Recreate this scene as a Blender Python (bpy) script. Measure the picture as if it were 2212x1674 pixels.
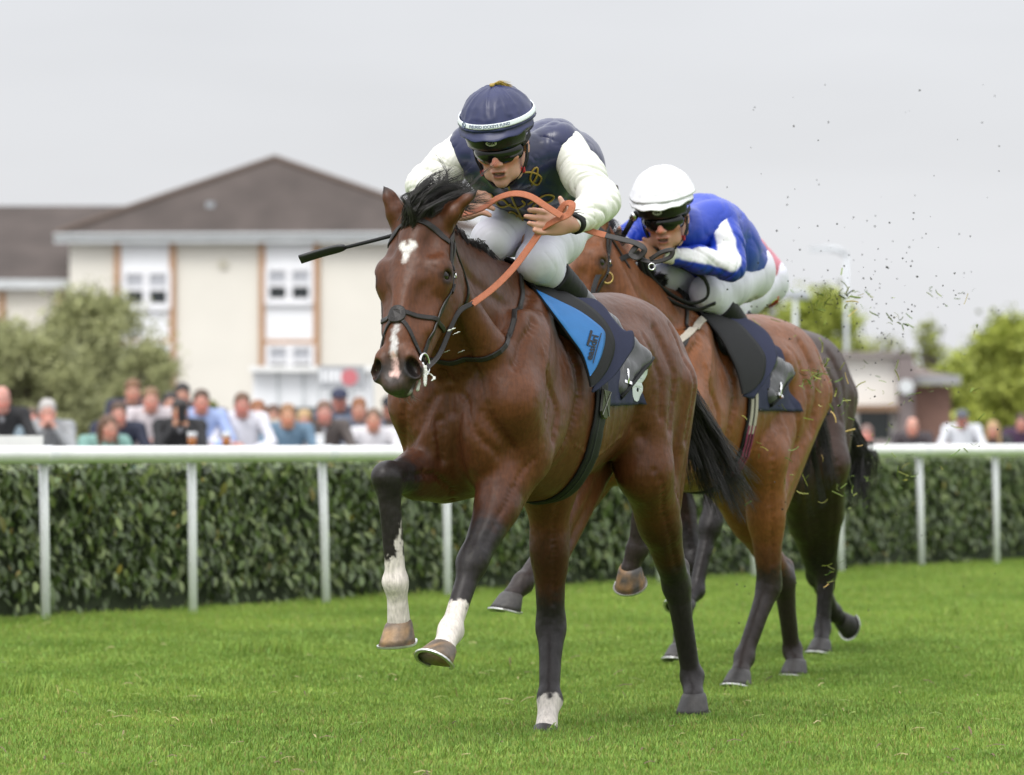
import bpy, bmesh, math, random
import numpy as np
from mathutils import Vector, Matrix

for o in list(bpy.data.objects):
    bpy.data.objects.remove(o)
scene = bpy.context.scene
COL = scene.collection
R = math.radians

# ------------------------------------------------------------------ camera
FPX = 10115.0                      # focal length in units of a 2212-wide picture
CAMZ = 1.0
PITCH = math.atan(113.0 / FPX)
cam_d = bpy.data.cameras.new("camera")
cam = bpy.data.objects.new("camera", cam_d)
COL.objects.link(cam)
cam.location = (0, 0, CAMZ)
cam.rotation_euler = (math.pi / 2 + PITCH, 0, 0)
cam_d.sensor_width = 36.0
cam_d.lens = 36.0 * FPX / 2212.0
cam_d.clip_start = 0.5
cam_d.clip_end = 3000.0
cam_d.dof.use_dof = True
cam_d.dof.focus_distance = 15.9
cam_d.dof.aperture_fstop = 4.6
scene.camera = cam

# ------------------------------------------------------------------ sky and sun
SUN_EL, SUN_AZ = 52.0, 205.0       # sun high, behind the camera and a little to its left
world = bpy.data.worlds.new("World")
scene.world = world
world.use_nodes = True
nt = world.node_tree
nt.nodes.clear()
wo = nt.nodes.new("ShaderNodeOutputWorld")
bg1 = nt.nodes.new("ShaderNodeBackground")
bg2 = nt.nodes.new("ShaderNodeBackground")
addn = nt.nodes.new("ShaderNodeAddShader")
skyn = nt.nodes.new("ShaderNodeTexSky")
skyn.sky_type = 'NISHITA'
skyn.sun_disc = False
skyn.sun_elevation = R(SUN_EL)
skyn.sun_rotation = R(SUN_AZ)
skyn.dust_density = 4.0
hsv = nt.nodes.new("ShaderNodeHueSaturation")
hsv.inputs["Saturation"].default_value = 0.25
tc = nt.nodes.new("ShaderNodeTexCoord")
sep = nt.nodes.new("ShaderNodeSeparateXYZ")
ramp = nt.nodes.new("ShaderNodeValToRGB")
ramp.color_ramp.elements[0].position = 0.0
ramp.color_ramp.elements[0].color = (0.765, 0.772, 0.792, 1)
ramp.color_ramp.elements[1].position = 1.0
ramp.color_ramp.elements[1].color = (1.95, 1.98, 2.04, 1)
e = ramp.color_ramp.elements.new(0.10)
e.color = (0.62, 0.63, 0.66, 1)
e = ramp.color_ramp.elements.new(0.35)
e.color = (1.20, 1.22, 1.26, 1)
mp = nt.nodes.new("ShaderNodeMapping")
mp.inputs["Scale"].default_value = (2.2, 2.2, 9.0)
nz = nt.nodes.new("ShaderNodeTexNoise")
nz.inputs["Scale"].default_value = 2.3
nz.inputs["Detail"].default_value = 4.0
mr = nt.nodes.new("ShaderNodeMapRange")
mr.inputs["From Min"].default_value = 0.3
mr.inputs["From Max"].default_value = 0.7
mr.inputs["To Min"].default_value = 0.92
mr.inputs["To Max"].default_value = 1.06
mul = nt.nodes.new("ShaderNodeMix")
mul.data_type = 'RGBA'
mul.blend_type = 'MULTIPLY'
mul.inputs[0].default_value = 1.0
L = nt.links.new
L(tc.outputs["Generated"], sep.inputs[0])
L(sep.outputs["Z"], ramp.inputs["Fac"])
L(tc.outputs["Generated"], mp.inputs["Vector"])
L(mp.outputs[0], nz.inputs["Vector"])
L(nz.outputs["Fac"], mr.inputs["Value"])
L(ramp.outputs["Color"], mul.inputs[6])
L(mr.outputs[0], mul.inputs[7])
L(mul.outputs[2], bg2.inputs["Color"])
bg2.inputs["Strength"].default_value = 1.0
L(skyn.outputs[0], hsv.inputs["Color"])
L(hsv.outputs[0], bg1.inputs["Color"])
bg1.inputs["Strength"].default_value = 0.05
L(bg1.outputs[0], addn.inputs[0])
L(bg2.outputs[0], addn.inputs[1])
L(addn.outputs[0], wo.inputs[0])

sun_d = bpy.data.lights.new("sun", 'SUN')
sun_d.energy = 1.5
sun_d.angle = R(24)
sun_d.color = (1.0, 0.97, 0.92)
sun = bpy.data.objects.new("sun", sun_d)
COL.objects.link(sun)
_az = R(SUN_AZ)
_sd = Vector((math.sin(_az) * math.cos(R(SUN_EL)), math.cos(_az) * math.cos(R(SUN_EL)), math.sin(R(SUN_EL))))
sun.rotation_euler = _sd.to_track_quat('Z', 'Y').to_euler()

scene.view_settings.view_transform = 'Standard'
scene.view_settings.look = 'None'
scene.view_settings.exposure = 0.0
scene.view_settings.gamma = 1.0
scene.view_settings.use_curve_mapping = False
scene.render.engine = 'CYCLES'

# ------------------------------------------------------------------ placing helpers
_cp, _sp = math.cos(PITCH), math.sin(PITCH)
CAM = np.array([0.0, 0.0, CAMZ])


def raydir(xv, yv):
    x = (xv - 1106.0) / FPX
    y = -(yv - 837.0) / FPX
    return np.array([x, _cp - y * _sp, _sp + y * _cp])


def W(xv, yv, d):
    """world point at depth d (metres along +Y) seen at picture position xv, yv"""
    v = raydir(xv, yv)
    return CAM + v * (d / v[1])


class Frame:
    """a ground frame: x forward, y left, z up"""
    def __init__(self, ox, oy, theta):
        t = R(theta)
        self.O = np.array([ox, oy, 0.0])
        self.F = np.array([-math.sin(t), -math.cos(t), 0.0])
        self.Lf = np.array([math.cos(t), -math.sin(t), 0.0])
        self.M = Matrix(((self.F[0], self.Lf[0], 0, ox), (self.F[1], self.Lf[1], 0, oy), (0, 0, 1, 0), (0, 0, 0, 1)))

    def at(self, xv, yv, f):
        v = raydir(xv, yv)
        s = (f - (CAM - self.O) @ self.F) / (v @ self.F)
        p = CAM + v * s - self.O
        return np.array([p @ self.F, p @ self.Lf, p[2]])

    def world(self, p):
        return self.O + self.F * p[0] + self.Lf * p[1] + np.array([0, 0, p[2]])


# ------------------------------------------------------------------ objects
def tag(o, label=None, cat=None, group=None, kind=None):
    if label: o["label"] = label
    if cat: o["category"] = cat
    if group: o["group"] = group
    if kind: o["kind"] = kind
    return o


def empty(name, mat=None, label=None, cat=None, group=None):
    o = bpy.data.objects.new(name, None)
    o.empty_display_size = 0.1
    COL.objects.link(o)
    if mat is not None:
        o.matrix_world = mat
    return tag(o, label, cat, group)


def raw_mesh(name, v, quads=None, tris=None, col=None, smooth=True, polys=None):
    me = bpy.data.meshes.new(name)
    v = np.asarray(v, dtype=np.float32)
    if polys is not None:
        me.from_pydata([tuple(map(float, p)) for p in v], [], polys)
    else:
        fl, st, tot = [], [], 0
        if quads is not None and len(quads):
            q = np.asarray(quads, dtype=np.int32)
            fl.append(q.ravel()); st.append(np.arange(len(q)) * 4); tot = len(q) * 4
        if tris is not None and len(tris):
            t = np.asarray(tris, dtype=np.int32)
            fl.append(t.ravel()); st.append(tot + np.arange(len(t)) * 3)
        fl = np.concatenate(fl).astype(np.int32); st = np.concatenate(st).astype(np.int32)
        me.vertices.add(len(v)); me.vertices.foreach_set("co", v.ravel())
        me.loops.add(len(fl)); me.loops.foreach_set("vertex_index", fl)
        me.polygons.add(len(st)); me.polygons.foreach_set("loop_start", st)
        me.update(calc_edges=True)
        me.validate()
    if smooth:
        me.polygons.foreach_set("use_smooth", np.ones(len(me.polygons), dtype=bool))
    if col is not None:
        c = np.ones((len(v), 4), dtype=np.float32)
        c[:, :3] = col
        a = me.color_attributes.new("Col", 'FLOAT_COLOR', 'POINT')
        a.data.foreach_set("color", c.ravel())
    return me


def obj(name, me, mat=None, parent=None, label=None, cat=None, group=None, kind=None):
    o = bpy.data.objects.new(name, me)
    if mat is not None:
        me.materials.clear()
        me.materials.append(mat)
    COL.objects.link(o)
    if parent is not None:
        o.parent = parent
    return tag(o, label, cat, group, kind)


class MB:
    """collects simple shapes into one mesh"""
    def __init__(self):
        self.v = []; self.f = []

    def add(self, vs, fs):
        n = len(self.v)
        self.v += [tuple(map(float, p)) for p in vs]
        self.f += [tuple(i + n for i in f) for f in fs]
        return self

    def box(self, c, s, rot=None):
        x, y, z = s[0] / 2, s[1] / 2, s[2] / 2
        vs = np.array([(-x, -y, -z), (x, -y, -z), (x, y, -z), (-x, y, -z), (-x, -y, z), (x, -y, z), (x, y, z), (-x, y, z)])
        if rot is not None:
            vs = vs @ np.asarray(rot).T
        return self.add(vs + np.asarray(c), [(3, 2, 1, 0), (4, 5, 6, 7), (0, 1, 5, 4), (1, 2, 6, 5), (2, 3, 7, 6), (3, 0, 4, 7)])

    def tube(self, pts, rad, n=8, caps=True, flat=None, up=None):
        """tube along pts; rad scalar or list; flat=(aspect) squashes along the binormal"""
        pts = np.asarray(pts, float); m = len(pts)
        rad = np.full(m, rad, float) if np.isscalar(rad) else np.asarray(rad, float)
        T = np.gradient(pts, axis=0); T /= np.linalg.norm(T, axis=1)[:, None] + 1e-12
        u = np.array([0, 0, 1.0]) if up is None else np.asarray(up, float)
        if up is None and abs(T[0] @ u) > 0.9: u = np.array([1.0, 0, 0])
        vs = []
        for i in range(m):
            a = u - T[i] * (u @ T[i]); a /= np.linalg.norm(a) + 1e-12
            b = np.cross(T[i], a)
            if up is None: u = a
            fl = 1.0 if flat is None else flat
            for k in range(n):
                w = 2 * math.pi * k / n
                vs.append(pts[i] + a * math.cos(w) * rad[i] * fl + b * math.sin(w) * rad[i])
        fs = []
        for i in range(m - 1):
            for k in range(n):
                k2 = (k + 1) % n
                fs.append((i * n + k, i * n + k2, (i + 1) * n + k2, (i + 1) * n + k))
        if caps:
            fs.append(tuple(range(n - 1, -1, -1))); fs.append(tuple((m - 1) * n + k for k in range(n)))
        return self.add(vs, fs)

    def strap(self, pts, nor, w, t=0.004):
        """flat strap through pts; nor = outward normal per point (or one), w = width"""
        pts = np.asarray(pts, float); m = len(pts)
        nor = np.broadcast_to(np.asarray(nor, float), (m, 3))
        w = np.full(m, w, float) if np.isscalar(w) else np.asarray(w, float)
        T = np.gradient(pts, axis=0); T /= np.linalg.norm(T, axis=1)[:, None] + 1e-12
        vs = []
        for i in range(m):
            nn = nor[i] - T[i] * (nor[i] @ T[i]); nn /= np.linalg.norm(nn) + 1e-12
            b = np.cross(T[i], nn)
            h = w[i] / 2
            for (x, y) in ((-h, -t / 2), (h, -t / 2), (h, t / 4), (h * .7, t / 2), (-h * .7, t / 2), (-h, t / 4)):
                vs.append(pts[i] + b * x + nn * y)
        fs = []
        for i in range(m - 1):
            for k in range(6):
                k2 = (k + 1) % 6
                fs.append((i * 6 + k, i * 6 + k2, (i + 1) * 6 + k2, (i + 1) * 6 + k))
        fs.append(tuple(range(5, -1, -1))); fs.append(tuple((m - 1) * 6 + k for k in range(6)))
        return self.add(vs, fs)

    def build(self, name, mat=None, parent=None, smooth=False, **kw):
        me = raw_mesh(name, self.v, polys=self.f, smooth=smooth)
        bm = bmesh.new(); bm.from_mesh(me)
        bmesh.ops.recalc_face_normals(bm, faces=bm.faces)
        bm.to_mesh(me); bm.free()
        return obj(name, me, mat, parent, **kw)


def spline(pts, n):
    """Catmull-Rom through pts (any width of row), n samples"""
    p = np.asarray(pts, float)
    p = np.vstack([2 * p[0] - p[1], p, 2 * p[-1] - p[-2]])
    m = len(p) - 3
    out = []
    for s in np.linspace(0, m - 1e-6, n):
        i = int(s); t = s - i
        a, b, c, d = p[i:i + 4]
        out.append(0.5 * ((2 * b) + (-a + c) * t + (2 * a - 5 * b + 4 * c - d) * t * t + (-a + 3 * b - 3 * c + d) * t ** 3))
    return np.array(out)


def nrm(v):
    v = np.asarray(v, float)
    return v / (np.linalg.norm(v) + 1e-12)


def noise3(p, s=1.0, seed=0):
    """smooth value noise in [-1, 1]"""
    q = np.asarray(p, float) * s + seed * 17.31
    i = np.floor(q).astype(np.int64); f = q - i
    f = f * f * (3 - 2 * f)
    out = 0
    for dx in (0, 1):
        for dy in (0, 1):
            for dz in (0, 1):
                h = ((i[..., 0] + dx) * 73856093) ^ ((i[..., 1] + dy) * 19349663) ^ ((i[..., 2] + dz) * 83492791)
                h = (h * 1103515245 + 12345) & 0x7fffffff
                h = ((h >> 13) ^ h) * 60493 & 0x7fffffff
                val = (h % 20011) / 10005.5 - 1.0
                wx = f[..., 0] if dx else 1 - f[..., 0]
                wy = f[..., 1] if dy else 1 - f[..., 1]
                wz = f[..., 2] if dz else 1 - f[..., 2]
                out = out + val * wx * wy * wz
    return out


# ------------------------------------------------------------------ signed distance modelling
class Sdf:
    def __init__(self, lo, hi, h):
        self.lo = np.asarray(lo, float); self.h = h
        self.n = np.ceil((np.asarray(hi, float) - self.lo) / h).astype(int) + 1
        self.f = np.full(self.n, 1.0, dtype=np.float32)

    def _blk(self, lo, hi):
        a = np.maximum(np.floor((lo - self.lo) / self.h).astype(int), 0)
        b = np.minimum(np.ceil((hi - self.lo) / self.h).astype(int) + 1, self.n)
        if np.any(b <= a): return None, None
        sl = tuple(slice(a[i], b[i]) for i in range(3))
        ax = [(self.lo[i] + self.h * np.arange(a[i], b[i])).astype(np.float32) for i in range(3)]
        return sl, (ax[0][:, None, None], ax[1][None, :, None], ax[2][None, None, :])

    def _op(self, sl, d, k, sub):
        a = self.f[sl]
        if sub:
            d = -d
            if k > 0:
                h = np.maximum(k - np.abs(a - d), 0) / k
                self.f[sl] = np.maximum(a, d) + h * h * (k / 4)
            else: self.f[sl] = np.maximum(a, d)
        else:
            if k > 0:
                h = np.maximum(k - np.abs(a - d), 0) / k
                self.f[sl] = np.minimum(a, d) - h * h * (k / 4)
            else: self.f[sl] = np.minimum(a, d)

    def ell(self, c, r, axes=None, k=0.03, sub=False):
        c = np.asarray(c, float); r = np.asarray(r, float) * np.ones(3)
        ext = (np.abs(np.asarray(axes)).T @ r if axes is not None else r) + k + 3 * self.h
        sl, g = self._blk(c - ext, c + ext)
        if sl is None: return
        q = [g[i] - np.float32(c[i]) for i in range(3)]
        if axes is not None:
            A = np.asarray(axes, dtype=np.float32)
            q = [q[0] * A[i, 0] + q[1] * A[i, 1] + q[2] * A[i, 2] for i in range(3)]
        k0 = np.sqrt((q[0] / r[0]) ** 2 + (q[1] / r[1]) ** 2 + (q[2] / r[2]) ** 2)
        k1 = np.sqrt((q[0] / r[0] ** 2) ** 2 + (q[1] / r[1] ** 2) ** 2 + (q[2] / r[2] ** 2) ** 2) + 1e-6
        self._op(sl, (k0 * (k0 - 1) / k1).astype(np.float32), k, sub)

    def seg(self, a, b, ra, rb, k=0.03, sub=False, side=None, asp=1.0):
        a = np.asarray(a, float); b = np.asarray(b, float)
        rm = max(ra, rb) * max(asp, 1.0) + k + 3 * self.h
        sl, g = self._blk(np.minimum(a, b) - rm, np.maximum(a, b) + rm)
        if sl is None: return
        ba = (b - a).astype(np.float32)
        q = [g[i] - np.float32(a[i]) for i in range(3)]
        t = np.clip((q[0] * ba[0] + q[1] * ba[1] + q[2] * ba[2]) / max(float(ba @ ba), 1e-9), 0, 1)
        q = [q[i] - t * ba[i] for i in range(3)]
        d2 = q[0] ** 2 + q[1] ** 2 + q[2] ** 2
        if side is not None and asp != 1.0:
            s = np.asarray(side, float); bn = nrm(b - a); s = nrm(s - bn * (s @ bn)).astype(np.float32)
            qs = q[0] * s[0] + q[1] * s[1] + q[2] * s[2]
            d2 = np.maximum(d2 - qs * qs, 0) + (qs / asp) ** 2
        self._op(sl, (np.sqrt(d2) - (ra + (rb - ra) * t)).astype(np.float32), k, sub)

    def chain(self, pts, k=0.02, **kw):
        """pts rows: x y z r"""
        p = np.asarray(pts, float)
        for i in range(len(p) - 1):
            self.seg(p[i, :3], p[i + 1, :3], p[i, 3], p[i + 1, 3], k=k, **kw)

    def cut_plane(self, pt, n, k=0.0):
        """keep the side where (p-pt).n < 0"""
        sl, g = self._blk(self.lo, self.lo + self.h * self.n)
        n = nrm(n)
        d = (g[0] - pt[0]) * n[0] + (g[1] - pt[1]) * n[1] + (g[2] - pt[2]) * n[2]
        self.f = np.maximum(self.f, d.astype(np.float32))

    def mesh(self, smooth=1):
        F = self.f
        neg = F < 0
        nx, ny, nz = F.shape
        cnt = np.zeros((nx - 1, ny - 1, nz - 1), dtype=np.int8)
        for dx in (0, 1):
            for dy in (0, 1):
                for dz in (0, 1):
                    cnt += neg[dx:nx - 1 + dx, dy:ny - 1 + dy, dz:nz - 1 + dz]
        act = (cnt > 0) & (cnt < 8)
        ci = np.argwhere(act)
        idx = np.full(act.shape, -1, dtype=np.int32)
        idx[act] = np.arange(len(ci))
        cor = [(dx, dy, dz) for dx in (0, 1) for dy in (0, 1) for dz in (0, 1)]
        val = {c: F[ci[:, 0] + c[0], ci[:, 1] + c[1], ci[:, 2] + c[2]] for c in cor}
        acc = np.zeros((len(ci), 3)); num = np.zeros(len(ci))
        for c in cor:
            for ax in range(3):
                if c[ax] == 0:
                    c2 = list(c); c2[ax] = 1; c2 = tuple(c2)
                    a, b = val[c], val[c2]
                    m = (a < 0) != (b < 0)
                    t = np.where(m, a / np.where(m, a - b, 1), 0)
                    p = np.tile(np.array(c, float), (len(ci), 1)); p[:, ax] += t
                    acc += p * m[:, None]; num += m
        v = self.lo + self.h * (ci + acc / np.maximum(num, 1)[:, None])
        faces = []
        for ax in range(3):
            sA = [slice(None)] * 3; sB = [slice(None)] * 3
            sA[ax] = slice(0, -1); sB[ax] = slice(1, None)
            for o in range(3):
                if o != ax:
                    sA[o] = slice(1, -1); sB[o] = slice(1, -1)
            a = neg[tuple(sA)]; b = neg[tuple(sB)]
            e = np.argwhere(a != b)
            if not len(e): continue
            s = a[e[:, 0], e[:, 1], e[:, 2]]
            o1, o2 = [(1, 2), (2, 0), (0, 1)][ax]
            e = e.copy(); e[:, o1] += 1; e[:, o2] += 1
            def cell(d1, d2):
                q = e.copy(); q[:, o1] -= d1; q[:, o2] -= d2
                return idx[q[:, 0], q[:, 1], q[:, 2]]
            qd = np.stack([cell(1, 1), cell(0, 1), cell(0, 0), cell(1, 0)], axis=1)
            qd[~s] = qd[~s][:, ::-1]
            faces.append(qd)
        q = np.concatenate(faces)
        q = q[(q >= 0).all(axis=1)]
        E = np.concatenate([q[:, [0, 1]], q[:, [1, 2]], q[:, [2, 3]], q[:, [3, 0]]])
        deg = np.bincount(E[:, 0], minlength=len(v)) + 1e-9
        for it in range(smooth):
            s = np.stack([np.bincount(E[:, 0], weights=v[E[:, 1], i], minlength=len(v)) for i in range(3)], axis=1) / deg[:, None]
            v = v + 0.6 * (s - v)
        return v, q


def paint(v, base, strokes, jitter=0.0, js=60):
    """strokes: (a, b, r, soft, colour) capsules laid over base"""
    c = np.tile(np.asarray(base, float), (len(v), 1)) if np.ndim(base) == 1 else base.copy()
    nzv = noise3(v, js, 3) + .5 * noise3(v, js * 2.7, 5) if jitter else 0
    for s in strokes:
        a, b = np.asarray(s[0], float), np.asarray(s[1], float)
        ba = b - a
        t = np.clip(((v - a) @ ba) / max(ba @ ba, 1e-9), 0, 1)
        r = s[2] if np.isscalar(s[2]) else s[2][0] + (s[2][1] - s[2][0]) * t
        d = np.linalg.norm(v - a - t[:, None] * ba, axis=1) + jitter * nzv
        w = np.clip((r + s[3] - d) / (2 * s[3]), 0, 1)[:, None]
        w = w * w * (3 - 2 * w)
        if len(s) > 5: w = w * s[5]
        c = c * (1 - w) + np.asarray(s[4], float) * w
    return c


# ------------------------------------------------------------------ materials
MATS = {}


def mat(name, color=(0.5, 0.5, 0.5), rough=0.6, metal=0.0, var=0.0, vscale=8.0, bump=0.0, bscale=40.0, attr=False,
        spec=0.5, sheen=0.0, coat=0.0, trans=0.0, detail=4.0, stretch=None, subs=0.0):
    if name in MATS: return MATS[name]
    m = bpy.data.materials.new(name)
    m.use_nodes = True
    n = m.node_tree; b = n.nodes["Principled BSDF"]
    lk = n.links.new
    b.inputs["Roughness"].default_value = rough
    b.inputs["Metallic"].default_value = metal
    b.inputs["Specular IOR Level"].default_value = spec
    if sheen:
        b.inputs["Sheen Weight"].default_value = sheen
        b.inputs["Sheen Roughness"].default_value = 0.4
    if coat: b.inputs["Coat Weight"].default_value = coat
    if trans: b.inputs["Transmission Weight"].default_value = trans
    if subs:
        b.inputs["Subsurface Weight"].default_value = subs
        b.inputs["Subsurface Scale"].default_value = 0.01
    src = None
    if attr:
        a = n.nodes.new("ShaderNodeVertexColor"); a.layer_name = "Col"
        src = a.outputs[0]
    tcn = n.nodes.new("ShaderNodeTexCoord")
    vec = tcn.outputs["Object"]
    if stretch:
        mpn = n.nodes.new("ShaderNodeMapping"); mpn.inputs["Scale"].default_value = stretch
        lk(vec, mpn.inputs[0]); vec = mpn.outputs[0]
    if var:
        t = n.nodes.new("ShaderNodeTexNoise"); t.inputs["Scale"].default_value = vscale; t.inputs["Detail"].default_value = detail
        lk(vec, t.inputs["Vector"])
        r = n.nodes.new("ShaderNodeMapRange")
        r.inputs["From Min"].default_value = 0.25; r.inputs["From Max"].default_value = 0.75
        r.inputs["To Min"].default_value = 1 - var; r.inputs["To Max"].default_value = 1 + var
        lk(t.outputs["Fac"], r.inputs["Value"])
        x = n.nodes.new("ShaderNodeMix"); x.data_type = 'RGBA'; x.blend_type = 'MULTIPLY'; x.inputs[0].default_value = 1
        if src: lk(src, x.inputs[6])
        else: x.inputs[6].default_value = (*color, 1)
        lk(r.outputs[0], x.inputs[7])
        lk(x.outputs[2], b.inputs["Base Color"])
    elif src: lk(src, b.inputs["Base Color"])
    else: b.inputs["Base Color"].default_value = (*color, 1)
    if bump:
        t = n.nodes.new("ShaderNodeTexNoise"); t.inputs["Scale"].default_value = bscale; t.inputs["Detail"].default_value = 5
        lk(vec, t.inputs["Vector"])
        bp = n.nodes.new("ShaderNodeBump"); bp.inputs["Strength"].default_value = bump; bp.inputs["Distance"].default_value = 0.01
        lk(t.outputs["Fac"], bp.inputs["Height"]); lk(bp.outputs[0], b.inputs["Normal"])
    MATS[name] = m
    return m

# ================================================================== THE SETTING
rng = np.random.default_rng(7)

# ---- ground: one sheet to the horizon
def ground_mat():
    m = bpy.data.materials.new("turf_soil"); m.use_nodes = True
    n = m.node_tree; b = n.nodes["Principled BSDF"]; lk = n.links.new
    b.inputs["Roughness"].default_value = 0.9
    b.inputs["Specular IOR Level"].default_value = 0.1
    g = n.nodes.new("ShaderNodeNewGeometry")
    t1 = n.nodes.new("ShaderNodeTexNoise"); t1.inputs["Scale"].default_value = 1.3; t1.inputs["Detail"].default_value = 6
    t2 = n.nodes.new("ShaderNodeTexNoise"); t2.inputs["Scale"].default_value = 40; t2.inputs["Detail"].default_value = 3
    lk(g.outputs["Position"], t1.inputs["Vector"]); lk(g.outputs["Position"], t2.inputs["Vector"])
    cr = n.nodes.new("ShaderNodeValToRGB")
    cr.color_ramp.elements[0].position = 0.3; cr.color_ramp.elements[0].color = (0.115, 0.19, 0.032, 1)
    cr.color_ramp.elements[1].position = 0.7; cr.color_ramp.elements[1].color = (0.17, 0.275, 0.048, 1)
    mx = n.nodes.new("ShaderNodeMath"); mx.operation = 'MULTIPLY_ADD'; mx.inputs[1].default_value = 0.5
    lk(t2.outputs["Fac"], mx.inputs[0])
    ml = n.nodes.new("ShaderNodeMath"); ml.operation = 'MULTIPLY'; ml.inputs[1].default_value = 0.5
    lk(t1.outputs["Fac"], ml.inputs[0]); lk(ml.outputs[0], mx.inputs[2]); lk(mx.outputs[0], cr.inputs["Fac"])
    lk(cr.outputs[0], b.inputs["Base Color"])
    return m

SOIL = -0.03
gv = [(-900, -20, SOIL), (900, -20, SOIL), (900, 1800, SOIL), (-900, 1800, SOIL)]
obj("ground", raw_mesh("ground", gv, quads=[(0, 1, 2, 3)], smooth=False), ground_mat(), kind="structure")

# ---- the rail line
RD = nrm([0.476, 0.879, 0])            # along the rail, away from the camera
RN = np.array([-RD[1], RD[0], 0])      # away from the track
RP = np.array([-2.616, 26.3, 0.0])     # foot of the post that stands at picture x = 100


def rail_pt(t, off=0.0, z=0.0):
    p = RP + RD * t + RN * off
    return np.array([p[0], p[1], z])


# ---- tarmac concourse behind the hedge where the crowd stands
_c = [rail_pt(-60, 1.55), rail_pt(160, 1.55), rail_pt(160, 190), rail_pt(-60, 190)]
obj("concourse", raw_mesh("concourse", [(p[0], p[1], SOIL + .004) for p in _c], quads=[(0, 1, 2, 3)], smooth=False), mat("pale_tarmac", (.19, .185, .18), rough=.9, var=.12, vscale=.8), kind="structure")

# ---- grass: tufts instanced with geometry nodes
def grass_mat():
    m = bpy.data.materials.new("grass_blade"); m.use_nodes = True
    n = m.node_tree; b = n.nodes["Principled BSDF"]; lk = n.links.new
    b.inputs["Roughness"].default_value = 0.55
    b.inputs["Specular IOR Level"].default_value = 0.25
    oi = n.nodes.new("ShaderNodeObjectInfo")
    va = n.nodes.new("ShaderNodeVertexColor"); va.layer_name = "Col"
    g = n.nodes.new("ShaderNodeNewGeometry")
    t = n.nodes.new("ShaderNodeTexNoise"); t.inputs["Scale"].default_value = 0.9; t.inputs["Detail"].default_value = 5
    mpn = n.nodes.new("ShaderNodeMapping"); mpn.inputs["Scale"].default_value = (1.0, 0.8, 0.0)
    lk(g.outputs["Position"], mpn.inputs[0]); lk(mpn.outputs[0], t.inputs["Vector"])
    cr = n.nodes.new("ShaderNodeValToRGB")
    cr.color_ramp.elements[0].position = 0.34; cr.color_ramp.elements[0].color = (0.80, 0.84, 0.72, 1)
    cr.color_ramp.elements[1].position = 0.66; cr.color_ramp.elements[1].color = (1.18, 1.12, 1.05, 1)
    lk(t.outputs["Fac"], cr.inputs["Fac"])
    x = n.nodes.new("ShaderNodeMix"); x.data_type = 'RGBA'; x.blend_type = 'MULTIPLY'; x.inputs[0].default_value = 1
    lk(va.outputs[0], x.inputs[6]); lk(cr.outputs[0], x.inputs[7])
    mr_ = n.nodes.new("ShaderNodeMapRange"); mr_.inputs["To Min"].default_value = 0.88; mr_.inputs["To Max"].default_value = 1.12
    lk(oi.outputs["Random"], mr_.inputs["Value"])
    y = n.nodes.new("ShaderNodeMix"); y.data_type = 'RGBA'; y.blend_type = 'MULTIPLY'; y.inputs[0].default_value = 1
    lk(x.outputs[2], y.inputs[6]); lk(mr_.outputs[0], y.inputs[7])
    lk(y.outputs[2], b.inputs["Base Color"])
    return m

GM = grass_mat()


def tuft_mesh(name, seed, nb, rad, h0, h1):
    r = np.random.default_rng(seed)
    vs, fs, cs = [], [], []
    for i in range(nb):
        a, q = r.uniform(0, 6.28), rad * math.sqrt(r.uniform())
        bx, by = q * math.cos(a), q * math.sin(a)
        h = r.uniform(h0, h1); w = r.uniform(0.0011, 0.0021)
        da = r.uniform(0, 6.28); ln = r.uniform(0.05, 0.45) * h
        dx, dy = math.cos(da), math.sin(da)
        fa = r.uniform(0, 6.28); sx, sy = math.cos(fa) * w, math.sin(fa) * w
        n0 = len(vs)
        for (tt, ww) in ((0, 1.0), (0.55, 0.85), (1.0, 0.12)):
            cx = bx + dx * ln * tt * tt; cy = by + dy * ln * tt * tt; cz = h * (tt - 0.18 * tt * tt)
            vs += [(cx - sx * ww, cy - sy * ww, cz), (cx + sx * ww, cy + sy * ww, cz)]
        fs += [(n0, n0 + 1, n0 + 3, n0 + 2), (n0 + 2, n0 + 3, n0 + 5, n0 + 4)]
        if r.uniform() < 0.03: c = np.array([0.30, 0.27, 0.10])
        else: c = np.array([0.195, 0.305, 0.058]) * r.uniform(0.8, 1.18) * np.array([r.uniform(0.85, 1.2), 1, 1])
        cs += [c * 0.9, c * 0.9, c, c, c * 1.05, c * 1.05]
    return raw_mesh(name, vs, quads=fs, col=np.array(cs), smooth=False)


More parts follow.
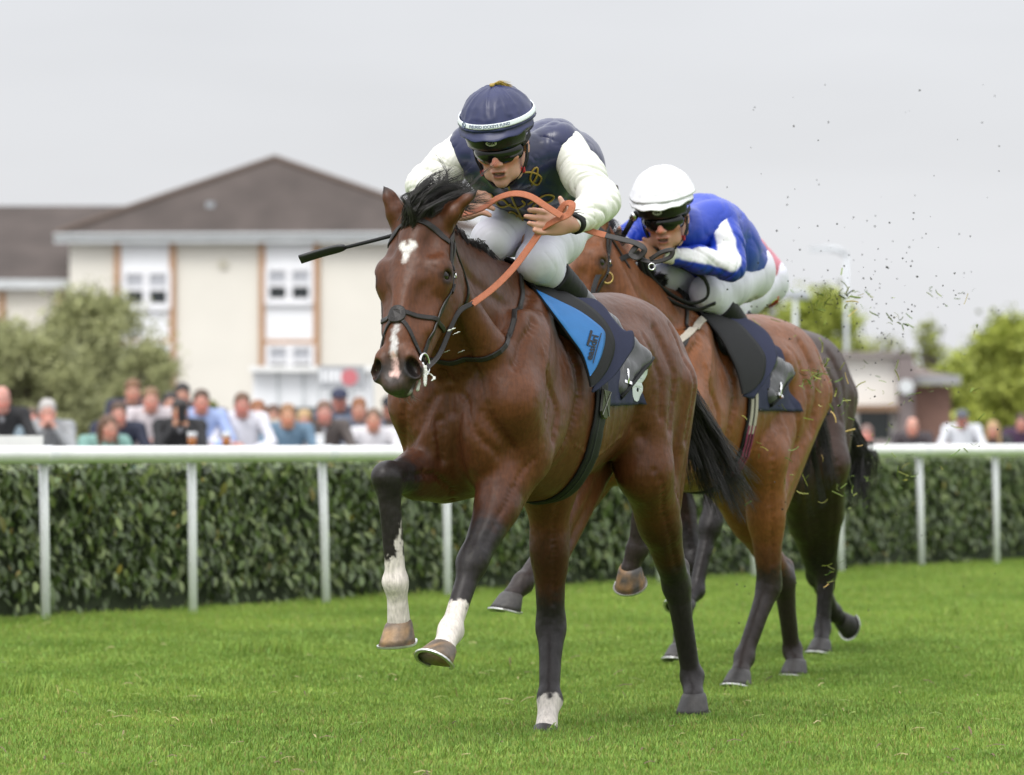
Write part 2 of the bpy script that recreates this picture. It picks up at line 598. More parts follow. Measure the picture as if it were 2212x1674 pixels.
def gn_scatter(name, pts, rots, scl, src_me, material, label, cat):
    me = bpy.data.meshes.new(name)
    me.vertices.add(len(pts)); me.vertices.foreach_set("co", np.asarray(pts, dtype=np.float32).ravel())
    a = me.attributes.new("rot", 'FLOAT_VECTOR', 'POINT'); a.data.foreach_set("vector", np.asarray(rots, dtype=np.float32).ravel())
    a = me.attributes.new("scl", 'FLOAT', 'POINT'); a.data.foreach_set("value", np.asarray(scl, dtype=np.float32))
    o = obj(name, me, label=label, cat=cat, kind="stuff")
    src_me.materials.clear(); src_me.materials.append(material)
    src = bpy.data.objects.new(name + "_tuft", src_me)
    ng = bpy.data.node_groups.new(name, 'GeometryNodeTree')
    ng.interface.new_socket("Geometry", in_out='INPUT', socket_type='NodeSocketGeometry')
    ng.interface.new_socket("Geometry", in_out='OUTPUT', socket_type='NodeSocketGeometry')
    gi = ng.nodes.new("NodeGroupInput"); go = ng.nodes.new("NodeGroupOutput")
    ip = ng.nodes.new("GeometryNodeInstanceOnPoints")
    oi = ng.nodes.new("GeometryNodeObjectInfo"); oi.inputs["Object"].default_value = src
    oi.inputs["As Instance"].default_value = True
    na = ng.nodes.new("GeometryNodeInputNamedAttribute"); na.data_type = 'FLOAT_VECTOR'; na.inputs["Name"].default_value = "rot"
    nb = ng.nodes.new("GeometryNodeInputNamedAttribute"); nb.data_type = 'FLOAT'; nb.inputs["Name"].default_value = "scl"
    ng.links.new(gi.outputs[0], ip.inputs["Points"])
    ng.links.new(oi.outputs["Geometry"], ip.inputs["Instance"])
    ng.links.new(na.outputs["Attribute"], ip.inputs["Rotation"])
    ng.links.new(nb.outputs["Attribute"], ip.inputs["Scale"])
    ng.links.new(ip.outputs[0], go.inputs[0])
    md = o.modifiers.new("scatter", 'NODES'); md.node_group = ng
    return o


def grass_points(n, d0, d1, seed):
    r = np.random.default_rng(seed)
    out = []
    while len(out) < n:
        d = r.uniform(d0, d1); x = r.uniform(-0.1094 * d - 1.6, 0.1094 * d + 1.6)
        if r.uniform() > (0.22 * d + 3.2) / (0.22 * d1 + 3.2): continue
        if (np.array([x, d, 0]) - RP) @ RN > 0.35: continue
        out.append((x, d, SOIL + 0.002))
    return np.array(out)


for i, (n, d0, d1, nb, rad, h0, h1) in enumerate([
        (12500, 12.3, 18.0, 95, 0.085, 0.010, 0.027),
        (12500, 17.5, 24.5, 95, 0.10, 0.010, 0.028),
        (12500, 24.0, 42.0, 80, 0.14, 0.012, 0.034)]):
    P_ = grass_points(n, d0, d1, 20 + i)
    rr = np.random.default_rng(50 + i)
    rot = np.zeros((n, 3)); rot[:, 2] = rr.uniform(0, 6.28, n); rot[:, 0] = rr.normal(0, 0.12, n); rot[:, 1] = rr.normal(0, 0.12, n)
    hs = 1.0 + 0.28 * noise3(np.c_[P_[:, 0], P_[:, 1] * 0.6, P_[:, 2] * 0], 1.1, i) + 0.15 * noise3(P_ * [1, 1, 0], 5.0, i)
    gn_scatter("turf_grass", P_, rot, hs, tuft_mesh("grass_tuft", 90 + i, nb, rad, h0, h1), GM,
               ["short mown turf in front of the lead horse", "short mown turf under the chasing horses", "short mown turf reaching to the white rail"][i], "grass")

# a few longer, darker clumps missed by the mower
CP = np.array([W(560, 1385, 22.6), W(590, 1392, 22.3), W(2150, 1310, 28.3), W(2080, 1325, 27.0), W(1330, 1330, 26), W(30, 1490, 18.7), W(2180, 1450, 20.0)])
pp = np.repeat(CP, 9, axis=0) + np.c_[rng.normal(0, 0.09, 63), rng.normal(0, 0.12, 63), np.zeros(63)]
pp[:, 2] = SOIL
rot = np.zeros((63, 3)); rot[:, 2] = rng.uniform(0, 6.28, 63)
gn_scatter("grass_clumps", pp, rot, rng.uniform(1.0, 1.7, 63), tuft_mesh("grass_clump_tuft", 99, 40, 0.09, 0.04, 0.075), GM,
           "longer dark grass clumps dotted about the mown turf", "grass")

# ---- running rail
M_rail = mat("white_rail_plastic", (0.78, 0.78, 0.765), rough=0.4, var=0.10, vscale=5, detail=8)
M_post = mat("white_post_plastic", (0.72, 0.73, 0.74), rough=0.4, var=0.08, vscale=6)
rail = empty("running_rail", Matrix.Translation(Vector(rail_pt(0))), "long white plastic running rail on posts in front of the clipped hedge", "rail")
LEN = 3.08
for k in range(-3, 12):
    a = rail_pt(k * LEN + 0.004) - rail_pt(0); b = rail_pt((k + 1) * LEN - 0.004) - rail_pt(0)
    n = 20; vs = []
    for p in (a, b):
        for j in range(n):
            w = 2 * math.pi * j / n
            vs.append(p + RN * math.cos(w) * 0.065 + np.array([0, 0, 0.915 + 0.05 * math.sin(w)]))
    fs = [(j, (j + 1) % n, n + (j + 1) % n, n + j) for j in range(n)] + [tuple(range(n - 1, -1, -1)), tuple(range(n, 2 * n))]
    MB().add(vs, fs).build("rail_tube", M_rail, rail, smooth=False)
for k in range(-2, 12):
    c_ = rail_pt(k * LEN) - rail_pt(0)
    vs = [c_ + RD * dx + RN * math.cos(2 * math.pi * j / 20) * 0.0685 + np.array([0, 0, 0.915 + 0.0535 * math.sin(2 * math.pi * j / 20)]) for dx in (-.045, .045) for j in range(20)]
    MB().add(vs, [(j, (j + 1) % 20, 20 + (j + 1) % 20, 20 + j) for j in range(20)] + [tuple(range(19, -1, -1)), tuple(range(20, 40))]).build("rail_joint", M_post, rail)
for k in range(-4, 22):
    base = rail_pt(k * 1.54) - rail_pt(0)
    lean = RD * 0.02 * math.sin(k * 2.3) + RN * 0.02
    MB().tube([base + [0, 0, SOIL - 0.1], base + lean * 0.5 + [0, 0, 0.45], base + lean + [0, 0, 0.872]], 0.027, n=12).build("post", M_post, rail, smooth=True)
# second rail end standing just behind the first
r2 = empty("spectator_rail", Matrix.Translation(Vector(rail_pt(0, 1.4))), "short white rail end standing behind the running rail by the man in the grey jumper", "rail")
ends = W(92, 954, 30.0)
e0 = ends - rail_pt(0, 1.4)
dirl = nrm([-0.97, -0.18, 0])
MB().box(e0 + dirl * 1.6, (3.2, 0.08, 0.078), np.array([[dirl[0], -dirl[1], 0], [dirl[1], dirl[0], 0], [0, 0, 1]])).build("rail_board", M_rail, r2)
for s in (0.25, 1.6, 3.0):
    MB().tube([e0 + dirl * s + [0, 0, -1.03], e0 + dirl * s + [0, 0, -0.03]], 0.03, n=10).build("post", M_post, r2, smooth=True)

# ---- hedge
def leaf_mesh(name, L_=0.066, w=0.030, fold=0.25, droop=0.2):
    n = 5; vs = []; fs = []
    for i in range(n + 1):
        t = i / n; hw = w / 2 * math.sin(math.pi * min(1, t * 0.93 + 0.05)) ** 0.8
        z = -droop * L_ * t * t
        vs += [(t * L_, -hw, z + fold * hw), (t * L_, 0, z), (t * L_, hw, z + fold * hw)]
    for i in range(n):
        for j in (0, 1):
            fs.append((i * 3 + j, i * 3 + j + 1, i * 3 + 4 + j, i * 3 + 3 + j))
    return np.array(vs), np.array(fs)


M_leaf = mat("laurel_leaf", attr=True, rough=0.38, spec=0.5, var=0.25, vscale=14)
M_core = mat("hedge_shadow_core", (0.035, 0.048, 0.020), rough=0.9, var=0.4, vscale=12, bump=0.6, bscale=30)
hedge = empty("hedge", Matrix.Translation(Vector(rail_pt(0))), "clipped dark green laurel hedge running behind the white rail", "hedge")
H0, H1, HOFF, HTH, HTOP = -5.0, 27.0, 0.34, 0.75, 0.875
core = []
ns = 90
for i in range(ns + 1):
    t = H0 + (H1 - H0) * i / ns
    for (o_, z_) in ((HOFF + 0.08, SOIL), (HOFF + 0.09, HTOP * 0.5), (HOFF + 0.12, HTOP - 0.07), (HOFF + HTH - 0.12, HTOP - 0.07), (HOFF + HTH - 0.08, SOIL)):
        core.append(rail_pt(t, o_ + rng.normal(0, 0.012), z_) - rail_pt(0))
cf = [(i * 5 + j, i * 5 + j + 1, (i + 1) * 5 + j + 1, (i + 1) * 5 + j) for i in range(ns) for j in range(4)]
MB().add(core, cf).build("shade_fill", M_core, hedge)  # dark sheet coloured for the shade behind the leaves, no branches modelled


def leaf_frames(n, seed, near=False):
    r = np.random.default_rng(seed)
    out = []
    while len(out) < n:
        t = r.uniform(H0, H1) if not near else r.uniform(-1.0, 6.5)
        u = r.uniform()
        if u < 0.78:
            z = HTOP * r.uniform() ** 0.85 + 0.0; off = HOFF + r.uniform(-0.03, 0.1) + 0.05 * float(noise3(np.array([t * 1.0, z, 0.0]), 3.0, 2))
            if z < 0.13 and r.uniform() < 0.75: continue
            nn = -RN + np.array([0, 0, r.normal(0.35, 0.5)]) + RD * r.normal(0, 0.5)
        else:
            z = HTOP - r.uniform(0, 0.07); off = HOFF + r.uniform(0, HTH)
            nn = np.array([0, 0, 1.0]) + RD * r.normal(0, 0.4) + RN * r.normal(-0.2, 0.4)
        p = rail_pt(t, off, z) - rail_pt(0)
        nn = nrm(nn)
        dv = np.array([0, 0, -0.75]) + RD * r.normal(0, 0.6) - RN * r.uniform(0, 0.5)
        if u >= 0.78: dv = dv + np.array([0, 0, 1.3])
        dv = nrm(dv - nn * (dv @ nn))
        out.append((p, dv, np.cross(nn, dv), nn, r.uniform(0.55, 1.4)))
    return out


def leaf_col(r):
    u = r.uniform()
    if u < 0.012: return np.array([0.30, 0.24, 0.05])
    if u < 0.30: return np.array([0.150, 0.190, 0.060]) * r.uniform(0.8, 1.25)
    return np.array([0.080, 0.115, 0.036]) * r.uniform(0.55, 1.5)


lv, lf = leaf_mesh("leaf")
fr = leaf_frames(40000, 5)
V_ = np.zeros((len(fr) * len(lv), 3)); F_ = np.zeros((len(fr) * len(lf), 4), int); C_ = np.zeros_like(V_)
r_ = np.random.default_rng(3)
for i, (p, dv, sv, nn, s) in enumerate(fr):
    V_[i * len(lv):(i + 1) * len(lv)] = p + s * (lv[:, :1] * dv + lv[:, 1:2] * sv + lv[:, 2:] * nn)
    F_[i * len(lf):(i + 1) * len(lf)] = lf + i * len(lv)
    C_[i * len(lv):(i + 1) * len(lv)] = leaf_col(r_)
obj("foliage", raw_mesh("foliage", V_, quads=F_, col=C_), M_leaf, hedge, kind="stuff")
leaf_mes = []
for i in range(6):
    c = leaf_col(r_) if i else np.array([0.16, 0.15, 0.035])
    me = raw_mesh("leaf", lv, quads=lf, col=np.tile(c, (len(lv), 1))); me.materials.append(M_leaf); leaf_mes.append(me)
for i, (p, dv, sv, nn, s) in enumerate(leaf_frames(290, 11, True)):
    o = obj("leaf", leaf_mes[0 if i % 40 == 0 else 1 + i % 5], None, hedge)
    p = p - RN * 0.035
    o.matrix_local = Matrix([[*(np.array([dv[k], sv[k], nn[k]]) * s * 1.15), p[k]] for k in range(3)] + [[0, 0, 0, 1]])

# ================================================================== BUILDINGS AND TREES FAR BEHIND
M_wall = mat("cream_render", (0.72, 0.69, 0.62), rough=0.85, var=0.04, vscale=0.6)
M_white = mat("white_panel", (0.80, 0.81, 0.83), rough=0.6, var=0.03, vscale=1)
M_tan = mat("tan_pilaster", (0.42, 0.24, 0.13), rough=0.7, var=0.08, vscale=2)
M_fascia = mat("grey_white_fascia", (0.55, 0.57, 0.58), rough=0.5, var=0.12, vscale=1.5)
M_glass = mat("dark_window_glass", (0.015, 0.02, 0.022), rough=0.08, spec=0.6)
M_blind = mat("pale_blind", (0.42, 0.43, 0.46), rough=0.8, var=0.05)
M_pvc = mat("white_window_frame", (0.80, 0.80, 0.82), rough=0.4)


def roof_mat():
    m = bpy.data.materials.new("brown_roof_tiles"); m.use_nodes = True
    n = m.node_tree; b = n.nodes["Principled BSDF"]; lk = n.links.new
    b.inputs["Roughness"].default_value = 0.85
    tcn = n.nodes.new("ShaderNodeTexCoord")
    wv = n.nodes.new("ShaderNodeTexWave"); wv.wave_type = 'BANDS'; wv.bands_direction = 'Z'; wv.wave_profile = 'SAW'
    wv.inputs["Scale"].default_value = 2.1; wv.inputs["Distortion"].default_value = 0.3
    lk(tcn.outputs["Object"], wv.inputs["Vector"])
    t = n.nodes.new("ShaderNodeTexNoise"); t.inputs["Scale"].default_value = 0.7; t.inputs["Detail"].default_value = 8
    lk(tcn.outputs["Object"], t.inputs["Vector"])
    a = n.nodes.new("ShaderNodeMath"); a.operation = 'MULTIPLY_ADD'; a.inputs[1].default_value = 0.3
    lk(wv.outputs["Fac"], a.inputs[0]); lk(t.outputs["Fac"], a.inputs[2])
    cr = n.nodes.new("ShaderNodeValToRGB")
    cr.color_ramp.elements[0].position = 0.3; cr.color_ramp.elements[0].color = (0.046, 0.036, 0.032, 1)
    cr.color_ramp.elements[1].position = 0.95; cr.color_ramp.elements[1].color = (0.100, 0.080, 0.072, 1)
    lk(a.outputs[0], cr.inputs["Fac"]); lk(cr.outputs[0], b.inputs["Base Color"])
    bp = n.nodes.new("ShaderNodeBump"); bp.inputs["Strength"].default_value = 0.6; bp.inputs["Distance"].default_value = 0.05
    lk(wv.outputs["Fac"], bp.inputs["Height"]); lk(bp.outputs[0], b.inputs["Normal"])
    return m

M_roof = roof_mat()
DB = 160.0
PB = FPX / DB                                       # picture units per metre there
yaw = R(-4)
Bx = W(150, 950, DB); Bx[2] = 0
bM = Matrix.Translation(Vector(Bx)) @ Matrix.Rotation(yaw, 4, 'Z')
bld = empty("apartment_building", bM, "three storey cream building with brown hipped roof and tan pilasters", "building")


def bx(xv): return (xv - 150) / PB
def bz(yv): return 1.0 + (950 - yv) / PB

WL, WR, EZ = 0.0, bx(1030), bz(505)
MB().box(((WL + WR) / 2, 7.0, EZ / 2), (WR - WL, 14, EZ)).build("wall", M_wall, bld)
# hip roof
ov = 0.45
e_z = EZ - 0.05
ax = bx(573); apz = bz(333)
vs = [(WL - ov, -ov, e_z), (WR + ov, -ov, e_z), (WR + ov, 14 + ov, e_z), (WL - ov, 14 + ov, e_z), (ax, 3.0, apz), (ax, 11.0, apz)]
rf = MB().add(vs, [(0, 1, 4), (1, 2, 5, 4), (2, 3, 5), (3, 0, 4, 5), (3, 2, 1, 0)]).build("roof", M_roof, bld)
MB().tube([(ax, 3.0, apz + 0.03), (WL - ov, -ov, e_z + 0.05)], 0.11, n=6).tube([(ax, 3.0, apz + 0.03), (WR + ov, -ov, e_z + 0.05)], 0.11, n=6).tube([(ax, 3, apz + .03), (ax, 11, apz + .03)], .11, n=6).build("ridge_tiles", mat("ridge_tile", (0.115, 0.085, 0.07), rough=0.85), rf)
MB().box(((bx(449)), -0.45 + 1.35, bz(458)), (0.28, 0.3, 0.75)).box((bx(449), 0.9, bz(458) - 0.42), (0.6, 0.5, 0.12)).build("vent_pipe", mat("grey_vent", (0.30, 0.32, 0.34), rough=0.5), rf)
MB().box(((WL + WR) / 2, -ov - 0.03, e_z - 0.12), (WR - WL + 2 * ov, 0.1, 0.34)).build("fascia", M_fascia, bld)
MB().tube([(WL - ov, -ov - 0.14, e_z - 0.02), (WR + ov, -ov - 0.14, e_z - 0.02)], 0.07, n=8).build("gutter", mat("grey_gutter", (0.40, 0.42, 0.43), rough=0.4), bld)


def bay(x0, x1, floors, ytop=522, ybot=None):
    z1 = bz(ytop); z0 = 0.0 if ybot is None else bz(ybot)
    MB().box(((bx(x0) + bx(x1)) / 2, -0.03, (z0 + z1) / 2), (bx(x1) - bx(x0), 0.07, z1 - z0)).build("infill_panel", M_white, bld)
    for x in (x0, x1):
        MB().box((bx(x), -0.06, (z0 + z1) / 2), (0.20, 0.16, z1 - z0)).build("pilaster", M_tan, bld)
    for (wx0, wx1, wy0, wy1) in floors:
        cx = (bx(wx0) + bx(wx1)) / 2; cz = (bz(wy0) + bz(wy1)) / 2
        w, h = bx(wx1) - bx(wx0), bz(wy0) - bz(wy1)
        fr_ = MB()
        for sx in (-w / 2, 0, w / 2):
            fr_.box((cx + sx, -0.10, cz), (0.22 if sx == 0 else 0.15, 0.12, h + 0.14))
        for sz in (-h / 2, 0, h / 2):
            for hx in (-w / 4, w / 4):
                fr_.box((cx + hx, -0.095, cz + sz), (w / 2 - 0.2, 0.11, 0.14))
        win = fr_.build("window", M_pvc, bld)
        for hx in (-w / 4, w / 4):
            MB().box((cx + hx, -0.07, cz - h / 4), (w / 2 - 0.18, 0.03, h / 2 - 0.1)).build("pane", M_glass, win)
            MB().box((cx + hx, -0.07, cz + h / 4), (w / 2 - 0.18, 0.03, h / 2 - 0.1)).build("blind", M_blind, win)
        MB().box((cx, -0.14, cz - h / 2 - 0.12), (w + 0.1, 0.2, 0.08)).build("sill", M_pvc, win)


bay(255, 375, [(270, 367, 588, 660), (270, 367, 745, 815)])
bay(569, 687, [(580, 676, 582, 650), (582, 678, 748, 815)])
MB().box(((bx(569) + bx(687)) / 2, -0.075, bz(741)), (bx(687) - bx(569) - 0.2, 0.1, 0.2)).build("transom", M_tan, bld)
MB().box(((bx(255) + bx(375)) / 2, -0.075, bz(741)), (bx(375) - bx(255) - 0.2, 0.1, 0.2)).build("transom", M_tan, bld)
bay(880, 990, [(890, 980, 580, 648)])
MB().tube([(bx(484), -0.1, bz(572)), (bx(484), -0.02, bz(572))], 0.16, n=16).build("wall_vent", mat("pale_vent", (0.50, 0.47, 0.38), rough=.8), bld)

wing = empty("building_wing", Matrix.Translation(Vector(W(150, 950, DB + 3) * [1, 1, 0])), "lower wing with long brown tiled roof beside the cream building", "building")
wx0 = bx(-330); wx1 = bx(149)
ez = bz(603)
MB().box(((wx0 + wx1) / 2, 5.0, ez / 2), (wx1 - wx0, 10, ez)).build("wall", M_wall, wing)
rz = bz(419)
vs = [(wx0 - .3, -.4, ez), (bx(150) - 0.01, -.4, ez), (bx(430), 5, rz), (wx0 - .3, 5, rz), (wx0 - .3, 10.4, ez), (bx(430), 10.4, ez)]
MB().add(vs, [(0, 1, 2, 3), (3, 2, 5, 4)]).build("roof", M_roof, wing)
MB().box(((wx0 + wx1) / 2, -0.42, ez - 0.08), (wx1 - wx0 + .2, 0.1, 0.34)).build("fascia", M_fascia, wing)
for xv in (2, 128):
    MB().box((bx(xv), -0.04, ez / 2 - .15), (0.2, 0.12, ez - .3)).build("pilaster", M_tan, wing)

# ---- low buildings at the right
M_offw = mat("off_white_render", (0.80, 0.77, 0.72), rough=0.8, var=0.03, vscale=1)
M_brick = mat("pinkish_brown_brick", (0.235, 0.135, 0.105), rough=0.85, var=0.15, vscale=6)
M_flat = mat("grey_brown_roof_edge", (0.23, 0.20, 0.19), rough=0.7, var=0.1)
D2 = 120.0; P2 = FPX / D2
def cz(yv): return 1.0 + (950 - yv) / P2
kx = W(1760, 950, D2); kx[2] = 0
kio = empty("white_building", Matrix.Translation(Vector(kx)), "low white flat roofed building behind the spectators at the rail", "building")
def c2(xv): return (xv - 1760) / P2
MB().box(((c2(1760) + c2(1945)) / 2, 3.5, cz(772) / 2), (c2(1945) - c2(1760), 7, cz(772))).build("wall", M_offw, kio)
MB().box(((c2(1755) + c2(1950)) / 2, 3.4, cz(766)), (c2(1950) - c2(1755) + .4, 7.6, 0.15)).build("roof", M_flat, kio)
MB().box((c2(1888), -0.05, cz(918)), (0.8, 0.1, 0.75)).build("doorway", M_glass, kio)
MB().box((c2(1888), -0.3, cz(882)), (1.15, 0.7, 0.16)).build("awning", mat("brown_awning", (0.20, 0.12, 0.07), rough=.8), kio)
MB().box((c2(1954), -0.1, cz(768) / 2), (0.42, 0.6, cz(768))).build("corner_pier", mat("grey_brown_pier", (0.20, 0.165, 0.16), rough=.8), kio)
MB().tube([(c2(1953), -0.75, cz(836)), (c2(1953), -0.45, cz(836))], 0.19, n=14).build("wall_light", M_fascia, kio)
br = empty("brick_building", Matrix.Translation(Vector(W(1965, 950, D2 + 1) * [1, 1, 0])), "small pinkish brick building with shallow grey edged roof", "building")
def c3(xv): return (xv - 1965) / P2
MB().box(((c3(1968) + c3(2055)) / 2, 3, cz(832) / 2), (c3(2055) - c3(1968), 6, cz(832))).build("wall", M_brick, br)
MB().add([(c3(1958), -.5, cz(812)), (c3(2072), -.5, cz(812)), (c3(2072), 6.5, cz(812)), (c3(1958), 6.5, cz(812)), (c3(1962), 3, cz(775)), (c3(2030), 3, cz(795))],
         [(0, 1, 5, 4), (1, 2, 5), (2, 3, 4, 5), (3, 0, 4), (3, 2, 1, 0)]).build("roof", mat("grey_brown_roof", (0.16, 0.12, 0.105), rough=.8), br)
MB().box(((c3(1958) + c3(2072)) / 2, -.52, cz(820)), (c3(2072) - c3(1958), 0.12, 0.24)).build("fascia", mat("grey_fascia", (0.30, 0.30, 0.31), rough=.6), br)

# ---- white trailer with banner behind the crowd
D3 = 75.0; P3 = FPX / D3
tx = W(545, 950, D3); tx[2] = 0
van = empty("trailer", Matrix.Translation(Vector(tx)), "white panelled trailer parked behind the crowd with its flap raised", "trailer")
def c4(xv): return (xv - 545) / P3
def z4(yv): return 1.0 + (950 - yv) / P3
MB().box(((c4(545) + c4(800)) / 2, 1.1, (z4(800) + 0.45) / 2), (c4(800) - c4(545), 2.0, z4(800) - 0.45)).build("body", M_white, van)
MB().box(((c4(540) + c4(805)) / 2, 1.0, z4(797)), (c4(805) - c4(540), 2.3, 0.09)).build("roof", M_rail, van)
for xv in (600, 655, 712, 760):
    MB().box((c4(xv), 0.085, z4(845)), (0.04, 0.05, 0.7)).build("panel_joint", M_fascia, van)
MB().box((c4(640), 0.06, z4(893)), (1.3, 0.09, 0.2)).build("serving_hatch", mat("hatch_shadow", (0.10, 0.11, 0.10), rough=.6), van)
MB().box((c4(640), -0.1, z4(908)), (1.5, 0.35, 0.05)).build("counter", M_fascia, van)
for xs in (610, 735):
    MB().tube([(c4(xs), 0.2, .32), (c4(xs), 0.42, .32)], .32, n=20).build("wheel", mat("tyre_black", (0.02, 0.02, 0.02), rough=.8), van)
ban = empty("banner", Matrix.Translation(Vector(W(690, 950, 74) * [1, 1, 0])), "grey and white banner with red emblem above the man in the flat cap", "banner")
P5 = FPX / 74
def c5(xv): return (xv - 690) / P5
MB().box((c5(738), 0.0, 1 + (950 - 815) / P5), (c5(785) - c5(690), 0.04, 50 / P5)).build("cloth", mat("banner_grey", (0.33, 0.34, 0.36), rough=.7, var=.1), ban)
MB().tube([(c5(755), -0.028, 1 + (950 - 815) / P5), (c5(755), -0.022, 1 + (950 - 815) / P5)], 18 / P5, n=18).build("emblem", mat("banner_red", (0.55, 0.16, 0.18), rough=.7), ban)
for i, (xv, w) in enumerate([(698, 9), (710, 7), (721, 10), (733, 8)]):
    MB().box((c5(xv), -0.025, 1 + (950 - 812) / P5), (w / P5, 0.006, 26 / P5)).build("mark", M_white, ban)
for xv in (690, 785):
    MB().tube([(c5(xv), 0.02, SOIL), (c5(xv), 0.02, 1 + (950 - 790) / P5)], 0.02, n=6).build("pole", M_fascia, ban)

# ---- lamp posts far right
for (xv, top, d, cr_) in ((1829, 548, 130, True), (1718, 640, 110, False)):
    b0 = W(xv, 950, d); b0[2] = 0
    lp = empty("lamp_post", Matrix.Translation(Vector(b0)), "tall thin grey lamp post with bent arm against the sky" if cr_ else "short grey lamp post with flat head before the yellow green trees", "lamp post")
    s = FPX / d; hh = 1 + (950 - top) / s
    mbp = MB().tube([(0, 0, SOIL), (0, 0, hh * 0.6), (0, 0, hh)], [0.075, 0.06, 0.05], n=8)
    mbp.build("pole", mat("galvanised", (0.56, 0.59, 0.62), rough=.5), lp, smooth=True)
    MB().tube([(0, 0, hh - 0.02), (-0.3, 0, hh + 0.12), (-0.7, 0, hh + 0.15)] if cr_ else [(-0.35, 0, hh), (0.35, 0, hh)], 0.07, n=8).build("lamp_arm", MATS["galvanised"], lp, smooth=True)
    MB().box((-0.75, 0, hh + 0.13) if cr_ else (0, 0, hh + .1), (0.55, 0.25, 0.12)).build("lamp_head", MATS["galvanised"], lp)


# ---- trees
def tree(name, label, xv, d, ytop, wv, seed, cols, nleaf=9000, group=None, yb=960, shape=1.0, lsize=1.0, sparse=0.0, nclump=95):
    s = FPX / d
    base = W(xv, 950, d); base[2] = SOIL
    H = 1 + (950 - ytop) / s; Wd = wv / s / 2
    t = empty(name, Matrix.Translation(Vector(base)), label, "tree", group)
    r = np.random.default_rng(seed)
    z0 = max(0.25, H * 0.12)
    tr = MB(); tr.tube([(0, 0, -0.1), (0.03 * H, 0, H * 0.3), (0, 0.02 * H, H * 0.75)], [0.035 * H, 0.025 * H, 0.008 * H], n=8)
    clumps = []
    for i in range(nclump):
        a = r.uniform(0, 6.28); zz = r.uniform(0.12, 0.97)
        rad = Wd * math.sqrt(max(0.02, 1 - abs(2 * (zz - 0.42) / 1.16) ** 2.2)) * r.uniform(0.1, 1.0) ** .6 * .93
        c = np.array([rad * math.cos(a), rad * math.sin(a) * 0.8, z0 + (H - z0) * zz])
        clumps.append((c, Wd * r.uniform(0.13, 0.27), r.uniform(0.75, 1.25)))
        tr.tube([(0, 0, H * 0.15 + 0.3 * c[2]), c * [0.5, 0.5, 0.75], c], [0.012 * H, 0.008 * H, 0.003 * H], n=5)
    tr.build("trunk", mat("bark_" + name, (0.09, 0.075, 0.055), rough=0.9, var=0.3, vscale=8), t, smooth=True)
    V, Q, C = np.zeros((nleaf * 4, 3)), np.arange(nleaf * 4).reshape(-1, 4), np.zeros((nleaf * 4, 3))
    ls = 0.017 * (H + Wd) * lsize
    for i in range(nleaf):
        c, rad, sh = clumps[r.integers(len(clumps))]
        u = nrm(r.normal(size=3)) * rad * r.uniform(0.1, 1.0) ** 0.6 * r.uniform(.6, 2.1)
        p = c + u * [1, 1, 0.85]
        if p[2] < 0.15: p[2] = 0.15 + r.uniform(0, .3)
        a = nrm(r.normal(size=3)); b = nrm(np.cross(a, r.normal(size=3)))
        sz = ls * r.uniform(0.6, 1.4)
        V[i * 4:i * 4 + 4] = [p - a * sz, p + b * sz * 0.5, p + a * sz, p - b * sz * 0.5]
        C[i * 4:i * 4 + 4] = (cols[0] + (cols[1] - cols[0]) * r.uniform()) * sh
    obj("crown", raw_mesh("crown", V, quads=Q, col=C, smooth=False), mat("tree_leaf", attr=True, rough=0.6, spec=0.3), t)
    return t

olive = (np.array([0.22, 0.235, 0.10]), np.array([0.38, 0.39, 0.19]))
lime = (np.array([0.20, 0.245, 0.035]), np.array([0.42, 0.46, 0.09]))
tree("willow_tree", "grey green bushy tree in front of the cream building's left corner", 200, 88, 640, 330, 1, olive, 26000, lsize=.62)
tree("willow_tree", "broad grey green bush in front of the lower wing", 20, 82, 695, 380, 2, olive, 26000, lsize=.62)
tree("willow_tree", "low grey green bush between the crowd and the tan pilasters", 318, 78, 745, 190, 3, olive, 14000, lsize=.62)
tree("shrub", "small bright green shrub behind the man in the pale blue shirt", 455, 66, 860, 60, 4, (lime[0] * .8, lime[1] * .7), 2500)
tree("lime_tree", "yellow green tree rising behind the chasing jockey's back", 1760, 150, 636, 260, 5, lime, 12000)
tree("lime_tree", "rounded yellow green tree beyond the brick building", 2205, 135, 690, 300, 6, lime, 15000)
tree("lime_tree", "low yellow green tree touching the brick building's roof edge", 2095, 140, 765, 190, 7, lime, 12000)
tree("bare_tree", "thin half bare tree above the brick building", 2015, 160, 690, 120, 8, (lime[0], lime[1] * .8), 900)
tree("bare_tree", "pale half bare tree above the white building", 1925, 175, 715, 130, 9, (olive[0], lime[1] * .7), 700)
tree("lime_tree", "distant yellow green tree beside the short lamp post", 1660, 160, 620, 130, 12, lime, 6000)
tree("lime_tree", "pale green tree spreading between the brick building and the lime trees", 2140, 150, 745, 200, 21, lime, 12000, lsize=.8)
tree("lime_tree", "soft green tree behind the white building's flat roof", 1850, 155, 735, 190, 22, (olive[0], lime[1]), 9000, lsize=.8)
# a far hedge line so that the ground never meets bare sky
for i, (xv, yt, w_) in enumerate([(-260, 850, 420), (1120, 830, 420), (1430, 800, 380), (1900, 880, 300), (2420, 760, 380)]):
    tree("distant_tree", ["far green trees low on the horizon past the building wing", "far green trees low on the horizon behind the navy capped jockey", "far green trees low on the horizon behind the chasing horses", "far green trees low behind the white building", "far green trees low beyond the lime trees"][i], xv, 230, yt, w_, 30 + i, (olive[0], lime[1] * .6), 4000)

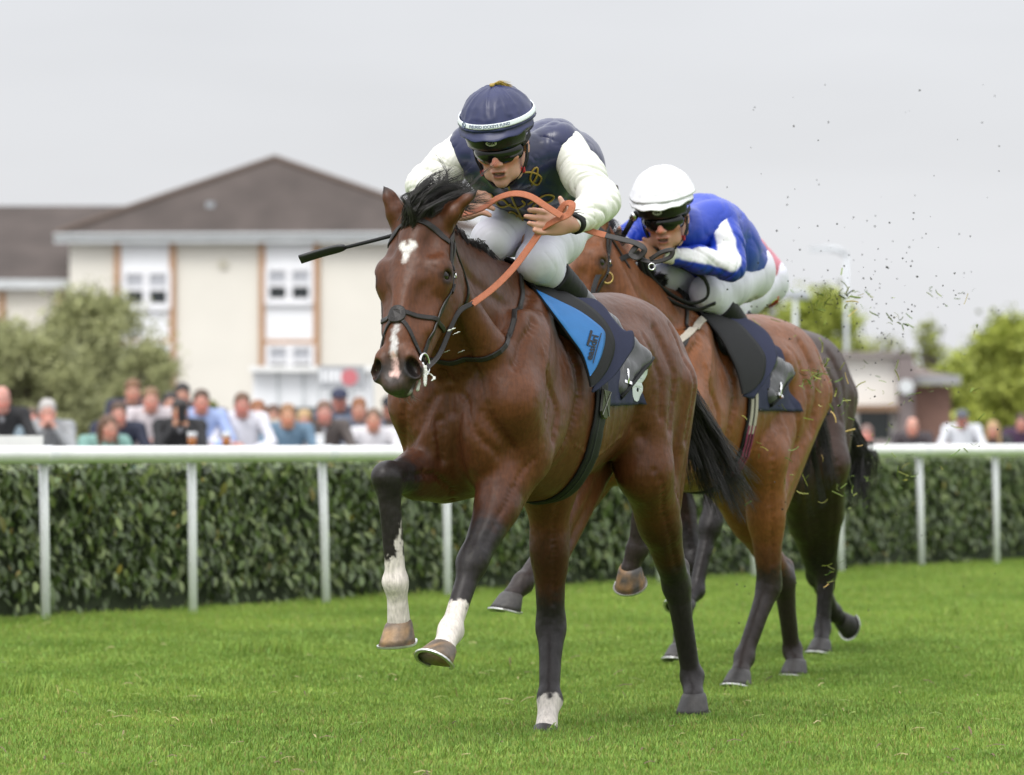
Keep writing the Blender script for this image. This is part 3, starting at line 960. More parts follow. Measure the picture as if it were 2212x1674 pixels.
# ================================================================== HORSES
def coat_mat():
    m = mat("horse_coat", attr=True, rough=0.42, spec=0.30, var=0.15, vscale=7.0, detail=6)
    n = m.node_tree; b = n.nodes["Principled BSDF"]; lk = n.links.new
    tcn = n.nodes.new("ShaderNodeTexCoord")
    t1 = n.nodes.new("ShaderNodeTexNoise"); t1.inputs["Scale"].default_value = 26; t1.inputs["Detail"].default_value = 6
    t2 = n.nodes.new("ShaderNodeTexNoise"); t2.inputs["Scale"].default_value = 300; t2.inputs["Detail"].default_value = 2
    lk(tcn.outputs["Object"], t1.inputs["Vector"]); lk(tcn.outputs["Object"], t2.inputs["Vector"])
    a = n.nodes.new("ShaderNodeMath"); a.operation = 'MULTIPLY_ADD'; a.inputs[1].default_value = 0.12
    lk(t2.outputs["Fac"], a.inputs[0]); lk(t1.outputs["Fac"], a.inputs[2])
    bp = n.nodes.new("ShaderNodeBump"); bp.inputs["Strength"].default_value = 0.10; bp.inputs["Distance"].default_value = 0.02
    lk(a.outputs[0], bp.inputs["Height"]); lk(bp.outputs[0], b.inputs["Normal"])
    t3 = n.nodes.new("ShaderNodeTexNoise"); t3.inputs["Scale"].default_value = 6.5; t3.inputs["Detail"].default_value = 3
    lk(tcn.outputs["Object"], t3.inputs["Vector"])
    bp2 = n.nodes.new("ShaderNodeBump"); bp2.inputs["Strength"].default_value = 0.2; bp2.inputs["Distance"].default_value = 0.06
    lk(t3.outputs["Fac"], bp2.inputs["Height"]); lk(bp.outputs[0], bp2.inputs["Normal"]); lk(bp2.outputs[0], b.inputs["Normal"])
    r = n.nodes.new("ShaderNodeMapRange"); r.inputs["To Min"].default_value = 0.32; r.inputs["To Max"].default_value = 0.54
    lk(t1.outputs["Fac"], r.inputs["Value"]); lk(r.outputs[0], b.inputs["Roughness"])
    # the lie of the hair: fine streaks of lighter and darker coat
    mpn = n.nodes.new("ShaderNodeMapping"); mpn.inputs["Scale"].default_value = (1.0, 1.0, 0.22)
    t4 = n.nodes.new("ShaderNodeTexNoise"); t4.inputs["Scale"].default_value = 120; t4.inputs["Detail"].default_value = 4
    lk(tcn.outputs["Object"], mpn.inputs[0]); lk(mpn.outputs[0], t4.inputs["Vector"])
    r4 = n.nodes.new("ShaderNodeMapRange"); r4.inputs["From Min"].default_value = .3; r4.inputs["From Max"].default_value = .7
    r4.inputs["To Min"].default_value = .80; r4.inputs["To Max"].default_value = 1.2
    lk(t4.outputs["Fac"], r4.inputs["Value"])
    src = b.inputs["Base Color"].links[0].from_socket
    x4 = n.nodes.new("ShaderNodeMix"); x4.data_type = 'RGBA'; x4.blend_type = 'MULTIPLY'; x4.inputs[0].default_value = 1
    lk(src, x4.inputs[6]); lk(r4.outputs[0], x4.inputs[7]); lk(x4.outputs[2], b.inputs["Base Color"])
    return m

M_coat = coat_mat()
M_hair = mat("black_horsehair", (0.022, 0.019, 0.018), rough=0.40, spec=0.5, var=0.5, vscale=30)
M_hoof = mat("hoof_horn", attr=True, rough=0.5, var=0.25, vscale=60, bump=0.15, bscale=120)
M_shoe = mat("aluminium_shoe", (0.62, 0.62, 0.60), rough=0.3, metal=0.9)
M_eye = mat("horse_eye", (0.010, 0.006, 0.004), rough=0.06, spec=0.4)


def strands(name, curves, parent, material=None, r0=0.0022, sides=3):
    """curves: list of (m,3) arrays -> tapered hair strands in one mesh"""
    V, Q = [], []; n0 = 0
    for c in curves:
        c = np.asarray(c); m = len(c)
        T = np.gradient(c, axis=0); T /= np.linalg.norm(T, axis=1)[:, None] + 1e-9
        u = np.cross(T, np.array([0.31, 0.52, 0.8])); u /= np.linalg.norm(u, axis=1)[:, None] + 1e-9
        w = np.cross(T, u)
        rad = r0 * (1 - 0.85 * np.linspace(0, 1, m) ** 1.5)
        for k in range(sides):
            a = 2 * math.pi * k / sides
            V.append(c + (u * math.cos(a) + w * math.sin(a)) * rad[:, None])
        for i in range(m - 1):
            for k in range(sides):
                k2 = (k + 1) % sides
                Q.append((n0 + k * m + i, n0 + k2 * m + i, n0 + k2 * m + i + 1, n0 + k * m + i + 1))
        n0 += sides * m
    return obj(name, raw_mesh(name, np.concatenate(V), quads=Q), material or M_hair, parent)


def hoof(parent, cor, down, toe, size=1.0, col0=(0.16, 0.10, 0.055), col1=(0.05, 0.045, 0.045), seed=0):
    """hoof capsule: cor = centre of the coronet, down = to the sole, toe = forward"""
    down = nrm(down); toe = nrm(toe - down * (np.asarray(toe) @ down)); sd = np.cross(down, toe)
    n = 20; rings = []
    for (h, r, fw) in ((-0.012, 0.040, -0.006), (0.0, 0.047, 0.0), (0.02, 0.0525, 0.006), (0.045, 0.059, 0.014), (0.066, 0.0645, 0.021)):
        ring = []
        for k in range(n):
            a = 2 * math.pi * k / n
            ca, sa = math.cos(a), math.sin(a)
            rr = r * (1.0 if ca > -0.5 else 1.0 - 0.22 * (abs(ca) - 0.5) * 2)
            hh = h * (1.0 if ca > 0 else 1.0 + 0.22 * ca) 
            ring.append(cor + size * (toe * (fw + rr * 1.04 * ca) + sd * rr * 0.98 * sa + down * hh))
        rings.append(ring)
    v = np.concatenate([np.array(r_) for r_ in rings]); nr = len(rings)
    fs = [(i * n + k, i * n + (k + 1) % n, (i + 1) * n + (k + 1) % n, (i + 1) * n + k) for i in range(nr - 1) for k in range(n)]
    fs += [tuple(range(n)), tuple((nr - 1) * n + k for k in range(n - 1, -1, -1))]
    rg = np.random.default_rng(seed)
    c = np.zeros((len(v), 3))
    w = np.clip(0.5 + 1.3 * noise3(v, 38, seed), 0, 1)[:, None]
    c[:] = np.array(col0) * (1 - w) + np.array(col1) * w
    me = raw_mesh("hoof", v, polys=fs, col=c)
    bm = bmesh.new(); bm.from_mesh(me); bmesh.ops.recalc_face_normals(bm, faces=bm.faces); bm.to_mesh(me); bm.free()
    ho = obj("hoof", me, M_hoof, parent)
    # shoe: a thin horseshoe under the wall
    pts = []
    for a in np.linspace(-2.45, 2.45, 19):
        ca, sa = math.cos(a), math.sin(a)
        hh = 0.069 * (1.0 if ca > 0 else 1.0 + 0.22 * ca)
        pts.append(cor + size * (toe * (0.021 + 0.0645 * ca) + sd * 0.0625 * sa + down * hh))
    MB().strap(pts, down, 0.013, 0.008).build("horseshoe", M_shoe, ho)
    cl = cor + size * (toe * 0.091 + down * 0.062)
    return ho


def make_horse(fr, name, label, pose, col, h, head=True, head_axes=None, group="racehorses galloping on the turf"):
    root = empty(name, fr.M, label, "horse", group)
    BAY, DARK, BLK = np.array(col["base"]), np.array(col["dark"]), np.array(col["black"])
    allp = np.array([p for leg in pose["legs"].values() for k_, p in leg.items() if k_ in ("elbow", "knee", "fet", "cor", "stifle", "hock")])
    lo = np.minimum(allp.min(axis=0), [-0.05, -0.34, 0.1]) - [0.13, 0.1, 0.12]
    hi = np.maximum(allp.max(axis=0), [1.95, 0.36, 1.70]) + [0.12, 0.1, 0.08]
    if head:
        hp = np.array([pose["poll"], pose["muzzle"], pose["earL"], pose["earR"]])
        lo = np.minimum(lo, hp.min(axis=0) - 0.16); hi = np.maximum(hi, hp.max(axis=0) + 0.14)
    S = Sdf(lo, hi, h)
    hq = pose.get('hipw', 1.0)
    # --- trunk
    S.ell((1.22, 0, 1.14), (0.50, 0.255, 0.355), k=0)
    S.ell((1.56, 0, 1.13), (0.26, 0.205, 0.31), k=0.10)
    S.ell((0.82, 0, 1.20), (0.42, 0.235 * hq, 0.29), k=0.10)
    S.ell((1.38, 0, 1.46), (0.25, 0.06, 0.12), k=0.10)
    S.seg((0.5, 0, 1.41), (1.25, 0, 1.395), 0.10, 0.10, k=0.08)
    S.ell((0.52, 0, 1.30), (0.36, 0.19 * hq, 0.215), k=0.08)
    for s in (1, -1):
        S.ell((0.50, s * 0.115 * hq, 1.265), (0.32, 0.130 * hq, 0.225), k=0.06)
        S.ell((0.24, s * 0.09 * hq, 1.20), (0.15, 0.10 * hq, 0.21), k=0.05)
        S.ell((0.72, s * 0.195 * hq, 1.315), (0.09, 0.045, 0.06), k=0.08)          # point of hip
    S.seg((0.18, 0, 1.36), (0.09, 0, 1.27), 0.055, 0.04, k=0.05)            # dock
    # --- neck
    pb = pose["poll"]
    nb = pose.get("neck", [(1.52, 0, 1.36, 0.235), (1.72, 0, 1.43, 0.20), (1.93, 0, 1.54, 0.16)])
    chain = [np.array(q, float) for q in nb]
    end = np.append(np.array(pb) + np.array([-0.07, 0, -0.10]), 0.115)
    chain.append(end)
    for a, b in zip(chain[:-1], chain[1:]):
        S.seg(a[:3], b[:3], a[3], b[3], k=0.07, side=(0, 1, 0), asp=0.60)
    # crest and underline of the neck
    cr = [c[:3] + np.array([-0.35, 0, 0.9]) * c[3] * 0.86 for c in chain]
    S.chain([np.append(c, r) for c, r in zip(cr, (0.065, 0.05, 0.045, 0.045))], k=0.05)
    ul = [c[:3] + np.array([0.42, 0, -0.8]) * c[3] * 0.80 for c in chain]
    S.chain([np.append(c, r) for c, r in zip(ul, (0.10, 0.085, 0.07, 0.06))], k=0.06)
    for s in (1, -1):                                                         # brachiocephalic muscle
        S.chain([(*(chain[3][:3] + [0.0, s * 0.055, -0.03]), 0.05), (*(chain[2][:3] + [0.05, s * 0.085, -0.05]), 0.06),
                 (*(chain[1][:3] + [0.09, s * 0.125, -0.12]), 0.07), (1.72, s * 0.155, 1.20, 0.085)], k=0.022)
    # --- shoulders, chest
    for s, key in ((1, "FL"), (-1, "FR")):
        leg = pose["legs"][key]
        el = np.array(leg["elbow"], float); sh = np.array(leg.get("shoulder", (1.73, s * 0.165, 1.13)), float)
        S.seg((1.43, s * 0.11, 1.42), sh, 0.075, 0.105, k=0.07)
        S.ell((1.60, s * 0.165, 1.25), (0.15, 0.085, 0.20), k=0.05)
        S.seg(sh, el, 0.115, 0.10, k=0.05)
        S.ell(el * 0.5 + np.array([1.44, s * 0.175, 1.16]) * 0.5, (0.17, 0.085, 0.15), k=0.05)   # triceps
        S.ell((sh + [0.035, -s * 0.065, -0.10]), (0.090, 0.078, 0.140), k=0.012)                  # pectoral
        S.ell((1.60, s * 0.08, 0.92), (0.20, 0.085, 0.12), k=0.05)
        # foreleg
        kn, ft, co = (np.array(leg[q], float) for q in ("knee", "fet", "cor"))
        ax = nrm(kn - el); fw = nrm(np.array(leg.get("front", (1, 0, 0))) - ax * (np.array(leg.get("front", (1, 0, 0))) @ ax))
        sd = np.cross(ax, fw)
        S.seg(el, el + (kn - el) * 0.5, 0.102, 0.074, k=0.05, side=sd, asp=0.86)
        S.seg(el + (kn - el) * 0.5, kn, 0.074, 0.046, k=0.03)
        S.ell(el + (kn - el) * 0.30 + fw * 0.035 + sd * s * 0.02, (0.055, 0.055, 0.14), axes=[fw, sd, ax], k=0.03)
        S.ell(el + (kn - el) * 0.30 - fw * 0.045, (0.05, 0.05, 0.13), axes=[fw, sd, ax], k=0.03)
        S.ell(kn + fw * 0.006, (0.051, 0.052, 0.068), axes=[fw, sd, ax], k=0.025)
        S.ell(kn - fw * 0.042 + ax * 0.0, (0.026, 0.026, 0.045), axes=[fw, sd, ax], k=0.02)
        ax2 = nrm(ft - kn); fw2 = nrm(fw - ax2 * (fw @ ax2)); sd2 = np.cross(ax2, fw2)
        S.seg(kn + ax2 * 0.03, ft - ax2 * 0.02, 0.039, 0.033, k=0.03)
        S.seg(kn + ax2 * 0.04 - fw2 * 0.034, ft - ax2 * 0.02 - fw2 * 0.028, 0.021, 0.021, k=0.008)
        S.ell(ft - fw2 * 0.006, (0.042, 0.039, 0.044), axes=[fw2, sd2, ax2], k=0.022)
        S.ell(ft - fw2 * 0.030 - ax2 * 0.008, (0.020, 0.032, 0.024), axes=[fw2, sd2, ax2], k=0.02)
        S.seg(ft, co, 0.032, 0.040, k=0.03)
    # --- hindlegs
    for s, key in ((1, "HL"), (-1, "HR")):
        leg = pose["legs"][key]
        st, hk, ft, co = (np.array(leg[q], float) for q in ("stifle", "hock", "fet", "cor"))
        hip = np.array([0.44, s * 0.12 * hq, 1.22])
        S.seg(hip, st, 0.170, 0.105, k=0.06, side=(0, 1, 0), asp=0.70)
        S.seg((0.24, s * 0.105 * hq, 1.20), st * 0.35 + hk * 0.65 + np.array([-0.02, 0, 0.03]), 0.115, 0.038, k=0.04)
        S.seg((0.32, s * 0.14 * hq, 1.20), st * 0.6 + hk * 0.4, 0.12, 0.064 * leg.get('slim', 1.0), k=0.03)
        S.seg((0.55, s * 0.13 * hq, 1.2), st, 0.12 * hq, 0.09, k=0.06)
        gs = leg.get('slim', 1.0)
        S.seg(st, st * 0.5 + hk * 0.5, 0.098 * gs, 0.070 * gs, k=0.05)
        S.seg(st * 0.5 + hk * 0.5, hk, 0.070 * gs, 0.048, k=0.04)
        ax = nrm(ft - hk); g = nrm(st - hk)
        back = nrm(np.array(leg.get("back", (-1, 0, 0.25))))
        S.ell(hk, (0.054, 0.049, 0.070), k=0.025)
        S.seg(hk + back * 0.038 + np.array([0, 0, 0.055]), hk + ax * 0.1 + back * 0.012, 0.029, 0.028, k=0.028)
        S.seg(hk + back * 0.038 + np.array([0, 0, 0.055]), st * 0.45 + hk * 0.55 + back * 0.03, 0.020, 0.03, k=0.03)
        fw2 = nrm(-back - ax * (-back @ ax)); sd2 = np.cross(ax, fw2)
        S.seg(hk + ax * 0.03, ft - ax * 0.02, 0.042, 0.036, k=0.03)
        S.seg(hk + ax * 0.05 - fw2 * 0.036, ft - ax * 0.02 - fw2 * 0.030, 0.022, 0.021, k=0.008)
        S.ell(ft - fw2 * 0.006, (0.044, 0.040, 0.046), axes=[fw2, sd2, ax], k=0.022)
        S.ell(ft - fw2 * 0.032, (0.020, 0.032, 0.024), axes=[fw2, sd2, ax], k=0.02)
        S.seg(ft, co, 0.033, 0.041, k=0.03)
    S.ell((0.72, 0, 0.955), (0.12, 0.05, 0.05), k=0.05)                       # sheath
    hd = None
    if head:
        # --- head in its own axes u left, v out of the face, w down the face
        P0 = np.array(pose["poll"], float); w = nrm(np.array(pose["muzzle"]) - P0)
        yaw_ = R(pose.get("head_yaw", -8)); u = np.array([-math.sin(yaw_), math.cos(yaw_), pose.get("head_roll", 0.0)])
        u = nrm(u - w * (u @ w)); vv = np.cross(w, u)
        if vv[0] < 0: vv = -vv
        sc = np.linalg.norm(np.array(pose["muzzle"]) - P0) / 0.635
        B = np.array([u, vv, w])
        HW = pose.get('hw', 1.17)
        def H(a, b, c): return P0 + sc * (u * a * HW + vv * b + w * c)
        def he(c, r, k=0.03, sub=False, rot=0.0, axw=None):
            A = B
            if rot:
                cs, sn = math.cos(rot), math.sin(rot)
                A = np.array([u * cs + w * sn, vv, -u * sn + w * cs])
            S.ell(H(*c), np.array(r) * sc * [HW, 1, 1], axes=A, k=k * sc, sub=sub)
        def hs(a, b, ra, rb, k=0.03, asp=1.0, sub=False): S.seg(H(*a), H(*b), ra * sc, rb * sc, k=k * sc, side=u, asp=asp * HW, sub=sub)
        he((0, -.085, .10), (.080, .085, .12), k=.05)
        he((0, -.062, .175), (.090, .056, .135), k=.04)
        hs((0, -.090, .20), (0, -.070, .44), .076, .054, k=.05, asp=1.0)
        hs((0, -.035, .26), (0, -.030, .50), .034, .026, k=.035, asp=1.25)
        he((0, -.022, .30), (.040, .030, .16), k=.04)
        for s in (1, -1):
            he((s * .052, -.165, .215), (.036, .105, .125), k=.03)             # cheek
            hs((s * .050, -.235, .22), (s * .022, -.130, .47), .030, .024, k=.04)
            hs((s * .078, -.095, .24), (s * .060, -.080, .40), .020, .014, k=.025)  # facial crest
            he((s * .080, -.054, .182), (.027, .034, .034), k=.035)            # brow
            he((s * .084, -.072, .222), (.025, .038, .048), k=.035)            # orbit
            he((s * .066, -.016, .11), (.018, .016, .04), k=.04, sub=True)    # hollow above the eye
            he((s * .055, -.012, .34), (.016, .014, .055), k=.05, sub=True)   # in front of the crest
        hs((0, -.13, .30), (0, -.105, .50), .055, .045, k=.05)
        he((0, -.070, .545), (.051, .058, .075), k=.04)                        # muzzle
        he((0, -.060, .598), (.041, .044, .040), k=.025)                        # upper lip
        he((0, -.118, .565), (.031, .030, .045), k=.018)                       # chin
        he((0, -.100, .607), (.034, .030, .022), k=.008)                       # lower lip
        for s in (1, -1):
            he((s * .047, -.046, .553), (.030, .036, .047), k=.018, rot=-s * .35)
            he((s * .040, -.022, .520), (.020, .020, .035), k=.02)
        he((0, -.014, .575), (.012, .018, .05), k=.03, sub=True)
        for s in (1, -1):
            he((s * .056, -.026, .560), (.0165, .036, .034), k=.010, sub=True, rot=-s * .45)  # nostril
            he((s * .040, -.093, .585), (.03, .006, .03), k=.010, sub=True)   # corner of the mouth
        # eyes
        for s in (1, -1):
            he((s * .099, -.058, .216), (.012, .017, .020), k=.008, sub=True)
            he((s * .093, -.046, .196), (.014, .020, .010), k=.012)
            he((s * .093, -.062, .240), (.012, .018, .008), k=.012)
        # ears
        for s, key in ((1, "earL"), (-1, "earR")):
            tip = np.array(pose[key], float); base = H(s * .058, -.075, .015)
            ax = nrm(tip - base); ln = np.linalg.norm(tip - base)
            fc = np.array(pose.get(key + "f", u * s - vv * .25), float); fc = nrm(fc - ax * (fc @ ax)); sdv = np.cross(ax, fc)
            S.seg(base - ax * .03, base + ax * ln * .35, .040 * sc, .040 * sc, k=.03)
            S.seg(base + ax * ln * .35, base + ax * ln * .72, .040 * sc, .030 * sc, k=.012, side=fc, asp=.75)
            S.seg(base + ax * ln * .72, tip, .030 * sc, .006, k=.012, side=fc, asp=.7)
            S.ell(base + ax * ln * .55 + fc * .030 * sc, np.array([.024, .022, .40 * ln]) * [sc, sc, 1], axes=[sdv, fc, ax], k=.010, sub=True)
        hd = dict(H=H, u=u, v=vv, w=w, sc=sc)
    v, q = S.mesh(smooth=5)
    # muscle edges, tendons and veins pressed into or raised out of the surface
    def relief(line, depth, wid, both=True):
        for sg in ((1, -1) if both else (1,)):
            pts = spline(np.array(line, float) * [1, sg, 1], 26)
            box = ((v > pts.min(axis=0) - .12) & (v < pts.max(axis=0) + .12)).all(axis=1)
            ii = np.nonzero(box)[0]
            if not len(ii): continue
            vb = v[ii]
            sp = np.array([vb[np.argmin(((vb - p) ** 2).sum(axis=1))] for p in pts])
            d = np.sqrt(((vb[:, None, :] - sp[None]) ** 2).sum(axis=2)).min(axis=1)
            v[ii] += nv[ii] * (depth * np.exp(-(d / wid) ** 2))[:, None]
    a_ = v[q[:, 1]] - v[q[:, 3]]; b_ = v[q[:, 2]] - v[q[:, 0]]; fn_ = np.cross(b_, a_); nv = np.zeros_like(v)
    for i in range(4):
        for k_ in range(3): nv[:, k_] += np.bincount(q[:, i], weights=fn_[:, k_], minlength=len(v))
    nv /= np.linalg.norm(nv, axis=1)[:, None] + 1e-12
    cn = float(np.sign(((v - v.mean(axis=0)) * nv).sum(axis=1).mean())); nv *= cn
    relief([(1.46, .10, 1.47), (1.62, .15, 1.36), (1.76, .18, 1.22)], -.013, .020)
    relief([(1.34, .20, 1.36), (1.32, .24, 1.18), (1.38, .23, 1.02), (1.46, .18, .92)], -.014, .024)
    relief([(1.48, .13, 1.42), (1.60, .18, 1.28), (1.68, .20, 1.14)], .006, .022)
    relief([(1.62, .20, 1.22), (1.52, .23, 1.10), (1.56, .21, 1.0)], -.010, .018)
    relief([(.80, .22, 1.33), (.71, .23, 1.16), (.67, .20, 1.0)], -.014, .026)
    relief([(.38, .18, 1.42), (.31, .23, 1.22), (.32, .20, 1.0)], -.010, .020)
    relief([(.56, .20, 1.40), (.48, .25, 1.22), (.50, .24, 1.04)], -.010, .022)
    relief([(.70, .20, 1.36), (.60, .24, 1.24), (.58, .24, 1.08)], -.007, .018)
    relief([(1.86, 0, 1.22), (1.88, 0, 1.06), (1.84, 0, .92)], -.016, .020, False)
    relief([(1.88, .03, 1.16), (1.86, .10, 1.04), (1.78, .16, .95)], -.010, .016)
    relief([(1.84, .12, 1.20), (1.82, .16, 1.08), (1.74, .19, .98)], -.009, .018)
    relief([(2.02, .07, 1.48), (1.90, .10, 1.36), (1.80, .12, 1.26)], -.010, .018)
    relief([(1.96, .08, 1.58), (1.80, .11, 1.50), (1.64, .13, 1.44)], -.008, .022)
    for f_ in (1.08, .99, .90, .81): relief([(f_ + .10, .24, 1.28), (f_ + .03, .25, 1.12), (f_, .22, .98)], .004, .016)
    relief([(1.30, .22, .98), (1.10, .21, .94), (.92, .19, .98), (.80, .17, 1.02)], .004, .008)
    relief([(1.62, .21, 1.30), (1.58, .22, 1.18), (1.64, .21, 1.06)], .004, .007)
    for key, leg in pose["legs"].items():
        pts_ = [np.array(leg[x], float) for x in (("elbow", "knee", "fet") if key[0] == "F" else ("stifle", "hock", "fet"))]
        for o_ in ((.05, .04, 0), (-.05, .03, 0)):
            relief([pts_[0] + o_, pts_[0] * .5 + pts_[1] * .5 + o_, pts_[0] * .15 + pts_[1] * .85 + o_], -.006, .012, False)
    # --- colours
    strokes = []
    for key, leg in pose["legs"].items():
        if key[0] == "F":
            el, kn, ft, co = (np.array(leg[x], float) for x in ("elbow", "knee", "fet", "cor"))
            mid = el + (kn - el) * leg.get("black_from", 0.5)
            strokes.append((mid, kn, (0.10, 0.12), 0.05, DARK, 0.7))
            strokes.append((mid * 0.4 + kn * 0.6, kn, (0.085, 0.10), 0.035, BLK))
            strokes.append((kn, ft, 0.09, 0.03, BLK)); strokes.append((ft, co + (co - ft), 0.08, 0.03, BLK))
        else:
            st, hk, ft, co = (np.array(leg[x], float) for x in ("stifle", "hock", "fet", "cor"))
            mid = st + (hk - st) * leg.get("black_from", 0.55)
            strokes.append((mid, hk, (0.12, 0.12), 0.06, DARK, 0.75))
            strokes.append((mid * 0.25 + hk * 0.75, hk, 0.085, 0.04, BLK if leg.get("blk", 1) else DARK))
            strokes.append((hk, ft, 0.09, 0.03, BLK)); strokes.append((ft, co + (co - ft), 0.08, 0.03, BLK))
        if leg.get("sock") is not None:
            a = ft + (kn if key[0] == "F" else hk) * 0 - (ft - (kn if key[0] == "F" else hk)) * leg["sock"]
            strokes.append((a, ft if leg['sock'] >= 0 else co, 0.066, 0.006, col["white"]))
            if leg['sock'] >= 0: strokes.append((ft, co, 0.08, 0.006, col["white"]))
            if leg.get('streak') is not None:
                up_ = kn + (ft - kn) * .45 + np.array(leg['streak']); strokes.append((up_, ft + np.array(leg['streak']), (.006, .034), .006, col["white"]))
    c = np.tile(BAY, (len(v), 1)).astype(float)
    # natural bay dapple: lighter flank and forearm, darker topline and breast
    top = np.clip((v[:, 2] - 1.38) / 0.2, 0, 1)[:, None]
    c = c * (1 - 0.35 * top) + DARK * 0.35 * top
    nz_ = noise3(v, 5.0, 4)[:, None]
    c = c * (1 + 0.12 * nz_)
    c = paint(v, c, strokes, jitter=0.016, js=55)
    spk = (noise3(v, 150, 9) > .62) & (noise3(v, 9, 8) > .05) & (v[:, 2] < 1.05)
    c[spk] = c[spk] * .8 + np.array([.05, .045, .02]) * .2                  # mud flecks thrown up on legs and belly
    if head:
        H_ = hd["H"]
        hstr = [(H_(0, -.06, .57), H_(0, -.08, .60), .075 * hd["sc"], .035, col["muzzle"]),
                (H_(.1, -.065, .215), H_(.1, -.06, .22), .028, .014, DARK * .35), (H_(-.1, -.065, .215), H_(-.1, -.06, .22), .028, .014, DARK * .35),
                (H_(.047, -.03, .56), H_(.058, -.03, .57), .032, .012, np.array((.012, .010, .010))), (H_(-.047, -.03, .56), H_(-.058, -.03, .57), .032, .012, np.array((.012, .010, .010)))]
        for s, key in ((1, "earL"), (-1, "earR")):
            tip = np.array(pose[key], float); base = H_(s * .058, -.075, .015)
            hstr.append((tip, tip * .75 + base * .25, .016, .014, BLK * .8))
        hstr.append((H_(0, -.085, .628), H_(.01, -.06, .635), .020, .010, np.array((.045, .058, .022))))
        hstr.append((H_(.038, -.09, .585), H_(.030, -.10, .615), .011, .006, np.array((.30, .29, .27))))
        hstr += [(H_(*a), H_(*b), r_, sf, cc) for (a, b, r_, sf, cc) in col.get("face", [])]
        c = paint(v, c, hstr, jitter=0.006, js=70)
    obj("body", raw_mesh("body", v, quads=q, col=np.clip(c, 0, 1)), M_coat, root)
    # --- hooves and eyes
    for i, (key, leg) in enumerate(pose["legs"].items()):
        ft, co = np.array(leg["fet"], float), np.array(leg["cor"], float)
        dn = np.array(leg.get("down", co - ft), float); toe = np.array(leg.get("toe", (1, 0, 0)), float)
        hoof(root, co - nrm(dn) * 0.004, dn, toe, 1.0, *leg.get("hoofcol", ((0.05, 0.045, 0.042), (0.025, 0.023, 0.022))), seed=i + 3)
    if head:
        for s in (1, -1):
            ec = hd["H"](s * .085, -.058, .216)
            bm = bmesh.new(); bmesh.ops.create_uvsphere(bm, u_segments=20, v_segments=14, radius=0.028 * hd["sc"])
            bmesh.ops.translate(bm, verts=bm.verts, vec=Vector(ec))
            me = bpy.data.meshes.new("eye"); bm.to_mesh(me); bm.free()
            for p in me.polygons: p.use_smooth = True
            obj("eye", me, M_eye, root)
    return root, hd


# ---- lead horse, read off the photograph
h1 = Frame(0.59, 17.385, 26.0)
A = h1.at
pose1 = dict(
    poll=A(894, 456, 2.18), muzzle=A(838, 834, 2.44),
    earL=A(1030, 412, 2.10), earR=A(830, 402, 2.16), head_yaw=1.5, hw=1.2, hipw=.84,
    legs=dict(
        FL=dict(elbow=A(1125, 985, 1.60), knee=A(1022, 1212, 1.88), fet=A(972, 1362, 2.03), cor=A(957, 1402, 2.10), front=(1, 0, .4),
                down=(.75, -.12, -1), toe=(1, 0, .7), sock=.16, hoofcol=((0.34, 0.21, 0.105), (0.11, 0.085, 0.065))),
        FR=dict(shoulder=(1.73, -.145, 1.12), elbow=A(950, 1015, 1.62), knee=A(838, 1032, 2.03), fet=A(856, 1258, 1.97), cor=A(862, 1350, 1.93), front=(0, 0, 1),
                down=(-.12, .03, -1), toe=(1, -.1, -.1), sock=.10, streak=(.01, .036, 0), hoofcol=((0.34, 0.21, 0.105), (0.11, 0.085, 0.065)), black_from=0.62),
        HL=dict(stifle=A(1392, 1015, 0.52), hock=A(1460, 1258, 0.06), fet=A(1494, 1464, -0.06), cor=A(1499, 1506, -0.01), back=(-1, .1, .1), down=(-.05, 0, -1)),
        HR=dict(slim=.82, stifle=A(1184, 1050, 0.98), hock=A(1190, 1352, 0.86), fet=A(1186, 1510, 0.98), cor=A(1180, 1578, 1.04), back=(-1, 0, .4), down=(.5, 0, -1), sock=-.20)))
col1 = dict(base=(0.102, 0.034, 0.0125), dark=(0.038, 0.013, 0.007), black=(0.020, 0.016, 0.016), white=(0.66, 0.60, 0.55), muzzle=(0.050, 0.038, 0.034),
            face=[((0.011, 0, .130), (0.0, 0, .162), .019, .006, (.66, .63, .60)), ((-0.011, 0, .130), (0, 0, .162), .018, .006, (.66, .63, .60)), ((0.0, 0, .165), (0, 0, .19), .013, .007, (.58, .53, .50)),
                  ((0, 0, .20), (0.0, 0, .36), .0035, .004, (.40, .30, .26)),
                  ((0, 0, .42), (0, -.01, .53), .0115, .005, (.56, .53, .53)), ((0.0, -.01, .52), (0.004, -.02, .575), (.010, .019), .006, (.64, .42, .38))])
horse1, hd1 = make_horse(h1, "racehorse", "leading bay racehorse with white star, snip and two white front socks", pose1, col1, 0.0065)

# ================================================================== TACK
from mathutils.bvhtree import BVHTree


def bvh_of(o):
    return BVHTree.FromPolygons([v.co[:] for v in o.data.vertices], [p.vertices[:] for p in o.data.polygons])


def child(o, nm):
    return [c for c in o.children if c.name.split(".")[0] == nm][0]


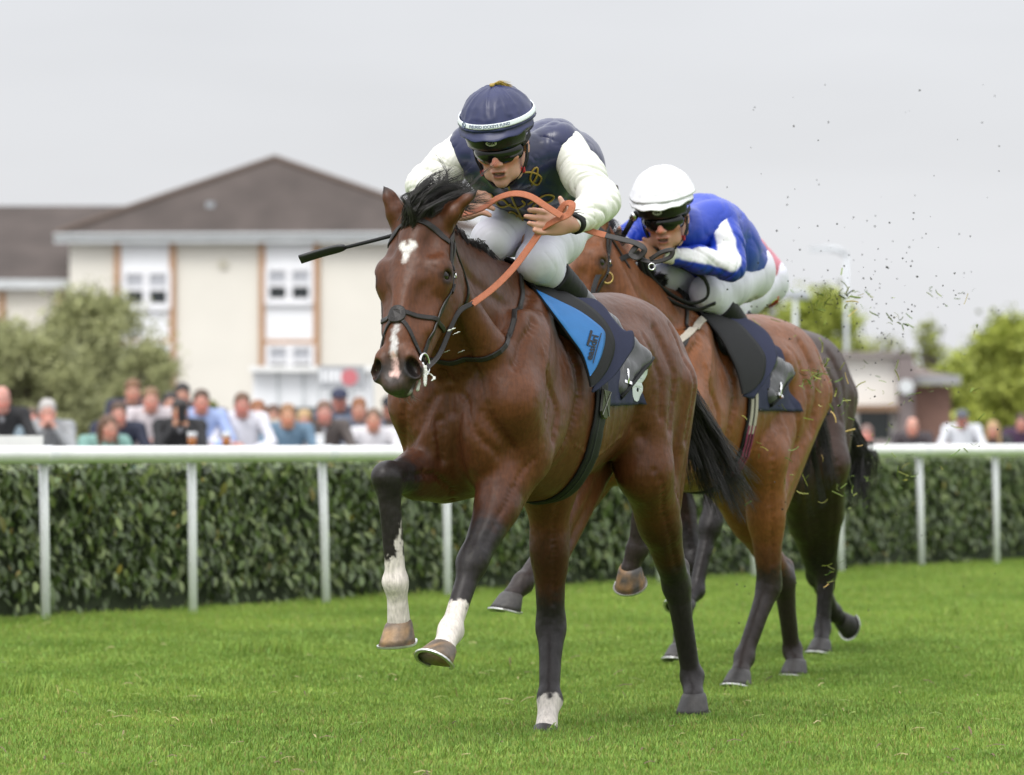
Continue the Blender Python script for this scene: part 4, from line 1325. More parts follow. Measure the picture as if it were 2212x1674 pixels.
class Skin:
    """the surface of a body, in its own frame"""
    def __init__(self, body, fr):
        self.b = bvh_of(body); self.fr = fr
        self.Mi = fr.M.inverted()

    def snap(self, p, off=0.004):
        r = self.b.find_nearest(Vector(p))
        return np.array(r[0]) + np.array(r[1]) * off, np.array(r[1])

    def see(self, xv, yv, off=0.004):
        o = self.Mi @ Vector(CAM); d = (self.Mi.to_3x3() @ Vector(raydir(xv, yv))).normalized()
        r = self.b.ray_cast(o, d)
        if r[0] is None: return None, None
        return np.array(r[0]) + np.array(r[1]) * off, np.array(r[1])

    def line(self, pts, n, off=0.004):
        P = spline(pts, n); o = [self.snap(p, off) for p in P]
        return np.array([q[0] for q in o]), np.array([q[1] for q in o])

    def seeline(self, px, n, off=0.004):
        P = spline(px, n); out = []
        for q in P:
            a, b = self.see(q[0], q[1], off)
            if a is not None: out.append((a, b))
        return np.array([a for a, b in out]), np.array([b for a, b in out])

    def wrap(self, f, phi, off, zc=1.15):
        """point on the barrel at station f and angle phi (degrees, 90 = top, 0 = left side)"""
        d = np.array([0, math.cos(R(phi)), math.sin(R(phi))])
        o = np.array([f, 0, zc]) + d * 0.8
        r = self.b.ray_cast(Vector(o), Vector(-d))
        if r[0] is None: return np.array([f, 0, zc]) + d * 0.25
        return np.array(r[0]) + d * off


M_leather = mat("dark_bridle_leather", (0.018, 0.015, 0.014), rough=0.42, spec=0.35, var=0.2, vscale=60)
M_black = mat("black_neoprene", (0.013, 0.013, 0.014), rough=0.62, spec=.3, var=0.1, vscale=30, bump=0.1, bscale=200)
M_orange = mat("orange_rein_rubber", (0.37, 0.115, 0.052), rough=0.65, var=0.1, vscale=40, bump=0.35, bscale=220)
M_steel = mat("bright_steel", (0.72, 0.72, 0.72), rough=0.18, metal=1.0)
M_navy = mat("navy_cloth", (0.020, 0.023, 0.062), rough=0.8, var=0.08, vscale=30, bump=0.12, bscale=160)
M_blue = mat("bright_blue_pad", (0.022, 0.165, 0.46), rough=0.55, var=0.07, vscale=25, bump=0.1, bscale=180)
M_white_print = mat("white_print", (0.72, 0.76, 0.80), rough=0.55)
M_black_print = mat("black_print", (0.012, 0.012, 0.016), rough=0.6)
M_foam = mat("white_lather", (0.62, 0.62, 0.58), rough=0.5, bump=0.6, bscale=120, var=0.1, vscale=90)
M_webcream = mat("cream_webbing", (0.42, 0.38, 0.32), rough=0.8, var=0.1, vscale=60)


def sheet(name, skin, front, rear, phi0, phi1, off, m, parent, nf=14, nphi=40, thick=0.006, wav=0.0, flare=None):
    """a cloth laid over the barrel between front(phi) and rear(phi); closed with thickness"""
    top, bot = [], []
    for j in range(nphi + 1):
        ph = phi0 + (phi1 - phi0) * j / nphi
        for i in range(nf + 1):
            t = i / nf; f = front(ph) * (1 - t) + rear(ph) * t
            o = off + (wav * math.sin(f * 40 + ph * 0.13) * math.sin(ph * 0.09 + f * 9) if wav else 0)
            if flare: o += flare(f, ph)
            edge = min(t, 1 - t, j / nphi, 1 - j / nphi)
            lift = 0.006 * math.exp(-edge * 30)
            top.append(skin.wrap(f, ph, o + thick + lift * 0.3)); bot.append(skin.wrap(f, ph, o))
    n = (nf + 1) * (nphi + 1); v = np.array(top + bot); fs = []
    def I(i, j): return j * (nf + 1) + i
    for j in range(nphi):
        for i in range(nf):
            fs.append((I(i, j), I(i + 1, j), I(i + 1, j + 1), I(i, j + 1)))
            fs.append((n + I(i, j + 1), n + I(i + 1, j + 1), n + I(i + 1, j), n + I(i, j)))
    for j in range(nphi):
        for i in (0, nf):
            fs.append((I(i, j), I(i, j + 1), n + I(i, j + 1), n + I(i, j)))
    for i in range(nf):
        for j in (0, nphi):
            fs.append((I(i, j), I(i + 1, j), n + I(i + 1, j), n + I(i, j)))
    return MB().add(v, fs).build(name, m, parent, smooth=True)


def lut(pairs):
    a = sorted(pairs)
    xs = [p[0] for p in a]; ys = [p[1] for p in a]
    return lambda ph: float(np.interp(ph if ph <= 90 else 180 - ph, xs, ys))


def text_obj(name, s, size, mapf, m, parent, bold=0.0, depth=0.0):
    """lettering laid on a surface: mapf(x, y) -> 3D point; x runs centred, y up"""
    cu = bpy.data.curves.new(name, 'FONT'); cu.body = s; cu.size = size; cu.align_x = 'CENTER'; cu.align_y = 'CENTER'
    cu.offset = bold; cu.resolution_u = 3
    o = bpy.data.objects.new(name + "_tmp", cu); COL.objects.link(o)
    dg = bpy.context.evaluated_depsgraph_get(); dg.update()
    me = bpy.data.meshes.new_from_object(o.evaluated_get(dg))
    bpy.data.objects.remove(o); bpy.data.curves.remove(cu)
    bm = bmesh.new(); bm.from_mesh(me)
    bmesh.ops.triangulate(bm, faces=bm.faces)
    bmesh.ops.subdivide_edges(bm, edges=[e for e in bm.edges if e.calc_length() > size * 0.25], cuts=1)
    for v in bm.verts: v.co = Vector(mapf(v.co.x, v.co.y))
    bm.normal_update()
    bm.to_mesh(me); bm.free(); me.name = name
    return obj(name, me, m, parent)


def torus(c, nrm_, Rr, r, n=24, m=8):
    nrm_ = nrm(nrm_); a = nrm(np.cross(nrm_, [0.3, 0.5, 0.81])); b = np.cross(nrm_, a)
    pts = [np.asarray(c) + Rr * (a * math.cos(t) + b * math.sin(t)) for t in np.linspace(0, 2 * math.pi, n + 1)]
    mb = MB(); mb.tube(pts, r, n=m, caps=False); return mb


def saddlery(fr, skin, number, blue, glabel, clabel, girth_cols, flaps=None):
    # number cloth
    cl = empty("saddle_cloth", fr.M, clabel, "saddle cloth", "saddle cloths under the saddles")
    fc = lut([(-7, 1.10), (0, 1.20), (20, 1.24), (50, 1.32), (90, 1.34)])
    rc = lut([(-7, 0.655), (0, 0.675), (15, 0.73), (34, 0.785), (47, 0.79), (57, 0.81), (72, 0.83), (90, 0.86)])
    sheet("cloth", skin, fc, rc, -7, 187, 0.006, M_navy, cl, nf=16, nphi=64, thick=0.004, wav=0.004)
    def mp(x, y):
        return skin.wrap(0.765 - x * 1.25, 12 + y / 0.0046, 0.0145)
    if number: text_obj("number_print", number, 0.20, mp, M_white_print, cl, bold=0.012)
    # saddle: black pad, blue panel, seat, girth, stirrups
    sd = empty("racing_saddle", fr.M, glabel, "saddle", "racing saddles with girths")
    fb = lut([(2, 1.235), (18, 1.235), (33, 1.28), (45, 1.36), (53, 1.40), (75, 1.44), (90, 1.45)])
    rb = lut([(2, 1.17), (8, 1.11), (21, 1.018), (36, 0.913), (46, 0.885), (54, 0.875), (68, 0.915), (82, 0.95), (90, 0.955)])
    sheet("pad", skin, lambda ph: fb(ph) - .03, lambda ph: rb(ph) + .06, 12, 168, 0.012, M_black, sd, nf=14, nphi=64, thick=0.008)
    if flaps:
        def surf(x, y, ext):
            """where the sight line through x, y meets the flared flap"""
            lo_, hi_ = 0.45, 1.75
            def gap(f):
                p = fr.at(x, y, f)
                lb = .262 * math.sqrt(max(0, 1 - ((p[2] - 1.14) / .405) ** 2)) if p[2] < 1.54 else .0
                return p, p[1] - (max(lb, .03) + .025 + .155 * min(max((1.42 - f) / .42, 0), 1) ** .8 + ext)
            for _ in range(26):
                m_ = (lo_ + hi_) / 2
                if gap(m_)[1] > 0: hi_ = m_
                else: lo_ = m_
            return gap(lo_)[0]
        def patch(nm, Lc, Rc, ext, m, par, n=34, k=10, th=.006):
            P, Q = spline(Lc, n), spline(Rc, n)
            top = np.array([surf(*(P[i] * (1 - j / k) + Q[i] * (j / k)), ext) for i in range(n) for j in range(k + 1)])
            for mir in (1, -1):
                t_ = top * [1, mir, 1]; b_ = t_ - np.array([-.35 * th, mir * th, 0])
                fs = []; N = len(t_); I = lambda i, j: i * (k + 1) + j
                for i in range(n - 1):
                    for j in range(k):
                        fs.append((I(i, j), I(i, j + 1), I(i + 1, j + 1), I(i + 1, j))); fs.append((N + I(i + 1, j), N + I(i + 1, j + 1), N + I(i, j + 1), N + I(i, j)))
                    for j in (0, k): fs.append((I(i, j), I(i + 1, j), N + I(i + 1, j), N + I(i, j)))
                for i in (0, n - 1):
                    for j in range(k): fs.append((I(i, j), I(i, j + 1), N + I(i, j + 1), N + I(i, j)))
                o_ = MB().add(np.vstack([t_, b_]), fs).build(nm, m, par, smooth=True)
                if mir == 1: first = o_
            return first
        patch("cloth_flap", flaps["navyL"], flaps["navyR"], -.012, M_navy, cl)
        patch("flap", flaps["padL"], flaps["padR"], 0.0, M_black, sd, th=.010)
        if blue:
            p = patch("panel", flaps["blueL"], flaps["blueR"], .004, M_blue, sd, th=.003)
            def mpt(x, y): return surf(1280 + 620 * (.27 * x - .963 * y), 750 + 620 * (-.963 * x - .27 * y), .0075)
            text_obj("lettering", "easidri", 0.034, mpt, M_black_print, p, bold=0.0010)
            MB().strap([mpt(x, -0.0165) for x in np.linspace(-.052, .056, 12)], (.4, .8, .5), .003, .001).build("underline", M_black_print, p)
            MB().strap([mpt(x, 0.0185) for x in np.linspace(.002, .056, 8)], (.4, .8, .5), .009, .001).build("overline", M_black_print, p)
    fs_ = lut([(66, 1.26), (75, 1.33), (90, 1.38)]); rs_ = lut([(66, 1.14), (75, 1.04), (90, 1.0)])
    sheet("seat", skin, fs_, rs_, 66, 114, 0.024, mat("black_saddle_leather", (0.02, 0.019, 0.019), rough=.35), sd, nf=10, nphi=24, thick=0.012)
    gc = lut([(-95, 1.10), (-62, 1.16), (-26, 1.19), (0, 1.175), (10, 1.17)])
    g = empty("girth_tmp"); bpy.data.objects.remove(g)
    pts, nn = [], []
    for ph in np.linspace(12, -192, 60):
        c = gc(ph if ph > -90 else -180 - ph)
        pts.append(skin.wrap(c, ph, 0.011)); nn.append((0, math.cos(R(ph)), math.sin(R(ph))))
    MB().strap(pts, nn, 0.088, 0.009).build("girth", girth_cols[0], sd, smooth=True)
    MB().strap([p + 0.004 * np.array(q) + [0.012, 0, 0] for p, q in zip(pts, nn)][:32], nn[:32], 0.010, 0.006).build("girth_seam", M_black_print, sd, smooth=True)
    if girth_cols[1] is not None:
        for dx in (-0.022, 0.022):
            MB().strap([np.array(p) + 0.007 * np.array(q) + [dx, 0, 0] for p, q in zip(pts, nn)][1:12], nn[1:12], 0.026, 0.004).build("girth_strap", girth_cols[1], sd)
        for dx in (-0.03, 0.0, 0.03):
            MB().strap([np.array(p) + 0.008 * np.array(q) + [dx, 0, 0] for p, q in zip(pts, nn)][9:22], nn[9:22], 0.011, 0.004).build("girth_stripe", girth_cols[2], sd)
    else:
        k = 5
        c = np.array(pts[k]); n_ = np.array(nn[k])
        up = nrm(np.array(pts[k - 2]) - np.array(pts[k + 2])); sx = np.cross(up, n_)
        MB().add([c + n_ * .010 + up * y + sx * x for (x, y) in ((-.03, .05), (.03, .05), (.034, -.03), (.014, -.052), (-.014, -.052), (-.034, -.03))] +
                 [c + n_ * .018 + up * y * .93 + sx * x * .93 for (x, y) in ((-.03, .05), (.03, .05), (.034, -.03), (.014, -.052), (-.014, -.052), (-.034, -.03))],
                 [(0, 1, 7, 6), (1, 2, 8, 7), (2, 3, 9, 8), (3, 4, 10, 9), (4, 5, 11, 10), (5, 0, 6, 11), (6, 7, 8, 9, 10, 11)]).build("buckle_guard", mat("olive_leather", (0.035, 0.035, 0.02), rough=.25), sd)
        for (x0, y0, x1, y1) in ((-.028, .045, .028, -.04), (.028, .045, -.028, -.04)):
            MB().tube([c + n_ * .0195 + up * y0 + sx * x0, c + n_ * .0195 + up * y1 + sx * x1], .0018, n=6).build("stitching", mat("grey_thread", (.25, .25, .22), rough=.7), sd)
    return cl, sd


def stirrup(parent, c, axis, fwd):
    """iron round the foot at c; axis = up, fwd = foot direction"""
    axis = nrm(axis); fwd = nrm(fwd - axis * (np.asarray(fwd) @ axis)); sd = np.cross(axis, fwd)
    pts = [c + sd * x + axis * y for (x, y) in ((-.058, -.005), (-.060, .04), (-.045, .09), (-.012, .125), (.012, .125), (.045, .09), (.060, .04), (.058, -.005), (-.058, -.005))]
    MB().tube(pts, .0055, n=8).build("stirrup_iron", M_steel, parent, smooth=True)
    MB().box(c - axis * .004, (0.03, 0.118, 0.012), np.array([fwd, sd, axis]).T).build("stirrup_tread", M_steel, parent)


def bridle(fr, skin, hd, label, noseband="grackle", side=(1, -1)):
    H = hd["H"]; sc = hd["sc"]
    b = empty("bridle", fr.M, label, "bridle", "bridles on the racehorses")
    def strap(nm, pts, n=18, w=0.016, off=0.004, m=M_leather, t=0.005, par=None):
        P, N = skin.line([H(*p) for p in pts], n, off)
        return MB().strap(P, N, w * sc, t).build(nm, m, par or b)
    strap("browband", [(.088, -.075, .085), (.082, -.03, .07), (.045, .0, .048), (0, .01, .04), (-.045, .0, .048), (-.082, -.03, .07), (-.088, -.075, .085)], 30, .020)
    for s in side:
        ck = strap("cheekpiece", [(s * .086, -.085, .07), (s * .088, -.098, .16), (s * .088, -.098, .26), (s * .08, -.092, .36), (s * .068, -.088, .44), (s * .062, -.082, .50)], 24, .015)
        strap("buckle_keeper", [(s * .088, -.098, .225), (s * .088, -.098, .245)], 3, .024, .008, par=ck)
        strap("buckle_keeper", [(s * .088, -.098, .165), (s * .088, -.098, .18)], 3, .024, .008, par=ck)
        P, N = skin.line([H(s * .088, -.098, .19), H(s * .088, -.098, .20)], 3, .010)
        torus(P[1], N[1], .010, .0022, 12, 6).build("buckle", M_steel, ck, smooth=True)
        strap("noseband_cheek", [(s * .088, -.112, .07), (s * .092, -.115, .18), (s * .09, -.115, .28), (s * .08, -.10, .355)], 18, .012)
        strap("throatlash", [(s * .085, -.11, .05), (s * .085, -.20, .08), (s * .075, -.27, .15), (s * .03, -.30, .20), (0, -.30, .21)], 18, .011)
        strap("headpiece", [(s * .086, -.085, .08), (s * .075, -.125, .01), (s * .05, -.14, -.03), (0, -.14, -.045)], 14, .022)
        if noseband == "grackle":
            strap("noseband_strap", [(0, .01, .375), (s * .04, -.01, .372), (s * .07, -.06, .365), (s * .078, -.11, .355), (s * .06, -.18, .35)], 20, .016)
            strap("noseband_strap", [(0, .01, .39), (s * .03, .0, .42), (s * .05, -.03, .465), (s * .058, -.08, .50), (s * .05, -.13, .51)], 20, .014)
        else:
            strap("noseband_strap", [(0, .01, .38), (s * .05, -.01, .38), (s * .075, -.08, .375), (s * .06, -.17, .36), (0, -.21, .36)], 24, .020)
        # bit
        bc = H(s * .066, -.080, .525)
        bt = torus(bc, hd["u"], .036 * sc, .0045, 26, 8).build("bit_ring", M_steel, b, smooth=True)
        MB().tube([bc - hd["u"] * s * .002, bc - hd["u"] * s * .05 * sc], .009, n=8).build("bit_mouthpiece", M_steel, b, smooth=True)
    if noseband == "grackle":
        P, N = skin.snap(H(0, .01, .383), .006)
        n_ = N; up = nrm(-hd["w"] + n_ * (hd["w"] @ n_)); sx = np.cross(up, n_)
        ring = [(math.cos(a) * .037, math.sin(a) * .031) for a in np.linspace(0, 6.283, 21)[:-1]]
        vs = []
        for (k_, o_) in ((1.0, .0), (1.0, .004), (.9, .0065), (.5, .007)):
            for (x, y) in ring:
                q, qn = skin.snap(P + sx * x * k_ * sc + up * y * k_ * sc, 0.004 + o_)
                vs.append(q)
        fs = [(i * 20 + j, i * 20 + (j + 1) % 20, (i + 1) * 20 + (j + 1) % 20, (i + 1) * 20 + j) for i in range(3) for j in range(20)] + [tuple(60 + j for j in range(20))]
        MB().add(vs, fs).build("noseband_pad", M_leather, b)
    return b


sk1 = Skin(child(horse1, "body"), h1)
bridle1 = bridle(h1, sk1, hd1, "dark leather bridle with crossed noseband on the leading horse")
cloth1, saddle1 = saddlery(h1, sk1, "8", True, "black racing saddle with bright blue lettered panel on the leading horse",
                           "navy number cloth with white figure under the leading saddle", (M_black, None),
    dict(blueL=[(1160, 626), (1200, 680), (1238, 732), (1261, 766), (1276, 812)], blueR=[(1160, 626), (1206, 648), (1252, 671), (1283, 693), (1304, 712), (1308, 730), (1302, 761), (1290, 791), (1276, 812)],
         padL=[(1132, 599), (1158, 625), (1199, 681), (1237, 733), (1260, 767), (1275, 812), (1280, 836)], padR=[(1132, 599), (1182, 610), (1220, 628), (1261, 651), (1292, 675), (1315, 703), (1328, 734), (1327, 763), (1315, 795), (1297, 820), (1280, 836)],
         navyL=[(1235, 640), (1285, 680), (1305, 708), (1315, 734), (1314, 763), (1304, 795), (1290, 820), (1281, 846)], navyR=[(1252, 643), (1283, 645), (1306, 662), (1324, 687), (1349, 714), (1367, 715), (1371, 745), (1360, 766), (1328, 811), (1283, 848)]))
# neck strap
P_, N_ = sk1.line([(1.38, 0.0, 1.60), (1.48, .10, 1.53), sk1.see(1122, 660)[0], sk1.see(1095, 730)[0], sk1.see(1040, 775)[0], sk1.see(980, 782)[0], (1.90, -.03, 1.27), (1.80, -.14, 1.30), (1.62, -.15, 1.42), (1.42, -.05, 1.58)], 60, .006)
MB().strap(P_, N_, .018, .006).build("neck_strap", M_leather, label="dark leather neck strap round the base of the leading horse's neck", cat="strap").matrix_world = h1.M
# lather about the bit and mouth
lm = empty("lather", h1.M, "white foam lather hanging from the leading horse's bit", "foam")
S_ = Sdf(A(905, 830, 2.5) - [.16, .12, .14], A(925, 770, 2.3) + [.16, .14, .14], .0045)
Hh = hd1["H"]
b0 = Hh(.072, -.075, .52)
for (a_, b_, r0_, r1_) in (((.072, -.066, .50), (.074, -.070, .545), .009, .012), ((.074, -.070, .545), (.078, -.078, .60), .010, .006), ((.074, -.070, .545), (.105, -.080, .575), .006, .005),
                           ((.105, -.080, .575), (.098, -.07, .59), .005, .004), ((.076, -.07, .55), (.09, -.066, .53), .006, .004), ((.060, -.085, .57), (.052, -.09, .61), .007, .007)):
    S_.seg(Hh(*a_), Hh(*b_), r0_, r1_, k=.006)
v_, q_ = S_.mesh(1)
obj("foam_string", raw_mesh("foam_string", v_, quads=q_), M_foam, lm)
for i, (x, y, f) in enumerate(((975, 712, 2.28), (985, 720, 2.25), (963, 760, 2.05), (995, 760, 2.02))):
    c = A(x, y, f); S_ = Sdf(c - .04, c + .04, .005)
    S_.seg(c + [0, -.012, -.004], c + [0, .016, .006], .0042 if i < 1 else .003, .0035 if i < 1 else .003, k=0)
    v_, q_ = S_.mesh(1); obj("foam_fleck", raw_mesh("foam_fleck", v_, quads=q_), M_foam, lm)
# whiskers of the chin
rg = np.random.default_rng(4); cs = []
for i in range(46):
    a0 = sk1.snap(Hh(rg.uniform(-.03, .05), rg.uniform(-.15, -.1), rg.uniform(.57, .63)), 0)[0]
    d_ = nrm(hd1["w"] * 1.0 + hd1["u"] * rg.normal(.25, .4) - hd1["v"] * rg.uniform(0, .6))
    ln = rg.uniform(.015, .04)
    cs.append(np.array([a0, a0 + d_ * ln * .6, a0 + d_ * ln + hd1["u"] * rg.normal(.006, .006)]))
strands("whiskers", cs, horse1, mat("pale_whisker", (.16, .13, .10), rough=.6), r0=.0009)


# ---- manes and tails
def hair_lock(path, n, spread0, spread1, rg, curl=0.012, m=14, len0=0.75):
    """n strands that follow path (rows x y z) and fan out"""
    out = []; P = spline(path, m); T = np.linspace(0, 1, m)[:, None]
    for i in range(n):
        o0 = rg.normal(size=3) * spread0; o1 = rg.normal(size=3) * spread1
        L_ = rg.uniform(len0, 1.05)
        Q = spline(P, m) if L_ >= 1 else P[0] + (spline(P[:max(4, int(m * L_))], m) - P[0])
        ph = rg.uniform(0, 6.28, 3); fq = rg.uniform(3, 8)
        out.append(Q + o0 * (1 - T) + o1 * T ** 1.3 + curl * np.sin(T * fq + ph) * T)
    return out


rg = np.random.default_rng(12)


def hair_mass(paths, per, clump, n, rg, s0=.02, s1=.05, fine=.006, curl=.02, m=16):
    """clumps of fine strands: each clump follows a jittered copy of a guide path"""
    out = []; T = np.linspace(0, 1, m)[:, None]
    for p in paths:
        G = spline(p, m)
        for c in range(clump):
            o0 = rg.normal(size=3) * s0; o1 = rg.normal(size=3) * s1; ph = rg.uniform(0, 6.28, 3); fq = rg.uniform(2, 5)
            L_ = rg.uniform(.6, 1.08)
            C = G[0] + (G - G[0]) * (1 - (1 - L_) * T) + o0 * (1 - T) + o1 * T ** 1.4 + curl * np.sin(T * fq + ph) * T
            for k in range(per):
                a0 = rg.normal(size=3) * fine; a1 = rg.normal(size=3) * fine * .9; q = rg.uniform(0, 6.28, 3)
                out.append(C + a0 * (1 - T) + a1 * T + fine * .8 * np.sin(T * 4 + q) * T)
    return out


fl = hair_mass([[A(893, 474, 2.20), A(900, 435, 2.21), A(935, 405, 2.14), A(985, 385, 2.04)],
                [A(905, 470, 2.18), A(922, 440, 2.17), A(965, 415, 2.08), A(1020, 408, 1.98)],
                [A(888, 474, 2.20), A(890, 445, 2.23), A(910, 412, 2.20), A(955, 390, 2.10)],
                [A(920, 470, 2.15), A(950, 448, 2.11), A(985, 430, 2.02), A(1035, 432, 1.95)]], 18, 22, 0, rg, .014, .030, .006, .024)
fl += hair_mass([[A(930, 440, 2.12), A(960, 405, 2.05), A(972, 372, 2.02), A(980, 352, 2.0)], [A(985, 430, 2.0), A(1010, 412, 1.96), A(1025, 402, 1.93), A(1040, 400, 1.9)]], 7, 7, 0, rg, .012, .024, .004, .02)
strands("forelock", fl, horse1, r0=.0013)
gp = []
for i, t in enumerate(np.linspace(0, 1, 22)):
    x0, y0, f0 = 945 + 130 * t, 455 + 112 * t, 2.12 - .58 * t
    r0_ = sk1.snap(A(x0, y0, f0), -.004)[0]
    wv_ = .015 * math.sin(i * 1.7)
    gp.append([r0_ + [0, -.01, 0], r0_ + [-.02, -.03, .02], r0_ + [-.06, -.065 + wv_, .015], r0_ + [-.10, -.10, -.05 + wv_], r0_ + [-.13, -.12, -.15]])
strands("mane", hair_mass(gp, 14, 4, 0, rg, .012, .02, .007, .014, m=12), horse1, r0=.0014)
tp = [[(.11, 0, 1.31), A(1478, 850, .0), A(1528, 960, -.1), A(1596, 1100, -.2)], [(.11, 0, 1.31), A(1474, 850, .0), A(1508, 980, -.08), A(1545, 1090, -.14)],
      [(.11, 0, 1.31), A(1482, 845, .0), A(1545, 960, -.12), A(1616, 1080, -.24)]]
strands("tail", hair_mass(tp, 18, 22, 0, rg, .018, .036, .010, .02), horse1, r0=.0019)

# ================================================================== JOCKEYS
M_skin = mat("skin", attr=True, rough=0.48, spec=0.35, var=0.06, vscale=40, subs=0.12)
M_helm = mat("black_helmet_shell", (0.012, 0.012, 0.013), rough=0.28)
M_lens = mat("dark_goggle_lens", (0.006, 0.006, 0.007), rough=0.12, spec=0.45)
M_breech = mat("white_breeches", (0.72, 0.70, 0.82), rough=0.5, var=0.04, vscale=18, sheen=0.1)
M_silkw = mat("white_silk", (0.74, 0.735, 0.68), rough=0.42, var=0.03, vscale=20, sheen=0.1)
M_silkn = mat("navy_silk", (0.016, 0.020, 0.070), rough=0.28, spec=0.5, var=0.15, vscale=14)
M_silkb = mat("royal_blue_silk", (0.012, 0.045, 0.42), rough=0.38, spec=0.5, var=0.12, vscale=14)
M_capw = mat("white_cap_silk", (0.74, 0.74, 0.77), rough=0.5, var=0.04, vscale=20)
M_gold = mat("gold_braid", (0.36, 0.24, 0.045), rough=0.5, var=0.2, vscale=120)
M_boot = mat("sky_grey_boot_leather", (0.075, 0.075, 0.078), rough=0.28, var=0.18, vscale=30, spec=.5)  # black leather, with the sky's grey reflection put into its base colour
M_boott = mat("black_boot_top", (0.009, 0.009, 0.010), rough=0.6, spec=.3, var=0.1)
M_red = mat("red_clip", (0.45, 0.03, 0.04), rough=0.4)


def vnormals(v, q):
    a = v[q[:, 1]] - v[q[:, 3]]; b = v[q[:, 2]] - v[q[:, 0]]
    fn = np.cross(b, a)
    n = np.zeros_like(v)
    for i in range(4):
        for k in range(3): n[:, k] += np.bincount(q[:, i], weights=fn[:, k], minlength=len(v))
    n /= np.linalg.norm(n, axis=1)[:, None] + 1e-12
    return n


def crease(v, q, amp, axis, s_along, s_across, seed=0):
    """cloth folds: noise squeezed along axis, pushed along the normals"""
    n = vnormals(v, q)
    ax = nrm(axis); b1 = nrm(np.cross(ax, [0.31, 0.2, 0.93])); b2 = np.cross(ax, b1)
    w = np.stack([v @ ax * s_along, v @ b1 * s_across, v @ b2 * s_across], axis=1)
    w = w + 0.4 * np.stack([noise3(v, 7, seed + 5), noise3(v, 7, seed + 6), noise3(v, 7, seed + 7)], axis=1)
    r = (1 - np.abs(noise3(w, 1.0, seed))) ** 3 * 1.6 - 0.5
    r2 = (1 - np.abs(noise3(w * [1.0, 1.0, 1.0], 1.9, seed + 1))) ** 3 - 0.3
    return v + n * (amp * (0.8 * r + 0.4 * r2))[:, None]


def hand(S, wr, pal, up, spread, curl, thumb_dir, k=0.006, r=0.0104, ln=(.074, .080, .074, .058)):
    """wrist wr, palm direction pal, up = from little finger to index; curl vector = where finger tips bend to"""
    pal = nrm(pal); up = nrm(up - pal * (np.asarray(up) @ pal)); nn = np.cross(pal, up)
    kn = wr + pal * 0.085
    S.ell(wr + pal * 0.050, (0.050, 0.041, 0.0165), axes=[pal, up, nn], k=0.02)
    S.ell(wr + pal * 0.07, (0.024, 0.040, 0.0145), axes=[pal, up, nn], k=0.012)
    for i in range(4):
        o = kn + up * (0.030 - 0.020 * i) - pal * (0.004 * abs(i - 1))
        d0 = nrm(pal + up * spread * (1.5 - i))
        cu = curl[i] if isinstance(curl, (list, tuple)) and np.ndim(curl[0]) else curl
        d1 = nrm(d0 + np.asarray(cu)); d2 = nrm(d1 + np.asarray(cu) * 1.2)
        p1 = o + d0 * ln[i] * 0.46; p2 = p1 + d1 * ln[i] * 0.30; p3 = p2 + d2 * ln[i] * 0.24
        S.seg(o - pal * .02, p1, r * 1.05, r, k=k); S.seg(p1, p2, r, r * .92, k=k * .6); S.seg(p2, p3, r * .92, r * .8, k=k * .6)
    tb = wr + pal * 0.025 + up * 0.030
    td = nrm(thumb_dir)
    S.seg(tb - td * .01, tb + td * .032, .0135, .0115, k=.012); S.seg(tb + td * .032, tb + td * .060 + pal * .004, .0115, .0085, k=.006)


def dome(c, ax, rad, lat0, lat1, nlat=18, nlon=48, wr=0.0, seed=0, flare=0.0, lon0=0, lon1=360, thick=0.003):
    """shell of an ellipsoid between two latitudes (degrees from the top); ax rows: left, front, up"""
    vs = []; full = (lon1 - lon0) >= 360
    nl = nlon if full else nlon + 1
    for sgn in (0, 1):
        for i in range(nlat + 1):
            la = R(lat0 + (lat1 - lat0) * i / nlat)
            for j in range(nl):
                lo = R(lon0 + (lon1 - lon0) * j / nlon)
                d = np.array([math.sin(la) * math.sin(lo) * rad[0], math.sin(la) * math.cos(lo) * rad[1], math.cos(la) * rad[2]])
                k = 1.0
                if flare: k += flare * max(0, (i / nlat - .75) * 4) ** 2
                p = d * k
                if wr:
                    rdg = (1 - abs(float(noise3(np.array([math.sin(lo) * 3.2, math.cos(lo) * 3.2, la * 1.3]), 1.0, seed)))) ** 4
                    rd2 = (1 - abs(float(noise3(np.array([math.sin(lo) * 4.5, math.cos(lo) * 4.5, la * 4.0]), 1.0, seed + 4)))) ** 4
                    p = p * (1 + wr * (rdg - .3) * min(1, i / nlat * 2.2) + wr * .6 * (rd2 - .3) * (i / nlat) - wr * .5 * max(0, math.cos(lo * 3)) ** 14)
                p = p * (1 - sgn * thick / 0.12)
                vs.append(c + p[0] * ax[0] + p[1] * ax[1] + p[2] * ax[2])
    n = nl * (nlat + 1); fs = []
    for i in range(nlat):
        for j in range(nlon):
            j2 = (j + 1) % nl if full else j + 1
            a, b, c_, d_ = i * nl + j, i * nl + j2, (i + 1) * nl + j2, (i + 1) * nl + j
            fs.append((a, d_, c_, b)); fs.append((n + a, n + b, n + c_, n + d_))
    for j in range(nlon):
        j2 = (j + 1) % nl if full else j + 1
        for i in (0, nlat): fs.append((i * nl + j, i * nl + j2, n + i * nl + j2, n + i * nl + j))
    if not full:
        for i in range(nlat):
            for j in (0, nl - 1): fs.append((i * nl + j, (i + 1) * nl + j, n + (i + 1) * nl + j, n + i * nl + j))
    return MB().add(vs, fs)


def head_axes(face, up):
    v = nrm(face); w = nrm(np.asarray(up) - v * (np.asarray(up) @ v)); u = np.cross(w, v) * -1
    u = np.cross(v, w) * -1
    return np.array([np.cross(w, v) * -1 * -1, v, w])


